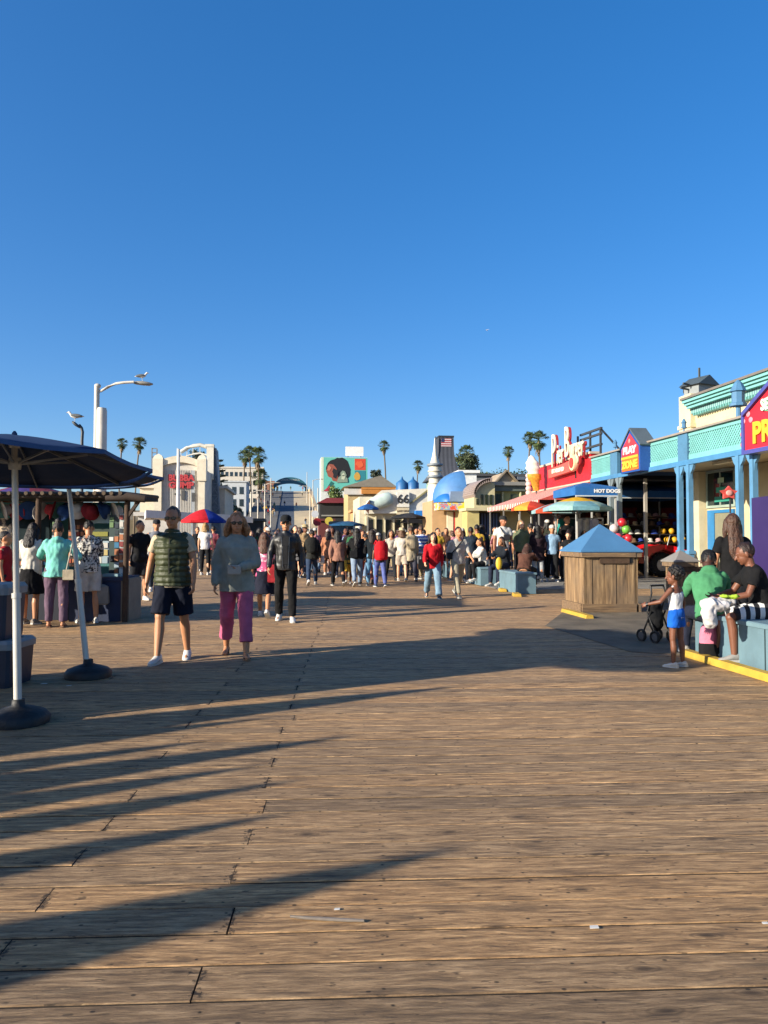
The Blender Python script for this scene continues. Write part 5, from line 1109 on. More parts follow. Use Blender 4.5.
# goods: posters, shirts, hats hung in the kiosk
kw = kr.location; krot = M.Rotation(-YAW, 3, 'Z')
def kp(x, y, z): return V(kw)+krot @ V((x, y, z))
def goods(name, x0, z0, x1, z1, y, m, label, cat, group=None, t=.03, extra=None):
    b = MB(); b.box(0, 0, 0, x1-x0, t, z1-z0); o = b.build(name, m, loc=kp(x0, y, z0), rot=-YAW); tag(o, label, cat, group)
    if extra: extra(o, x1-x0, z1-z0)
    return o
def postcards(o, w_, h):
    rn = random.Random(int(w_*1000)); cols = ['a4b8c4', '3478a0', 'c9b478', '24343c', 'b8744c', 'd4d0c8', '6c8c5c', '8c3434', '1c2c3c', 'e0e0dc']
    nx, nz = max(2, int(w_/.09)), max(3, int(h/.11))
    for i in range(nx):
        for k in range(nz):
            if i*nz+k > 90: continue
            j1, j2, j3 = rn.uniform(-.012, .02), rn.uniform(-.01, .03), rn.uniform(0, .015)
            if rn.random() < .12: continue
            b = MB(); b.box(w_*i/nx+.006, -.012-j3, h*k/nz+.008+j1*.5, w_*(i+1)/nx-.006-abs(j1), -.002, h*(k+1)/nz-.01-abs(j2)); b.build('postcard', plain(cols[rn.randrange(10)]), o)
goods('poster', -.92, 1.66, -.56, 1.9, .3, plain('a9c6cc'), 'pale blue poster under the kiosk roof beside the dark sign', 'poster', extra=None)
goods('kiosk_sign', -.9, 1.38, -.55, 1.56, .28, plain('1d3427'), 'dark green sign board hanging under the pale poster in the kiosk', 'sign', extra=lambda o, w_, h: MB().box(.04, -.01, .05, w_-.04, -.002, h-.05).build('sign_band', plain('8c8a30'), o))
goods('price_poster', -.92, .95, -.58, 1.35, .3, plain('9fb4c0'), 'light price poster behind the shopper in the patterned shirt', 'poster', extra=postcards)
goods('postcard_rack', -.5, .76, -.32, 1.8, .1, plain('2c4444'), 'tall postcard rack left of the kiosk corner post', 'postcard rack', extra=postcards)
goods('postcard_rack', -.29, .78, -.13, 1.82, .0, plain('b8c2c0'), 'narrow pale postcard rack nearest the kiosk corner post', 'postcard rack', extra=postcards)
goods('sticker_board', -1.32, .9, -1.02, 1.75, .35, plain('3a2018'), 'board of small red and brown trinkets in the middle of the kiosk', 'board', extra=lambda o, w_, h: [MB().box(.02+.07*i, -.03, .06+.12*k, .07+.07*i, -.002, .13+.12*k).build('trinket', plain(['a8442c', 'c97c4c', '6b2a20'][(i+k) % 3]), o) for i in range(4) for k in range(6)])
for i, (x, lb) in enumerate(((-1.78, 'dark printed shirt with a pale round print nearest the trinket board'), (-2.12, 'dark printed shirt with a round print above the woman in white'))):
    b = MB(); b.prism([(-.16, 0), (.16, 0), (.15, .34), (.25, .26), (.28, .34), (.13, .46), (-.13, .46), (-.28, .34), (-.25, .26), (-.15, .34)], -.02, .02); o = b.build('display_shirt', fab('1c2c30'), loc=kp(x, .3, 1.35), rot=-YAW); tag(o, lb, 'shirt')
    b = MB(); b.lathe([(.095, -.03), (.095, -.022)], 18); b.lathe([(.06, -.036), (.06, -.031)], 18); b.build('print', blotch('b8c0b8', '3c5050', 18), o, (0, 0, .25), (pi/2, 0, 0)).location.y = -.0
goods('bag_display', -2.75, .8, -2.3, 1.75, .3, blotch('2a2a30', '7c6c5c', 9, .5, 'b8a890'), 'panel of mixed dark bags at the far left of the kiosk', 'bag display')
goods('postcard_rack', -1.5, .76, -1.36, 1.7, .12, plain('20262c'), 'thin dark postcard rack between the shirts and the trinket board', 'postcard rack', extra=postcards)
goods('magnet_board', -2.25, .8, -1.62, 1.25, .3, plain('1c2c34'), 'wide board of small magnets under the two display shirts', 'board', extra=postcards)
goods('counter_box', -.85, .745, -.6, .82, -.2, plain('8c2c2c'), 'flat red box on the kiosk counter', 'box', t=.2); goods('counter_tray', -.5, .745, -.2, .79, -.2, plain('8fb0b8'), 'pale blue tray on the kiosk counter by the corner', 'tray', t=.22)
for i in range(13):
    o = bpy.data.objects.new('baseball_cap', HATM); COL.objects.link(o); o.material_slots[0].link = 'OBJECT'; c_ = ('white', 'd4d0c8') if i % 3 == 0 else (('red', '9c3038') if i % 3 == 1 else ('blue', '2c4c80'))
    o.material_slots[0].material = fab(c_[1]); o.location = kp(-3.0+i*.215, .12, 1.86+.02*(i % 2)); o.rotation_euler = (1.3, 0, i*.7); tag(o, c_[0]+' cap hung in the row under the souvenir kiosk roof', 'hat', c_[0]+' caps hanging in the kiosk')
def small_umbrella(px, py, d, rad, cols, label, hang=.33, pole=True, n=8, cat='umbrella', inner=None):
    p = W(px, py, d); r = empty('market_umbrella', (p.x, p.y, 0), .3, label, cat); b = MB(True); m_ = 5
    for i in range(n):
        b.cur = i % len(cols)
        for k in range(m_):
            b.cur = len(cols) if inner and k < 3 else i % len(cols)
            t0, t1 = k/m_, (k+1)/m_
            def q(t, i_): a_ = 2*pi*i_/n; return V((rad*t*cos(a_), rad*t*sin(a_), p.z-hang*t**1.5))
            b.add([q(t0, i), q(t1, i), q(t1, i+1), q(t0, i+1)], [(0, 1, 2, 3)], True)
    o = b.build('canopy', [fab(c_) for c_ in cols]+([fab(inner)] if inner else []), r); s_ = o.modifiers.new('s', 'SOLIDIFY'); s_.thickness = .004
    b = MB()
    for i in range(n):
        a0, a1 = 2*pi*i/n, 2*pi*(i+1)/n; b.cur = i % len(cols); z = p.z-hang
        b.add([V((rad*cos(a0), rad*sin(a0), z)), V((rad*cos(a1), rad*sin(a1), z)), V((rad*cos(a1), rad*sin(a1), z-.1)), V((rad*cos(a0), rad*sin(a0), z-.1))], [(0, 1, 2, 3)])
    b.build('valance', [fab(c_) for c_ in cols], r)
    if pole: b = MB(); b.tube([(0, 0, 0), (0, 0, p.z)], .025, 8); b.build('pole', mat('aaa79f', .4), r)
    b = MB()
    for i in range(n): a_ = 2*pi*i/n; b.bar((0, 0, p.z-.5), (rad*.55*cos(a_), rad*.55*sin(a_), p.z-hang*.4-.03), .012)
    b.build('struts', mat('777777', .5), r)
small_umbrella(30, 485, 16, 1.0, ['7c2c3c', '4c3a7c', '7c2c3c', '4c3a6c'], 'faded red and purple umbrella above the kiosk at the left', .25)
small_umbrella(-6, 494, 14.5, .35, ['c95c2c', 'd97c3c'], 'small orange umbrella edge at the far left', .12)
small_umbrella(204, 509, 36, 1.05, ['1c3c94', '1c3c94', 'c8202c', 'c8202c', 'c8202c', 'c8202c', '1c3c94', '1c3c94'], 'red and blue market umbrella between the vest man and the woman in grey', .55)
small_umbrella(577, 497, 21.5, .95, ['8fb4b0', '6c9ca8', '9cb8a4', '84a8b4'], 'yellow and pale teal umbrella in front of the blue pop up tent', .3, inner='d8a41c')
small_umbrella(531, 501, 27, .7, ['c9502c', 'e09a3c', 'c9402c'], 'orange and red umbrella left of the yellow teal one', .25)
small_umbrella(519, 503, 33, .65, ['d98a3c', 'b9b49c', 'c9502c'], 'small faded orange umbrella furthest left under the striped awning', .2)
small_umbrella(556, 503, 25, .8, ['8fb0b4', 'a8442c', '9cb8b4'], 'pale blue and rust umbrella between the orange and yellow ones', .25)
small_umbrella(408, 513, 55, 1.3, ['222428', '34363c'], 'black umbrella in front of the route sign shop', .3); small_umbrella(368, 504, 60, .9, ['2c64a8', '245490'], 'small blue umbrella near the orange booth', .35)
small_umbrella(347, 521, 62, 1.5, ['1c4c74', '2a5c80'], 'wide dark blue umbrella below the maroon roofed stall', .3)
# small round signs in the distance
for px, py, d, c_, lb in ((329, 521, 80, 'd9c44c', 'yellow round sign near the foot of the ramp'), (317, 522, 80, 'c42c30', 'red round sign beside the yellow one near the ramp'), (315, 514, 90, 'd4d8dc', 'white small sign on a pole at the ramp foot')):
    p = W(px, py, d); r = empty('round_sign', (p.x, p.y, 0), 0, lb, 'sign'); b = MB(); b.lathe([(.42, -.03), (.42, .03)], 16); b.build('disc', paint(c_), r, (0, -.06, p.z), (pi/2, 0, 0)); b = MB(); b.tube([(0, 0, 0), (0, 0, p.z)], .05, 6); b.build('post', mat('8a8a84'), r)
# street lamp with cabinet, left
p = W(98, 640, 25); z_t = W(98, 386, 25).z; r = empty('street_lamp', (p.x, p.y, 0), 0, 'large white street lamp with a thick boxed shaft and a gull on its curved arm', 'street lamp'); q = 25/FPX
b = MB(); b.tube([(-4*q, 0, 0), (-4*q, 0, z_t)], .085, 10); b.ell((-3.4*q, 0, z_t), (.11, .1, .08)); b.build('pole', paint('cfc9bc'), r)
zb_ = W(98, 408, 25).z; b = MB(); b.rings([[V((1*q+rr*cos(2*pi*j/12), rr*sin(2*pi*j/12), z)) for j in range(12)] for z, rr in ((0, .19), (zb_-.1, .165), (zb_, .14))]); b.build('shaft_box', paint('ddd6c8'), r)
b = MB(); pts = [W(px, py, 25)-V((p.x, p.y, 0)) for px, py in ((95, 392), (101, 391), (108, 387), (116, 383.5), (124, 382.5), (134, 382))]; b.tube(pts, .045, 8); b.build('arm', paint('d6d0c4'), r)
b = MB(); h_ = W(142, 382, 25)-V((p.x, p.y, 0)); b.rings([[V((h_.x+x, rr*cos(2*pi*j/10), h_.z+rz_+.07*(rr/.13)*sin(2*pi*j/10))) for j in range(10)] for x, rr, rz_ in ((-.3, .05, 0), (-.22, .1, 0), (0, .13, -.01), (.2, .11, -.03), (.32, .04, -.03))]); b.build('lamp_head', paint('9a9890'), r)
lamp_head = W(142, 380, 25)
# gooseneck fitting rising over the umbrella
p = W(82, 560, 20); r = empty('gooseneck_lamp', (p.x, p.y, 0), 0, 'dark gooseneck lamp behind the umbrella with a gull standing on it', 'lamp'); b = MB(); b.tube([(0, 0, 0)]+[W(px, py, 20)-V((p.x, p.y, 0)) for px, py in ((82, 440), (82.5, 432), (81.5, 428), (79, 425))], .04, 8); b.build('pole', mat('3a4044', .5), r)
b = MB(); a_, c_ = W(80.5, 427, 20)-V((p.x, p.y, 0)), W(72, 421, 20)-V((p.x, p.y, 0)); b.rings([[a_.lerp(c_, t)+V((0, rr*cos(2*pi*j/10), rr*.45*sin(2*pi*j/10)-.02)) for j in range(10)] for t, rr in ((0, .03), (.2, .09), (.6, .12), (.9, .08), (1, .02))]); b.build('lamp_head', mat('3c4448', .5), r)
# gulls
def gull(loc, rz, label, s=1.0, fly=False):
    r = empty('seagull', loc, rz, label, 'gull', sc=s); b = MB()
    b.ell((0, 0, .19), (.17, .075, .075), 12, 8, Euler((0, .12, 0)).to_matrix()); b.caps((-.12, 0, .22), (-.19, 0, .3), .045, .035); b.ell((-.2, 0, .31), (.05, .036, .038)); b.caps((.12, 0, .19), (.3, 0, .17), .05, .012)
    b.caps((-.01, .025, .12), (-.01, .025, .02), .01, .007, 6); b.caps((-.01, -.025, .12), (-.01, -.025, .02), .01, .007, 6); b.caps((-.01, .025, .01), (-.05, .025, .008), .009, .007, 6); b.caps((-.01, -.025, .01), (-.05, -.025, .008), .009, .007, 6)
    if fly:
        for s_ in (-1, 1): b.caps((0, 0, .2), (.02, s_*.3, .3), .035, .02); b.caps((.02, s_*.3, .3), (.12, s_*.6, .24), .02, .008)
    me = finish(b, .009, 2, .4); part('body', me, [mat('dcdad4', .7)], r); w_ = MB()
    if not fly:
        for s_ in (-1, 1): w_.ell((.06, s_*.06, .2), (.19, .025, .055), 12, 8, Euler((0, .1, 0)).to_matrix())
        w_.build('wing', mat('4d5358', .7), r)
    k_ = MB(); k_.caps((-.24, 0, .305), (-.29, 0, .295), .012, .006, 6); k_.build('beak', mat('c99a2c', .5), r)
gull(W(75, 421.8, 20), R(-10), 'gull with dark folded wings standing on the gooseneck lamp', .8); gull(lamp_head-V((0, 0, .02)), R(170), 'small gull resting on top of the white street lamp head', .8)
gull(W(487, 331, 90), R(30), 'tiny dark bird flying high in the open sky', .55, True)
# ------------------------------------------------------------------ bins, benches
BINW = wood_mat('bin_wood', '8f7048', 'b08c5c', '55402a', gx=9, gy=9, knots=False, tone=True, wear=.7)
def grain_wood(name, c1, c2, c3, vert=True):
    m, t, b = newmat(name); L = t.links.new; tc = nd(t, 'ShaderNodeTexCoord'); mp = nd(t, 'ShaderNodeMapping'); mp.inputs['Scale'].default_value = (14, 14, 1.1) if vert else (1.1, 14, 14); L(tc.outputs['Object'], mp.inputs['Vector'])
    g = nd(t, 'ShaderNodeTexNoise', i_Scale=1.6, i_Detail=8.0, i_Roughness=.7); L(mp.outputs[0], g.inputs['Vector']); r_ = ramp(t, [(.3, lin(c3)), (.5, lin(c1)), (.7, lin(c2))]); L(g.outputs['Fac'], r_.inputs[0])
    n = nd(t, 'ShaderNodeTexNoise', i_Scale=2.2, i_Detail=5.0); L(tc.outputs['Object'], n.inputs['Vector']); r2 = ramp(t, [(.45, 0.0), (.7, .6)]); L(n.outputs['Fac'], r2.inputs[0]); mx = nd(t, 'ShaderNodeMix', data_type='RGBA'); L(r2.outputs[0], mx.inputs[0]); L(r_.outputs[0], mx.inputs[6]); mx.inputs[7].default_value = (*lin('5c5044'), 1)
    L(mx.outputs[2], b.inputs['Base Color']); b.inputs['Roughness'].default_value = .8; bp = nd(t, 'ShaderNodeBump', i_Strength=.5, i_Distance=.01); L(g.outputs['Fac'], bp.inputs['Height']); L(bp.outputs[0], b.inputs['Normal']); return m
WV = grain_wood('bin_boards', '7c6346', 'a08661', '3c2f22'); WH = grain_wood('trim_boards', '6c563e', '8a7050', '3c2e22', False)
def bin_(loc, s, hgt, roofcol, label, rz=0, body=(WV, WH), roof_h=.57):
    r = empty('trash_bin', loc, rz, label, 'trash bin'); h = s/2; b = MB(); b.box(-h+.06, -h+.06, .1, h-.06, h-.06, hgt-.1); b.build('core', mat('1c1510', .9), r)
    for side in range(4):
        mx = M.Rotation(side*pi/2, 4, 'Z'); n = 5; wds = [.16, .24, .2, .22, .18]; x = -h; 
        for k in range(n):
            x1 = x+wds[k]*s; g = .004; b = MB(); b.box(x+g+(0.02 if k == 0 else 0), -h-.0+.01*(k % 2), .1, x1-g-(.02 if k == n-1 else 0), -h+.055, hgt-.06, mx); b.build('board', body[0], r); x = x1
    for sx, sy in ((-1, -1), (1, -1), (1, 1), (-1, 1)): b = MB(); b.box(sx*h-.03*(1+sx), sy*h-.03*(1+sy), .1, sx*h+.03*(1-sx), sy*h+.03*(1-sy), hgt-.062); b.build('corner_post', body[0], r)
    for side in range(4):
        mx = M.Rotation(side*pi/2, 4, 'Z'); b = MB(); b.box(-h-.04, -h-.045, .0, h+.04-.085, -h-.003, .16, mx); b.build('plinth', body[1], r); b = MB(); b.box(-h-.05, -h-.06, hgt-.06, h+.05-.11, -h+.06, hgt+.03, mx); b.build('eave_trim', body[1], r)
    e = h+.075; b = MB(); b.rings([[V((x*e*k, y*e*k, z)) for x, y in ((-1, -1), (1, -1), (1, 1), (-1, 1))] for k, z in ((1, hgt+.033), (1, hgt+.06), (.01, hgt+roof_h))], smooth=False); b.build('roof', paint(roofcol, .6, .2), r)
    b = MB(); b.box(-.22, -h-.03, hgt-.18, .36, -h-.005, hgt-.065); b.build('flap', mat('4d3826', .8, 0, .25, 10), r); b = MB(); b.box(.36, -h-.012, hgt-.17, .42, -h-.004, hgt-.07); b.build('hinge', mat('222222', .5), r); return r
bp_ = G(583, 613); BS = 1.06
bin_((bp_.x+BS/2+.05, bp_.y+BS/2+.05, 0), BS, 1.1, '4a7da8', 'large square wooden trash bin with a blue pyramid roof', R(-1))
gb = W(680, 560, 16.5); bin_((gb.x, gb.y, 0), .42, .86, '8a8680', 'smaller trash bin with a grey pyramid roof behind the child', R(4), roof_h=.28)
def curb(name, pts, label, h=.075, w_=.13, cat='kerb', grp=None):
    a_, c_ = V(pts[0]), V(pts[1]); a_.z = c_.z = .005; d = (c_-a_).normalized(); s = V((-d.y, d.x, 0))*w_*-1; b = MB()
    b.rings([[q+s*u+V((0, 0, z)) for u, z in ((0, 0), (.1, h), (.9, h), (1, 0))] for q in (a_, c_)], smooth=False); tag(b.build(name, mat('c8a238', .65, 0, .12, 5, .2, 30, dirt=.35)), label, cat, grp)
KX = 4.58
KE = G(684, 656).y
curb('yellow_kerb', ((KX, 3.0, 0), (KX, KE, 0)), 'long yellow kerb running along the foot of the near bench wall')
q0 = G(561, 612); q1 = G(586, 619); curb('yellow_kerb', (q1, q0), 'short yellow wheel stop on the deck at the left foot of the blue roofed bin', .06, .14)
def bench(x0, y0, x1, y1, h, label, grp='blue grey bench blocks'):
    r = empty('bench_block', (x0, y0, 0), 0, label, 'bench', grp); b = MB(); w_, l = x1-x0, y1-y0; b.box(.02, .02, .01, w_-.02, l-.02, h-.05); b.build('base', mat('64828f', .75, 0, .12, 1.8, .15, 20, dirt=.35), r)
    b = MB(); b.rings([[V((x, y, z)) for x, y in ((e, e), (w_-e, e), (w_-e, l-e), (e, l-e))] for z, e in ((h-.05, 0), (h-.01, 0), (h, .012))], smooth=False); b.build('seat_slab', mat('6e8c98', .7, 0, .1, 2, .15, 20, dirt=.35), r)
    for k in range(1, max(2, int(l/1.2))): b = MB(); b.box(.012, k*l/int(max(1, l/1.2))-.006, .02, .019, k*l/int(max(1, l/1.2))+.006, h-.052); b.build('joint', mat('2a3d44', .8), r)
bench(KX+.22, 4.6, KX+.85, KE+.1, .52, 'long blue grey bench wall at the right edge where the green hoodie sits')
c0 = G(517.5, 594.5); BX = c0.x
bench(BX, c0.y, BX+.5, c0.y+1.9, .54, 'blue grey bench block whose square end faces us left of the wooden bin')
bench(BX-.1, c0.y+3.4, BX+.4, c0.y+5.4, .54, 'second blue grey bench block under the woman in the white top'); bench(BX-.2, c0.y+7.6, BX+.3, c0.y+9.4, .54, 'third blue grey bench block further back behind the walking pair')
for i, (px, py) in enumerate(((500, 592), (514, 597), (484, 583))):
    q0 = G(px, py); curb('yellow_kerb', (q0, q0+V((.1, .55, 0))), ['yellow kerb block at the left corner of the first bench block', 'yellow kerb block at the near corner of the first bench block', 'yellow kerb block below the seated woman in white'][i], .07, .18, grp='yellow kerb blocks at the benches')
# ------------------------------------------------------------------ red buggy
c0 = W(661, 576, 27.5); r = empty('red_buggy', (c0.x, c0.y, 0), -YAW, 'small red open off road buggy with knobby tyres parked by the porch columns', 'buggy')
def wheel(x, y, s=1):
    b = MB(); rs = []; t_ = .16*s; R_ = .45
    for i in range(40):
        a_ = 2*pi*i/40; k = 1.0 if i % 2 else .94; rs.append([V((x+cos(a_)*rr*k, y+yy, .45+sin(a_)*rr*k)) for yy, rr in ((-t_, .24), (-t_, .38), (-t_*.7, R_), (t_*.7, R_), (t_, .38), (t_, .24))])
    rs.append(rs[0]); w_ = empty('wheel', (0, 0, 0)); w_.parent = r
    q_ = MB(); n = 6
    for i in range(40):
        for j in range(n): q_.add([rs[i][j], rs[i][(j+1) % n], rs[i+1][(j+1) % n], rs[i+1][j]], [(0, 1, 2, 3)])
    q_.build('tyre', mat('1b1b1c', .85, 0, .2, 10), w_); q_ = MB(); q_.lathe([(.24, -.1), (.22, -.12), (.1, -.06), (.06, -.13), (.01, -.14)], 18); q_.build('rim', mat('cfccc4', .4, .2), w_, (x, y, .45), (-pi/2, 0, 0))
for x in (0, 2.1):
    for y in (-.1, 1.2): wheel(x, y)
b = MB(); pr = [(-.95, .78), (-.9, .95), (-.55, 1.08), (-.1, 1.18), (.35, 1.12), (.8, .98), (1.5, .98), (1.9, 1.15), (2.4, 1.1), (2.7, .9), (2.65, .72), (2.45, .8), (2.1, .98), (1.75, .85), (1.55, .6), (.6, .6), (.42, .85), (.0, 1.0), (-.42, .85), (-.55, .7)]
b.prism(pr, -.3, -.02); b.prism(pr, 1.15, 1.42); b.build('fender', paint('e81c24', .35, .1), r); b = MB(); b.prism([(-.85, .5), (-.9, .8), (-.5, .98), (.6, .98), (.7, .8), (1.6, .8), (1.8, 1.0), (2.5, 1.0), (2.6, .5)], -.015, 1.145); b.build('body', paint('b01820', .35, .1), r)
b = MB(); b.tube([(.6, 0, .95), (.75, 0, 1.5), (1.7, 0, 1.5), (1.9, 0, .98)], .03, 8); b.tube([(.6, 1.1, .95), (.75, 1.1, 1.5), (1.7, 1.1, 1.5), (1.9, 1.1, .98)], .03, 8); b.bar((.75, 0, 1.5), (.75, 1.1, 1.5), .05); b.build('roll_bar', mat('7c7c7c', .4, .5), r)
for y in (-.16, 1.28): b = MB(); b.ell((-.95, y, .62), (.1, .12, .16)); b.build('headlight', paint('e0b42c', .3), r)
b = MB(); b.ell((-.88, .1, .75), (.12, .2, .14)); b.build('bumper_pad', paint('c42434', .3), r)
for x in (1.0, 1.45): b = MB(); b.rings([[V((x+a_, y, z)) for a_, z in ((0, .8), (.35, .82), (.4, .9), (.12, .95), (.1, 1.35), (0, 1.35))] for y in (.2, .9)], smooth=False); b.build('seat', mat('2c2c2c', .7), r)
# ------------------------------------------------------------------ umbrella and hut forms added off-frame left to throw the long shadows
ca, sa = cos(SH), sin(SH)
def caster(tip, H, label, wd=.26):
    L = H/math.tan(SUN_EL); p = V((tip.x-ca*L, tip.y-sa*L, 0)); r = empty('shadow_umbrella', p, 0, label, 'umbrella', 'added shadow casters left of the walkway'); b = MB(); b.lathe([(.28, 0), (.28, .06), (.1, .1), (.03, .12)], 16); b.build('base', mat('2a2a2a'), r)
    b = MB(); b.tube([(0, 0, .1), (0, 0, H)], .022, 8); b.build('pole', mat('c9c6be', .4), r); b = MB(); n = 16
    b.rings([[V((rr*(1+.25*cos(8*2*pi*j/n/1))*cos(2*pi*j/n), rr*(1+.25*cos(8*pi*j/n))*sin(2*pi*j/n), z)) for j in range(n)] for rr, z in ((.01, H), (wd*.32, H-.35), (wd*.62, H-.8), (wd*.8, H-1.15), (wd*.9, H-1.5), (wd*.55, H-1.55))]); b.build('canopy', fab('1c3050'), r)
for i, (px, py, H) in enumerate(((455, 848, 2.55), (281, 814, 2.35), (296, 780, 2.4), (255, 766, 2.3), (350, 736, 2.55), (265, 718, 2.3), (205, 741, 2.3), (458, 686, 2.6))):
    caster(G(px, py), H, ['added umbrella shaped shadow caster nearest the camera position', 'second added umbrella shaped shadow caster of the left row', 'third added umbrella shaped shadow caster of the left row', 'fourth added umbrella shaped shadow caster of the left row', 'fifth, taller added umbrella shaped shadow caster of the left row', 'sixth added umbrella shaped shadow caster of the left row', 'seventh added umbrella shaped shadow caster of the left row', 'last added umbrella shaped shadow caster of the left row'][i], .42 if i == 0 else .34)
# tall hut form added out of view to cast the wide shadow band
tipn = W(655, 655, DG(655)); A = G(655, 655); B_ = G(640, 624); 
B_ = B_+(A-B_).normalized()*.4; mid = (A+B_)/2; Lh = 4.4/math.tan(SUN_EL); hp_ = V((mid.x-ca*(Lh-.3), mid.y-sa*(Lh-.3), 0)); wband = abs((B_-A).dot(V((-sa, ca, 0))))
r = empty('shadow_hut', (hp_.x, hp_.y, 0), SH, 'added hut shaped shadow caster standing off to the left of the walkway', 'hut'); b = MB(); b.box(-1.2, -wband/2, 0, .0, wband/2, 4.1); b.build('wall', paint('3c6c88'), r)
b = MB(); b.box(-1.3, -wband/2-.03, 4.103, .1, wband/2+.03, 4.4); b.build('roof', paint('8c8a84'), r); b = MB(); b.box(-.02, -.8, 1.0, .03, .8, 2.2); b.build('window', glass(), r)
# little litter bits on the deck
for i, (px, py, sx, lb) in enumerate(((337, 910, .02, 'tiny white litter scrap on the boards left of centre'), (594, 928, .03, 'small white paper chip on the deck right of centre'), (44, 684, .05, 'white paper scrap in the umbrella shade'), (69, 686, .04, 'pale flat scrap just in front of the second umbrella base'), (765, 924, .02, 'tiny pale chip by the right edge of the boards'))):
    p = G(px, py); b = MB(); b.prism([(-sx*.6, -.3*sx), (sx*.5, -.35*sx), (sx*.6, .3*sx), (-.4*sx, .35*sx)], 0, .002, M(((1, 0, 0, 0), (0, 0, 1, 0), (0, 1, 0, 0), (0, 0, 0, 1)))); tag(b.build('litter_scrap', mat('e6e3da', .8), loc=(p.x, p.y, .003)), lb, 'litter')
p = G(290, 918); q = G(364, 922); b = MB(); b.rings([[p.lerp(q, t)+V((0, w_*u, .003+zz)) for u, zz in ((-1, 0), (0, .008), (1, 0))] for t, w_ in ((0, .004), (.2, .012), (.5, .014), (.8, .012), (1, .007))]); tag(b.build('plastic_strip', mat('857b70', .3)), 'flattened clear plastic straw wrapper on the foreground boards', 'wrapper')
# ------------------------------------------------------------------ foreground people
def put(px, yf, yh, label, rz=0, **k):
    p, H = stand_at(px, yf, yh); k.setdefault('H', H); H = k.pop('H'); return person(p, rz, H, label, **k), p, H
OL = '3d4428'
# man in the vest
vp = P(aL=-10, kL=10, aR=14, kR=4, sL=6, sR=-6, eL=18, eR=24, oL=13, oR=14, lean=2)
K, p, H = put(172, 661, 503, 'man in an olive quilted vest, navy shorts and white sneakers walking towards us', R(-6), pose=vp, top=('tee', 'cfc0a4'), bot=('shorts', '141a2c'), hair=('short', '5c4a3c'), sk='mid', shoe=('sneaker', 'dedcd6'), fine=True, glasses=True)
vest = part('puffer_vest', pm('top', vp, 'vest', .0065, True), [mat(OL, .55, 0, .12, 8, .35, 24, .4)], K['root'])
b = MB(); J = K['J']; b.bar(J['P']+J['S']*.02+J['N']*.162, J['P']+J['S']*.3+J['N']*.172, .012, .008); b.bar(J['P']+J['S']*.3+J['N']*.172, J['P']+J['S']*.47+J['N']*.13, .012, .008); b.build('zip', mat('1c2014'), vest)
# beard shade as a thin chin piece
# woman in grey
wp = P(aL=16, kL=5, aR=-12, kR=14, sL=14, eL=62, iL=48, oL=8, sR=-4, eR=26, oR=10, lean=3)
K, p, H = put(236, 657, 508, 'woman in a loose grey green sweater and cropped pink trousers walking barefoot in sandals', R(4), pose=wp, top=('sweater', '9a9c90'), bot=('cropped', 'c26486'), hair=('wavy', 'a4744a'), sk='mid', shoe=('sandal', '8c6a4c'), fem=True, fine=True, glasses=True)
J = K['J']; hd = J['wL']+J['hdL']*.09; s = H/1.765
def world(root, v): return M.Translation(root.location) @ M.Rotation(root.rotation_euler.z, 4, 'Z') @ M.Diagonal((*root.scale, 1)) @ v
o = empty('pouch_camera', world(K['root'], hd), 0, 'small pale grey pouch carried at the waist by the woman in grey', 'pouch'); b = MB(); b.rings([[V((x*.075*k, y*.035*k, z)) for x, y in ((-1, -.8), (-.8, -1), (.8, -1), (1, -.8), (1, .8), (.8, 1), (-.8, 1), (-1, .8))] for z, k in ((-.055, .85), (-.045, 1), (.04, 1), (.052, .85))], smooth=False); b.build('case', fab('a9a59c'), o); b = MB(); b.lathe([(.028, -.05), (.028, -.036)], 14); b.build('lens', mat('3c3a38', .4), o, None, (pi/2, 0, 0)).location = (.02, 0, 0)
# pink top person behind her
put(264, 617, 528, 'woman in a pink top and dark skirt half hidden behind the woman in grey', R(175), pose='walk', top=('tee', blotch('b84c78', 'd8c8cc', 5, .5, 'c96c8c')), bot=('skirt', '1c1f30'), hair=('long', '5c3c2c'), sk='mid', shoe=('sneaker', 'd8d4d0'), fem=True)
q = G(272, 617); o = empty('red_bag', (q.x+.05, q.y-.1, .62), 0, 'red carrier bag beside the pink top woman and the man in black', 'bag'); b = MB(); b.rings([[V((x*.13*k, y*.06*k, z)) for x, y in ((-1, -1), (1, -1), (1, 1), (-1, 1))] for z, k in ((0, .9), (.02, 1), (.3, .95), (.31, .8))], smooth=False); b.build('sack', fab('b8343c'), o); b = MB(); b.tube([(-.06, 0, .3), (-.04, 0, .42), (.04, 0, .42), (.06, 0, .3)], .006, 6); b.build('handle', fab('8c2c30'), o)
# man in black
mp_ = P(aL=12, kL=4, aR=-10, kR=10, sL=-6, sR=6, eL=16, eR=16, oL=13, oR=13, lean=1)
K, p, H = put(285.5, 621, 513, 'man in black cap, sunglasses, black jacket and black trousers walking towards us', R(-2), pose=mp_, top=('jacket', mat('16171a', .5, 0, .2, 7, .5, 9, .5)), bot=('trousers', '141416'), hair=('short', '1c1612'), sk='mid', shoe=('sneaker', 'dcdad4'), cap=('cap', '1a1c1e'), fine=True, glasses=True)
J = K['J']; b = MB(); b.bar(J['P']+J['S']*.0+J['N']*.153, J['P']+J['S']*.3+J['N']*.152, .075, .012); b.bar(J['P']+J['S']*.3+J['N']*.152, J['P']+J['S']*.46+J['N']*.125, .1, .012); b.build('undershirt', fab('26272a'), K['root'])
b = MB()
for s_ in (-1, 1): b.bar(J['P']+J['S']*-.06+J['N']*.155+V((s_*.045, 0, 0)), J['P']+J['S']*.44+J['N']*.137+V((s_*.062, 0, 0)), .008, .012)
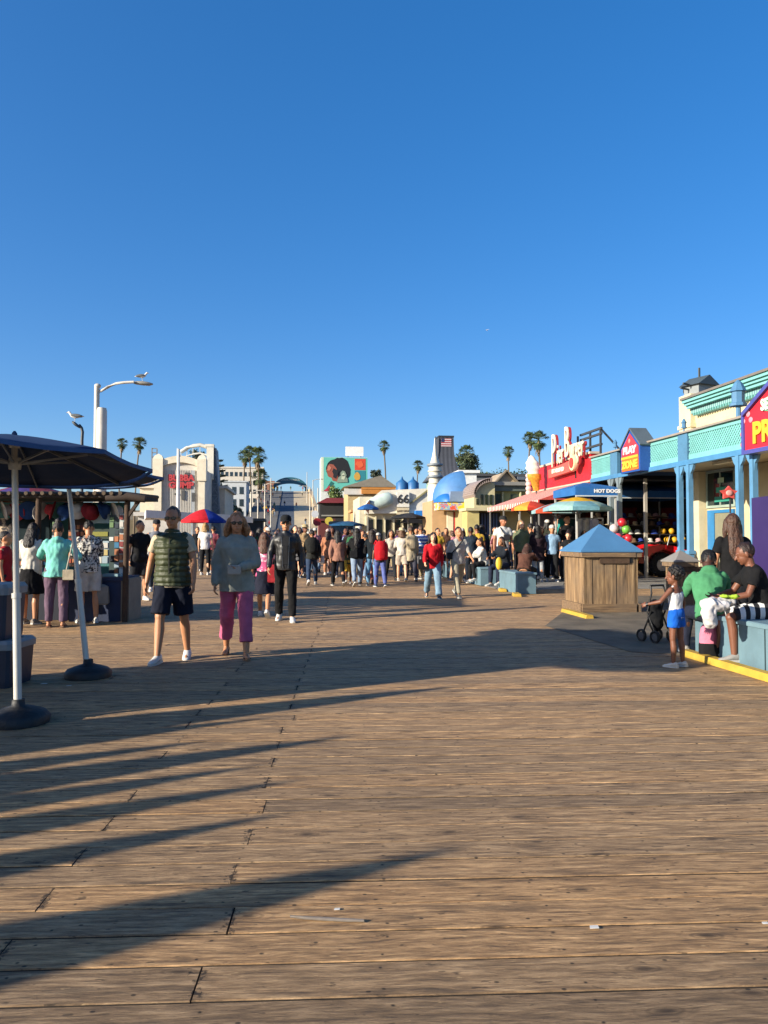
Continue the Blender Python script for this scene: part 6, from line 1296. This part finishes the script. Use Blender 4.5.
b.build('zip', mat('8c8c8c', .3, .8), K['root'])
# kiosk customers (seen from behind)
hp1 = P(aL=2, aR=-2, sR=-12, eR=74, iR=30, oR=34, sL=30, eL=50, iL=10, oL=24, hp=20)
put(30, 624, 521, 'woman in a white top and black skirt with long dark hair, leftmost at the kiosk', R(172), pose='phone', top=('blouse', 'dcd6ca'), bot=('skirt', '16161a'), hair=('long', '1c1512'), sk='mid', shoe=('sneaker', '8a7f74'), fem=True, fine=True)
K, p, H = put(56, 627, 520, 'woman in a mint hoodie and mauve trousers, hand on hip, at the kiosk', R(186), pose=hp1, top=('hoodie', '7fcfc0'), bot=('trousers', '6b5668'), hair=('bun', '1a1210'), sk='mid', shoe=('sandal', '8c6a54'), fem=True, fine=True)
o = empty('crossbody_bag', world(K['root'], V((-.2, .12, .86))), R(180), 'small cream crossbody bag with a long strap on the mint hoodie woman', 'bag'); b = MB(); b.rings([[V((x*.08*k, y*.035*k, z)) for x, y in ((-1, -1), (1, -1), (1, 1), (-1, 1))] for z, k in ((-.08, .9), (-.07, 1), (.07, 1), (.08, .9))], smooth=False); b.build('pouch', fab('b8ac94'), o); b = MB(); b.tube([(.03, 0, .08), (-.06, -.02, .55)], .01, 6); b.build('strap', fab('c9c2b0'), o)
K, p, H = put(88, 623, 518, 'shopper in a black and white patterned shirt looking down at the kiosk', R(205), pose=P(aL=3, aR=-2, sL=30, eL=70, iL=20, sR=28, eR=75, iR=20, hp=32, hy=-10), top=('blouse', blotch('24242a', 'c4beb2', 26, .5)), bot=('shorts', 'c8c4bc'), hair=('short', '16100e'), sk='mid', shoe=('sneaker', 'c8c4bc'), fine=True)
o = empty('carrier_bag', world(K['root'], V((-.2, .05, .5))), 0, 'grey cloth bag hanging beside the patterned shirt shopper', 'bag'); b = MB(); b.rings([[V((x*.12*k, y*.05*k, z)) for x, y in ((-1, -1), (1, -1), (1, 1), (-1, 1))] for z, k in ((-.2, .7), (-.17, 1), (.1, .9), (.14, .3))], smooth=False); b.build('sack', fab('8c8880'), o); b = MB(); b.tube([(0, 0, .12), (0, 0, .3)], .008, 6); b.build('handle', fab('7c7870'), o)
put(3, 628, 530, 'person in a red top cut by the left edge of the photo', R(90), pose='stand', top=('tee', 'a0202c'), bot=('jeans', '1c2030'), hair=('short', '1a1412'))
put(139, 600, 519, 'man in a black tee standing just beyond the kiosk corner', R(30), pose='stand2', top=('tee', '17181b'), bot=('shorts', '24262c'), hair=('short', '2a1c14'), sk='mid', shoe=('sneaker', 'd4d0c8'))
put(156, 592, 518, 'man in a grey tee and dark cap hidden behind the vest man', R(10), pose='stroll', top=('tee', '7c8088'), bot=('jeans', '303c50'), hair=('short', '1c1510'), cap=('cap', '2c2c30'))
# child and seated group on the right
kp_ = P(aL=2, aR=-2, kL=3, kR=3, sL=28, eL=48, oL=30, iL=5, sR=-8, eR=30, oR=14, hh=1.28, hy=12)
p, H = stand_at(677, 667, 563); K = person(p, R(215), H*.94, 'child in a white tank top and bright blue shorts with curly dark hair', pose=kp_, top=('tank', 'dcdcdc'), bot=('short', '1560c8'), hair=('curly', '15100e'), sk='brown', shoe=('sneaker', 'd4ccc0'), fine=True)
J = K['J']; b = MB(); w_ = J['wL']; b.tube([w_-J['hdL']*.02, w_+J['hdL']*.02], .034, 14); b.build('wristband', mat('101012', .4), K['root'])
st_ = world(K['root'], J['wL']+J['hdL']*.1)
# folded stroller / black bag the child holds
q = G(657, 642); r = empty('folded_stroller', (q.x, q.y, 0), R(20), 'black folded stroller standing left of the child', 'stroller')
for x, y in ((-.14, -.1), (.16, -.1), (-.14, .14), (.16, .14)):
    w2 = empty('wheel', (0, 0, 0)); w2.parent = r
    b = MB(); rs = [[V((x+yy, y+rr*cos(2*pi*i/20), .085+rr*sin(2*pi*i/20))) for yy, rr in ((-.015, .06), (-.02, .075), (-.01, .085), (.01, .085), (.02, .075), (.015, .06))] for i in range(21)]
    for i in range(20):
        for j in range(6): b.add([rs[i][j], rs[i][(j+1) % 6], rs[i+1][(j+1) % 6], rs[i+1][j]], [(0, 1, 2, 3)])
    b.build('tyre', mat('151515', .8), w2); b = MB(); b.lathe([(.05, -.012), (.05, .012)], 14); b.build('hub', mat('4c4c50', .4), w2, (x, y, .085), (0, pi/2, 0))
b = MB()
for x in (-.12, .14): b.tube([(x, -.1, .1), (x, .05, .4), (x, -.03, .66), (x*.9, .0, .76)], .012, 8); b.tube([(x, .14, .1), (x, -.02, .42)], .012, 8)
b.tube([(-.11, 0, .76), (.13, 0, .76)], .014, 8); b.build('frame', mat('202124', .4, .4), r)
b = MB(); b.ell((0, .02, .3), (.12, .1, .17)); b.ell((0, .03, .47), (.11, .08, .1)); me = finish(b, .014, 3, .5, (9, .02)); part('folded_seat', me, [fab('131417')], r)
BT = .52; bxc = KX+.5
# seated person in green hoodie (back to us)
gx = G(706, 640); gl = V((KX+.5, 8.35, 0)); d_ = 9.0
gp = W(712, 614, 8.9); 
K = person((gp.x, gp.y, -.0), R(163), 1.74, 'person in a bright green hoodie hunched on the bench, back to us', pose=P(aL=86, aR=84, kL=82, kR=90, abL=14, abR=12, lean=21, sL=40, sR=38, eL=60, eR=60, iL=30, iR=35, hp=42, hy=-20, sit=1), top=('hoodie', '4a8c62'), bot=('jeans', '23283a'), hair=('short', '15110f'), sk='dark', shoe=('sneaker', '9a948c'), cap=('cap', '14151a'), fine=True)
sp_ = P(aL=80, aR=74, kL=84, kR=62, abL=10, abR=14, lean=16, sL=24, sR=30, eL=54, eR=46, iL=14, iR=24, sit=1, hy=-12, hp=14)
gp = W(764, 612, 8.55)
K = person((gp.x, gp.y, .02), R(-104), 1.7, 'person in a black tee and striped shorts sitting sideways on the bench', pose=sp_, top=('tee', '131315'), bot=('shorts', stripes('d9d9d6', '15151a', 'Y', 9.0, .5)), hair=('short', '2a1a14'), sk='brown', shoe=('sneaker', '9c9a96'), fine=True)
# white cloth bundle on the lap, with a yellow green corner
c_ = W(716, 606, 8.1); r = empty('cloth_bundle', c_, 0, 'white crumpled jacket with a lime green edge held on the lap', 'jacket'); b = MB(); b.ell((0, 0, .02), (.17, .13, .07)); b.ell((-.1, -.05, -.08), (.08, .08, .15)); b.ell((.13, .03, .05), (.1, .09, .05)); part('cloth', finish(b, .012, 2, .4, (11, .03)), [fab('ccc8c8')], r)
b = MB(); b.ell((.15, -.02, .1), (.12, .06, .022)); part('lime_edge', finish(b, .008, 2, .4, (14, .02)), [fab('a4c43c')], r)
# pink backpack
q = G(712, 660); r = empty('pink_backpack', (q.x, q.y, 0), R(15), 'pink and black backpack standing on the deck against the bench', 'backpack'); b = MB()
b.rings([[V((x*.15*k, y*.1*k, z)) for x, y in [(cos(2*pi*j/16)*(1.15-.15*abs(sin(4*pi*j/16))), sin(2*pi*j/16)*(1.15-.15*abs(sin(4*pi*j/16)))) for j in range(16)]] for z, k in ((.2, 1.0), (.3, .98), (.38, .85), (.43, .6), (.45, .3))]); b.build('body', fab('d98098'), r)
b = MB(); b.rings([[V((x*.16*k, y*.11*k, z)) for x, y in [(cos(2*pi*j/16)*(1.15-.15*abs(sin(4*pi*j/16))), sin(2*pi*j/16)*(1.15-.15*abs(sin(4*pi*j/16)))) for j in range(16)]] for z, k in ((0, .92), (.03, 1.0), (.18, 1.0), (.2, .96))]); b.build('lower_pocket', fab('17171a'), r)
b = MB(); b.tube([(-.06, -.1, .42), (-.07, -.13, .3), (-.07, -.12, .2)], .014, 8); b.tube([(.06, -.1, .42), (.07, -.13, .3), (.07, -.12, .2)], .014, 8); b.tube([(-.03, 0, .45), (0, 0, .49), (.03, 0, .45)], .008, 6); b.build('strap', fab('7c3c4c'), r)
# long haired woman behind the bench
p_ = W(734, 600, 9.9); K = person((p_.x, p_.y, 0), R(172), 1.74, 'woman with very long brown hair and black top standing behind the bench', pose='stand', top=('tee', '141416'), bot=('jeans', '16181e'), hair=('vlong', '4c3020'), sk='mid', fem=True, fine=True)
# planter group
def seat_at(px, py, d, z=.08): p_ = W(px, py, d); return (p_.x, p_.y, z)
K = person(seat_at(484, 570, 23.2), R(-80), 1.68, 'woman in a white jacket and black trousers sitting on the second bench block facing left', pose='sit', top=('jacket', 'd0ccc2'), bot=('leggings', '17181c'), hair=('bun', '3c261c'), sk='mid', shoe=('sneaker', 'd8d4cc'), fem=True)
K = person(seat_at(505, 565, 21.3), R(-60), 1.74, 'person in dark clothes with a yellow bag strap sitting on the bench block', pose='sit', top=('jacket', '1a2028'), bot=('jeans', '242c40'), hair=('long', '3a2418'), sk='mid', shoe=('sneaker', 'd8d4cc'), fem=True)
K = person(seat_at(524, 570, 19.9), R(150), 1.72, 'person in a brown jacket sitting on the near end of the bench block', pose='sitlean', top=('jacket', '5c3c30'), bot=('trousers', '201e20'), hair=('long', '4c3020'), sk='mid', fem=True)
b = MB(); q = seat_at(499, 558, 20.6); b.ell((0, 0, 0), (.09, .05, .17)); tag(b.build('shoulder_bag', mat('e0b82c', .6), loc=(q[0], q[1], .72)), 'small bright yellow bag on the bench beside the dark dressed sitter', 'bag')
N = [  # px, yfeet, yhead, heading, pose, top, bottom, hair, skin, shoe, cap, fem, label
 (312, 585, 527, 180, 'walkb', ('jacket', '2a2b28'), ('jeans', '2f3f58'), ('short', '2a1c14'), 'mid', 'd8d4cc', None, 0, 'person in a dark jacket and blue jeans walking away at the left of the crowd'),
 (328, 575, 528, 176, 'stroll', ('coat', 'b87c5c'), ('leggings', 'b88468'), ('long', '3c261c'), 'mid', 'd8d4cc', ('beanie', 'd0b4ac'), 1, 'woman in a peach outfit and pale pink hat walking away'),
 (338, 586, 527, 184, 'walk', ('sweater', 'a07462'), ('leggings', '15161a'), ('long', '15110f'), 'mid', '1c1c1e', None, 1, 'woman in a dusty rose sweater and black leggings with long black hair'),
 (348, 584, 540, 180, 'walkb', ('tee', '3c4430'), ('shorts', 'd0a83c'), ('short', '1c1410'), 'brown', 'c8c4bc', None, 0, 'child in yellow shorts walking between the rose sweater and the black jacket'),
 (357, 586, 525, 182, 'walkb', ('jacket', '141518'), ('jeans', '8496ac'), ('vlong', '1a1310'), 'mid', '2a2a2c', None, 1, 'woman in a black jacket and light blue jeans with very long black hair'),
 (366, 584, 531, 188, 'walk', ('jacket', '1c1e24'), ('leggings', 'a85c50'), ('short', '241812'), 'mid', '202020', None, 0, 'person in a black jacket and rusty red trousers right of the long haired woman'),
 (372, 586, 528, 176, 'stroll', ('tee', '1a2228'), ('jeans', '6f9cc0'), ('long', '2a1c16'), 'brown', '8c8880', None, 1, 'person in a dark tee and sky blue jeans next to the red backpack'),
 (380, 587, 534, 186, 'stroll', ('tee', '30343c'), ('jeans', '5c68a4'), ('short', '1c1412'), 'brown', '2c3c60', None, 0, 'person in violet blue jeans carrying the red backpack'),
 (391, 580, 527, 0, 'walk', ('blouse', 'c8c0b0'), ('trousers', '24262c'), ('bob', '2c1c16'), 'mid', '202020', None, 1, 'woman in a cream top and black trousers walking towards us in mid crowd'),
 (402, 581, 527, 175, 'carry', ('blouse', 'cfc4b8'), ('shorts', 'b8a898'), ('bob', '6c4c34'), 'pale', 'c8b8a8', ('hat', 'c8b894'), 1, 'person in a straw hat, pale blouse and beige shorts with bare legs'),
 (411, 581, 525, 183, 'stroll', ('coat', 'b4a68c'), ('trousers', '3c3c48'), ('short', '4c3424'), 'mid', '3c3c40', None, 0, 'person in a beige coat and dark trousers beside the straw hat'),
 (421, 580, 524, 178, 'carry', ('tee', stripes('3058a8', 'd4d8e0', 'Z', 9.0, .5)), ('shorts', '8c8c90'), ('short', '5c4030'), 'mid', 'd0ccc4', None, 0, 'man in a blue and white striped tee and grey shorts'),
 (433, 598, 529, -4, 'walk', ('hoodie', 'c01824'), ('baggy', '7c98ac'), ('long', '1a1210'), 'pale', '30343c', None, 1, 'woman in a bright red sweater and wide pale blue jeans walking towards us'),
 (458, 597, 523, 10, 'walkb', ('blouse', 'b4b0a8'), ('trousers', 'a8a08a'), ('short', '120e0c'), 'mid', '6c6860', None, 0, 'man in a grey shirt and khaki trousers with a bag strap across his chest'),
 (471, 583, 526, 170, 'stand', ('jacket', '24303c'), ('jeans', '1c2430'), ('short', '241a16'), 'brown', '303030', None, 0, 'man in a navy jacket standing behind the khaki trousers man'),
 (482, 580, 523, 180, 'stroll', ('jacket', '303c48'), ('jeans', '28303c'), ('bob', '15110f'), 'mid', '303030', None, 0, 'person in a slate jacket with a pale back print by the olive building'),
 (503, 583, 515, 0, 'stand2', ('tee', 'dcdad4'), ('jeans', '303c50'), ('short', '3c281c'), 'tan', 'd0ccc4', ('cap', '2a2a2a'), 0, 'tall man in a white tee and dark cap with a crossbody strap behind the bench'),
 (521, 582, 519, 12, 'stand', ('jacket', '6c7458'), ('leggings', '1c1c20'), ('long', '9c7c54'), 'pale', '303030', None, 1, 'blonde woman in a sage green jacket standing behind the bench'),
 (531, 580, 522, 185, 'stroll', ('jacket', '17181b'), ('jeans', '4c6480'), ('short', '1a1412'), 'mid', 'c8c4bc', None, 0, 'person in a black jacket and mid blue jeans right of the sage jacket'),
 (538, 582, 524, 170, 'stand', ('coat', '2c1c24'), ('jeans', 'a4a8ac'), ('long', '15100e'), 'mid', 'd0ccc4', None, 1, 'woman in a dark plum coat and pale jeans'),
 (547, 578, 533, 5, 'stand', ('jacket', '8c2440'), ('leggings', '141418'), ('long', '1c1310'), 'mid', 'c8c4bc', None, 1, 'girl in a magenta jacket over grey with black leggings'),
 (548, 574, 519, 180, 'stand', ('coat', '34382c'), ('trousers', '22242a'), ('bob', '15110f'), 'mid', '202020', ('cap', 'd4ccc4'), 0, 'person in a dark green coat and white cap behind the magenta jacket'),
 (557, 579, 517, -10, 'stand2', ('jacket', '2c3028'), ('jeans', '1c2438'), ('short', '2c1c14'), 'pale', 'd0ccc4', None, 0, 'young man in a charcoal jacket left of the tall man in the black hoodie'),
 (567, 581, 514, 4, 'stand', ('hoodie', '121316'), ('trousers', '15161a'), ('short', '17110e'), 'mid', '202020', None, 0, 'tallest man in a black hoodie beside the bin'),
 (569, 585, 530, -30, 'phone', ('tee', '131417'), ('leggings', '17181c'), ('bun', '2a1a14'), 'pale', '202020', None, 1, 'girl in a black tee with her hand to her face left of the bin roof'),
 (575, 577, 520, 40, 'stand', ('tee', '7c3430'), ('jeans', '28303c'), ('short', '4c3020'), 'tan', '303030', None, 0, 'man in a rust red tee hidden behind the tall hoodie man'),
 (205, 575, 522, 170, 'stand', ('tee', 'd8d4d0'), ('leggings', '17181c'), ('bob', 'a88450'), 'pale', 'd4d0c8', None, 1, 'blonde woman in a white tee and black leggings under the red blue umbrella'),
 (213, 573, 525, 160, 'stand2', ('tee', '8c4450'), ('shorts', '24262c'), ('short', '1c1410'), 'mid', 'd4d0c8', None, 0, 'person in a dusky red tee and dark shorts beside the blonde woman'),
 (197, 571, 526, 20, 'stand', ('tee', '202226'), ('jeans', '9c9c9c'), ('short', '1a1310'), 'mid', 'd4d0c8', None, 0, 'person in a black tee and light grey jeans left of the blonde woman'),
 (251, 578, 528, 0, 'walk', ('tee', '5c2c34'), ('trousers', '202228'), ('long', '6c4c38'), 'pale', '303030', None, 1, 'woman in a maroon tee peeking out right of the woman in grey'),
 (266, 575, 523, 5, 'walkb', ('hoodie', '17181b'), ('jeans', '2c3848'), ('beanie' and 'short', '1c1410'), 'mid', 'd0ccc4', None, 0, 'person in a black hoodie left of the man in the black cap'),
 (302, 577, 528, 178, 'walk', ('tee', '68604c'), ('jeans', '3c4c64'), ('short', '5c4434'), 'pale', 'c8c4bc', None, 0, 'man in an olive brown tee at the left of the dark jacket walker'),
]
LS = {}
for (px, yf, yh, hd, ps, tp, bt, hr, sk, sh, cp_, fm, lb) in N:
    K, p, H = put(px, yf, yh, lb, R(hd), pose=ps, top=tp, bot=bt, hair=hr, sk=sk, shoe=('sneaker', sh), cap=cp_, fem=bool(fm), group='people in the near crowd'); LS[lb[:40]] = K
def bag_on(K, col, label, mesh='pack', off=V((0, .2, 1.22)), s=1.0, extra=None):
    r = empty('backpack' if mesh == 'pack' else 'shoulder_bag', world(K['root'], off), K['root'].rotation_euler.z, label, 'backpack' if mesh == 'pack' else 'bag'); b = MB()
    if mesh == 'pack':
        b.rings([[V((x*.15*k*s, y*.08*k*s, z*s)) for x, y in [(cos(2*pi*j/14)*(1.15-.15*abs(sin(4*pi*j/14))), sin(2*pi*j/14)) for j in range(14)]] for z, k in ((-.24, .8), (-.2, 1), (.1, 1), (.2, .75), (.23, .4))]); b.build('sack', fab(col), r)
        b = MB(); b.rings([[V((x*.11*s*k, .085*s+y*.03*s*k, z*s)) for x, y in [(cos(2*pi*j/12), sin(2*pi*j/12)) for j in range(12)]] for z, k in ((-.2, .8), (-.16, 1), (-.04, 1), (0, .8))]); b.build('pocket', fab(col), r)
        b = MB()
        for sx in (-1, 1): b.tube([(sx*.09*s, -.06, .18*s), (sx*.11*s, -.12, .24*s), (sx*.12*s, -.28, .16*s), (sx*.12*s, -.3, .0)], .018*s, 6)
        b.build('strap', fab(col), r)
    else:
        b.rings([[V((x*.1*k*s, y*.045*k*s, z*s)) for x, y in ((-1, -1), (1, -1), (1, 1), (-1, 1))] for z, k in ((-.1, .85), (-.08, 1), (.08, 1), (.1, .85))], smooth=False); b.build('pouch', fab(col), r)
        if extra: b = MB(); b.tube([V(q_)-off for q_ in extra], .014, 6); b.build('strap', fab(col), r)
KL = list(LS.values())
bag_on(KL[7], 'c81c28', 'bright red backpack worn in the middle of the crowd', s=1.15); bag_on(KL[0], '1e1f1e', 'black backpack on the dark jacket walker'); bag_on(KL[10], 'b0a084', 'beige backpack on the person in the beige coat')
bag_on(KL[0], 'd4d0cc', 'white carrier bag held by the dark jacket walker', 'bag', V((-.26, -.02, .78)), 1.1); bag_on(KL[4], '202226', 'small black bag on the hip of the long haired woman', 'bag', V((.12, .17, .92)), 1.0, [(.12, .17, 1.0), (-.02, .14, 1.3), (-.1, .1, 1.5)])
bag_on(KL[12], '17181b', 'black handbag at the hip of the red sweater woman', 'bag', V((-.24, -.06, .86)), 1.2, [(-.24, -.04, .95), (-.2, 0, 1.2)])
bag_on(KL[13], '24262a', 'dark strap bag across the grey shirt man', 'bag', V((-.2, -.02, .98)), .8, [(-.2, -.08, 1.02), (-.08, -.17, 1.2), (.05, -.17, 1.34), (.13, -.1, 1.48)])
bag_on(KL[16], '303034', 'dark sling bag across the tall man in white', 'bag', V((.06, -.17, 1.18)), .9, [(.06, -.17, 1.2), (-.06, -.16, 1.36), (-.13, -.08, 1.5)])
# ------------------------------------------------------------------ the far crowd
rn = random.Random(21)
TOPC = [('black', '16171a'), ('white', 'd4d0c8'), ('grey', '7c7c7c'), ('navy', '1c2840'), ('red', 'a8242c'), ('tan', 'a88c68'), ('olive', '4c5034'), ('light blue', '8cacc8'), ('maroon', '54202a'), ('cream', 'cfc4aa'), ('pink', 'c88490'), ('green', '2f6444'), ('brown', '54382a'), ('yellow', 'cfa83c'), ('charcoal', '2c2e32'), ('purple', '54386c')]
BOTC = [('black', '141518'), ('blue denim', '34486c'), ('light denim', '7c94b0'), ('khaki', '9c8c6c'), ('grey', '5c5c60'), ('dark blue', '1c2438')]
TT = [('tee', 'tee'), ('jacket', 'jacket'), ('hoodie', 'hoodie'), ('blouse', 'blouse')]
used = set(); PS = ['walk', 'walkb', 'stroll', 'stand', 'stand2', 'carry', 'phone']
spots = []
def lm(px):
    return 'between the kiosk and the ramp' if px < 268 else 'in front of the ramp' if px < 318 else 'below the mural billboard' if px < 368 else 'in front of the 66 sign shop' if px < 436 else 'near the blue dome shop' if px < 470 else 'by the olive building' if px < 530 else 'under the striped awning' if px < 566 else 'around the blue tent'
for i in range(178):
    for _ in range(60):
        d = 26+60*rn.random()**1.35; px = rn.uniform(192, 545) if i < 132 or i >= 150 else rn.uniform(535, 612); 
        if 132 <= i < 150: d = rn.uniform(24.5, 30)
        if i >= 150: d = rn.uniform(24.5, 36); px = rn.uniform(292, 560)
        p = W(px, 600, d); p.z = 0
        if all((p-q_).length > .55 for q_ in spots): break
    spots.append(p)
    for _ in range(200):
        t_, bt, ty = rn.choice(TOPC), rn.choice(BOTC), rn.choice(TT); k = (t_[0], bt[0], ty[0], lm(px))
        if k not in used: break
    used.add(k); away = rn.random() < .55; fm = rn.random() < .45; short = rn.random() < .2
    hr = rn.choice([('short', '1c1410'), ('short', '4c3424'), ('long', '1c1410'), ('long', '5c4030'), ('bob', '2a1c14'), ('short', '14100e'), ('long', '8c6c44')]) if fm else rn.choice([('short', '1c1410'), ('short', '4c3424'), ('short', '14100e')])
    cpn = rn.choice([None]*5+[('cap', '24262c'), ('cap', 'c8c4bc'), ('hat', 'b8a47c')])
    H = rn.uniform(1.66, 1.95) if rn.random() < .9 else rn.uniform(1.15, 1.4)
    lb = '%s %s, %s %s, %s %s' % (t_[0], ty[1], bt[0], 'shorts' if short else 'trousers', 'turned away' if away else 'facing us', lm(px))
    person(p, R((180 if away else 0)+rn.uniform(-25, 25)), H, lb, pose=rn.choice(PS if d < 50 else PS[:5]), top=(ty[0], t_[1]), bot=('shorts' if short else 'jeans', bt[1]), hair=hr, sk=rn.choice(['pale', 'mid', 'mid', 'tan', 'brown', 'dark']), shoe=('sneaker', rn.choice(['d4d0c8', '202020', '6c6860'])), cap=cpn, fem=fm, group='people in the far crowd')
# tiny people up on the ramp walkway (too small to show parts)
def tiny(col1, col2, seed):
    J = joints(POSE[['walk', 'walkb', 'stroll'][seed % 3]]); a_ = MB(); me = None
    a_ = body_mb(J, seed % 2 == 0); m1 = finish(a_, .03, 1, .4); 
    for p_ in m1.polygons:
        z = p_.center.z
        p_.material_index = 0 if z > 1.5 else (1 if z > .92 else 2)
        if z > 1.66 or (z > 1.56 and p_.center.y > .02): p_.material_index = 3
    return m1
TM = []
for k in range(3):
    me = tiny(None, None, k); 
    for _ in range(4): me.materials.append(fab('555555'))
    TM.append(me)
for i in range(64):
    d = rn.uniform(135, 285); t_ = rn.choice(TOPC); bt = rn.choice(BOTC); o = bpy.data.objects.new('person', TM[i % 3]); COL.objects.link(o)
    zz = None
    ys = [q_[0] for q_ in prof]
    x = XA-10.3+rn.uniform(.3, 6.4) if rn.random() < .9 else XA+rn.uniform(-4, 4); p = V((x, 0, 0)); p.y = d
    for (ya_, za_), (yb_, zb_) in zip(RP, RP[1:]):
        if ya_ <= d <= yb_: p.z = za_+(zb_-za_)*(d-ya_)/(yb_-ya_)+.15
    o.location = p; o.rotation_euler = (0, 0, R(rn.choice([0, 180])+rn.uniform(-20, 20))); o.scale = (1.05,)*3
    for j, c_ in enumerate((SKINS['mid'], t_[1], bt[1], '241a14')): o.material_slots[j].link = 'OBJECT'; o.material_slots[j].material = fab(c_)
    tag(o, 'tiny pedestrian, %s top and %s trousers, %s on the ramp' % (t_[0], bt[0], ['low', 'lower middle', 'middle', 'upper middle', 'high', 'top'][min(5, int((d-150)/23))]), 'person', 'people on the ramp walkway')
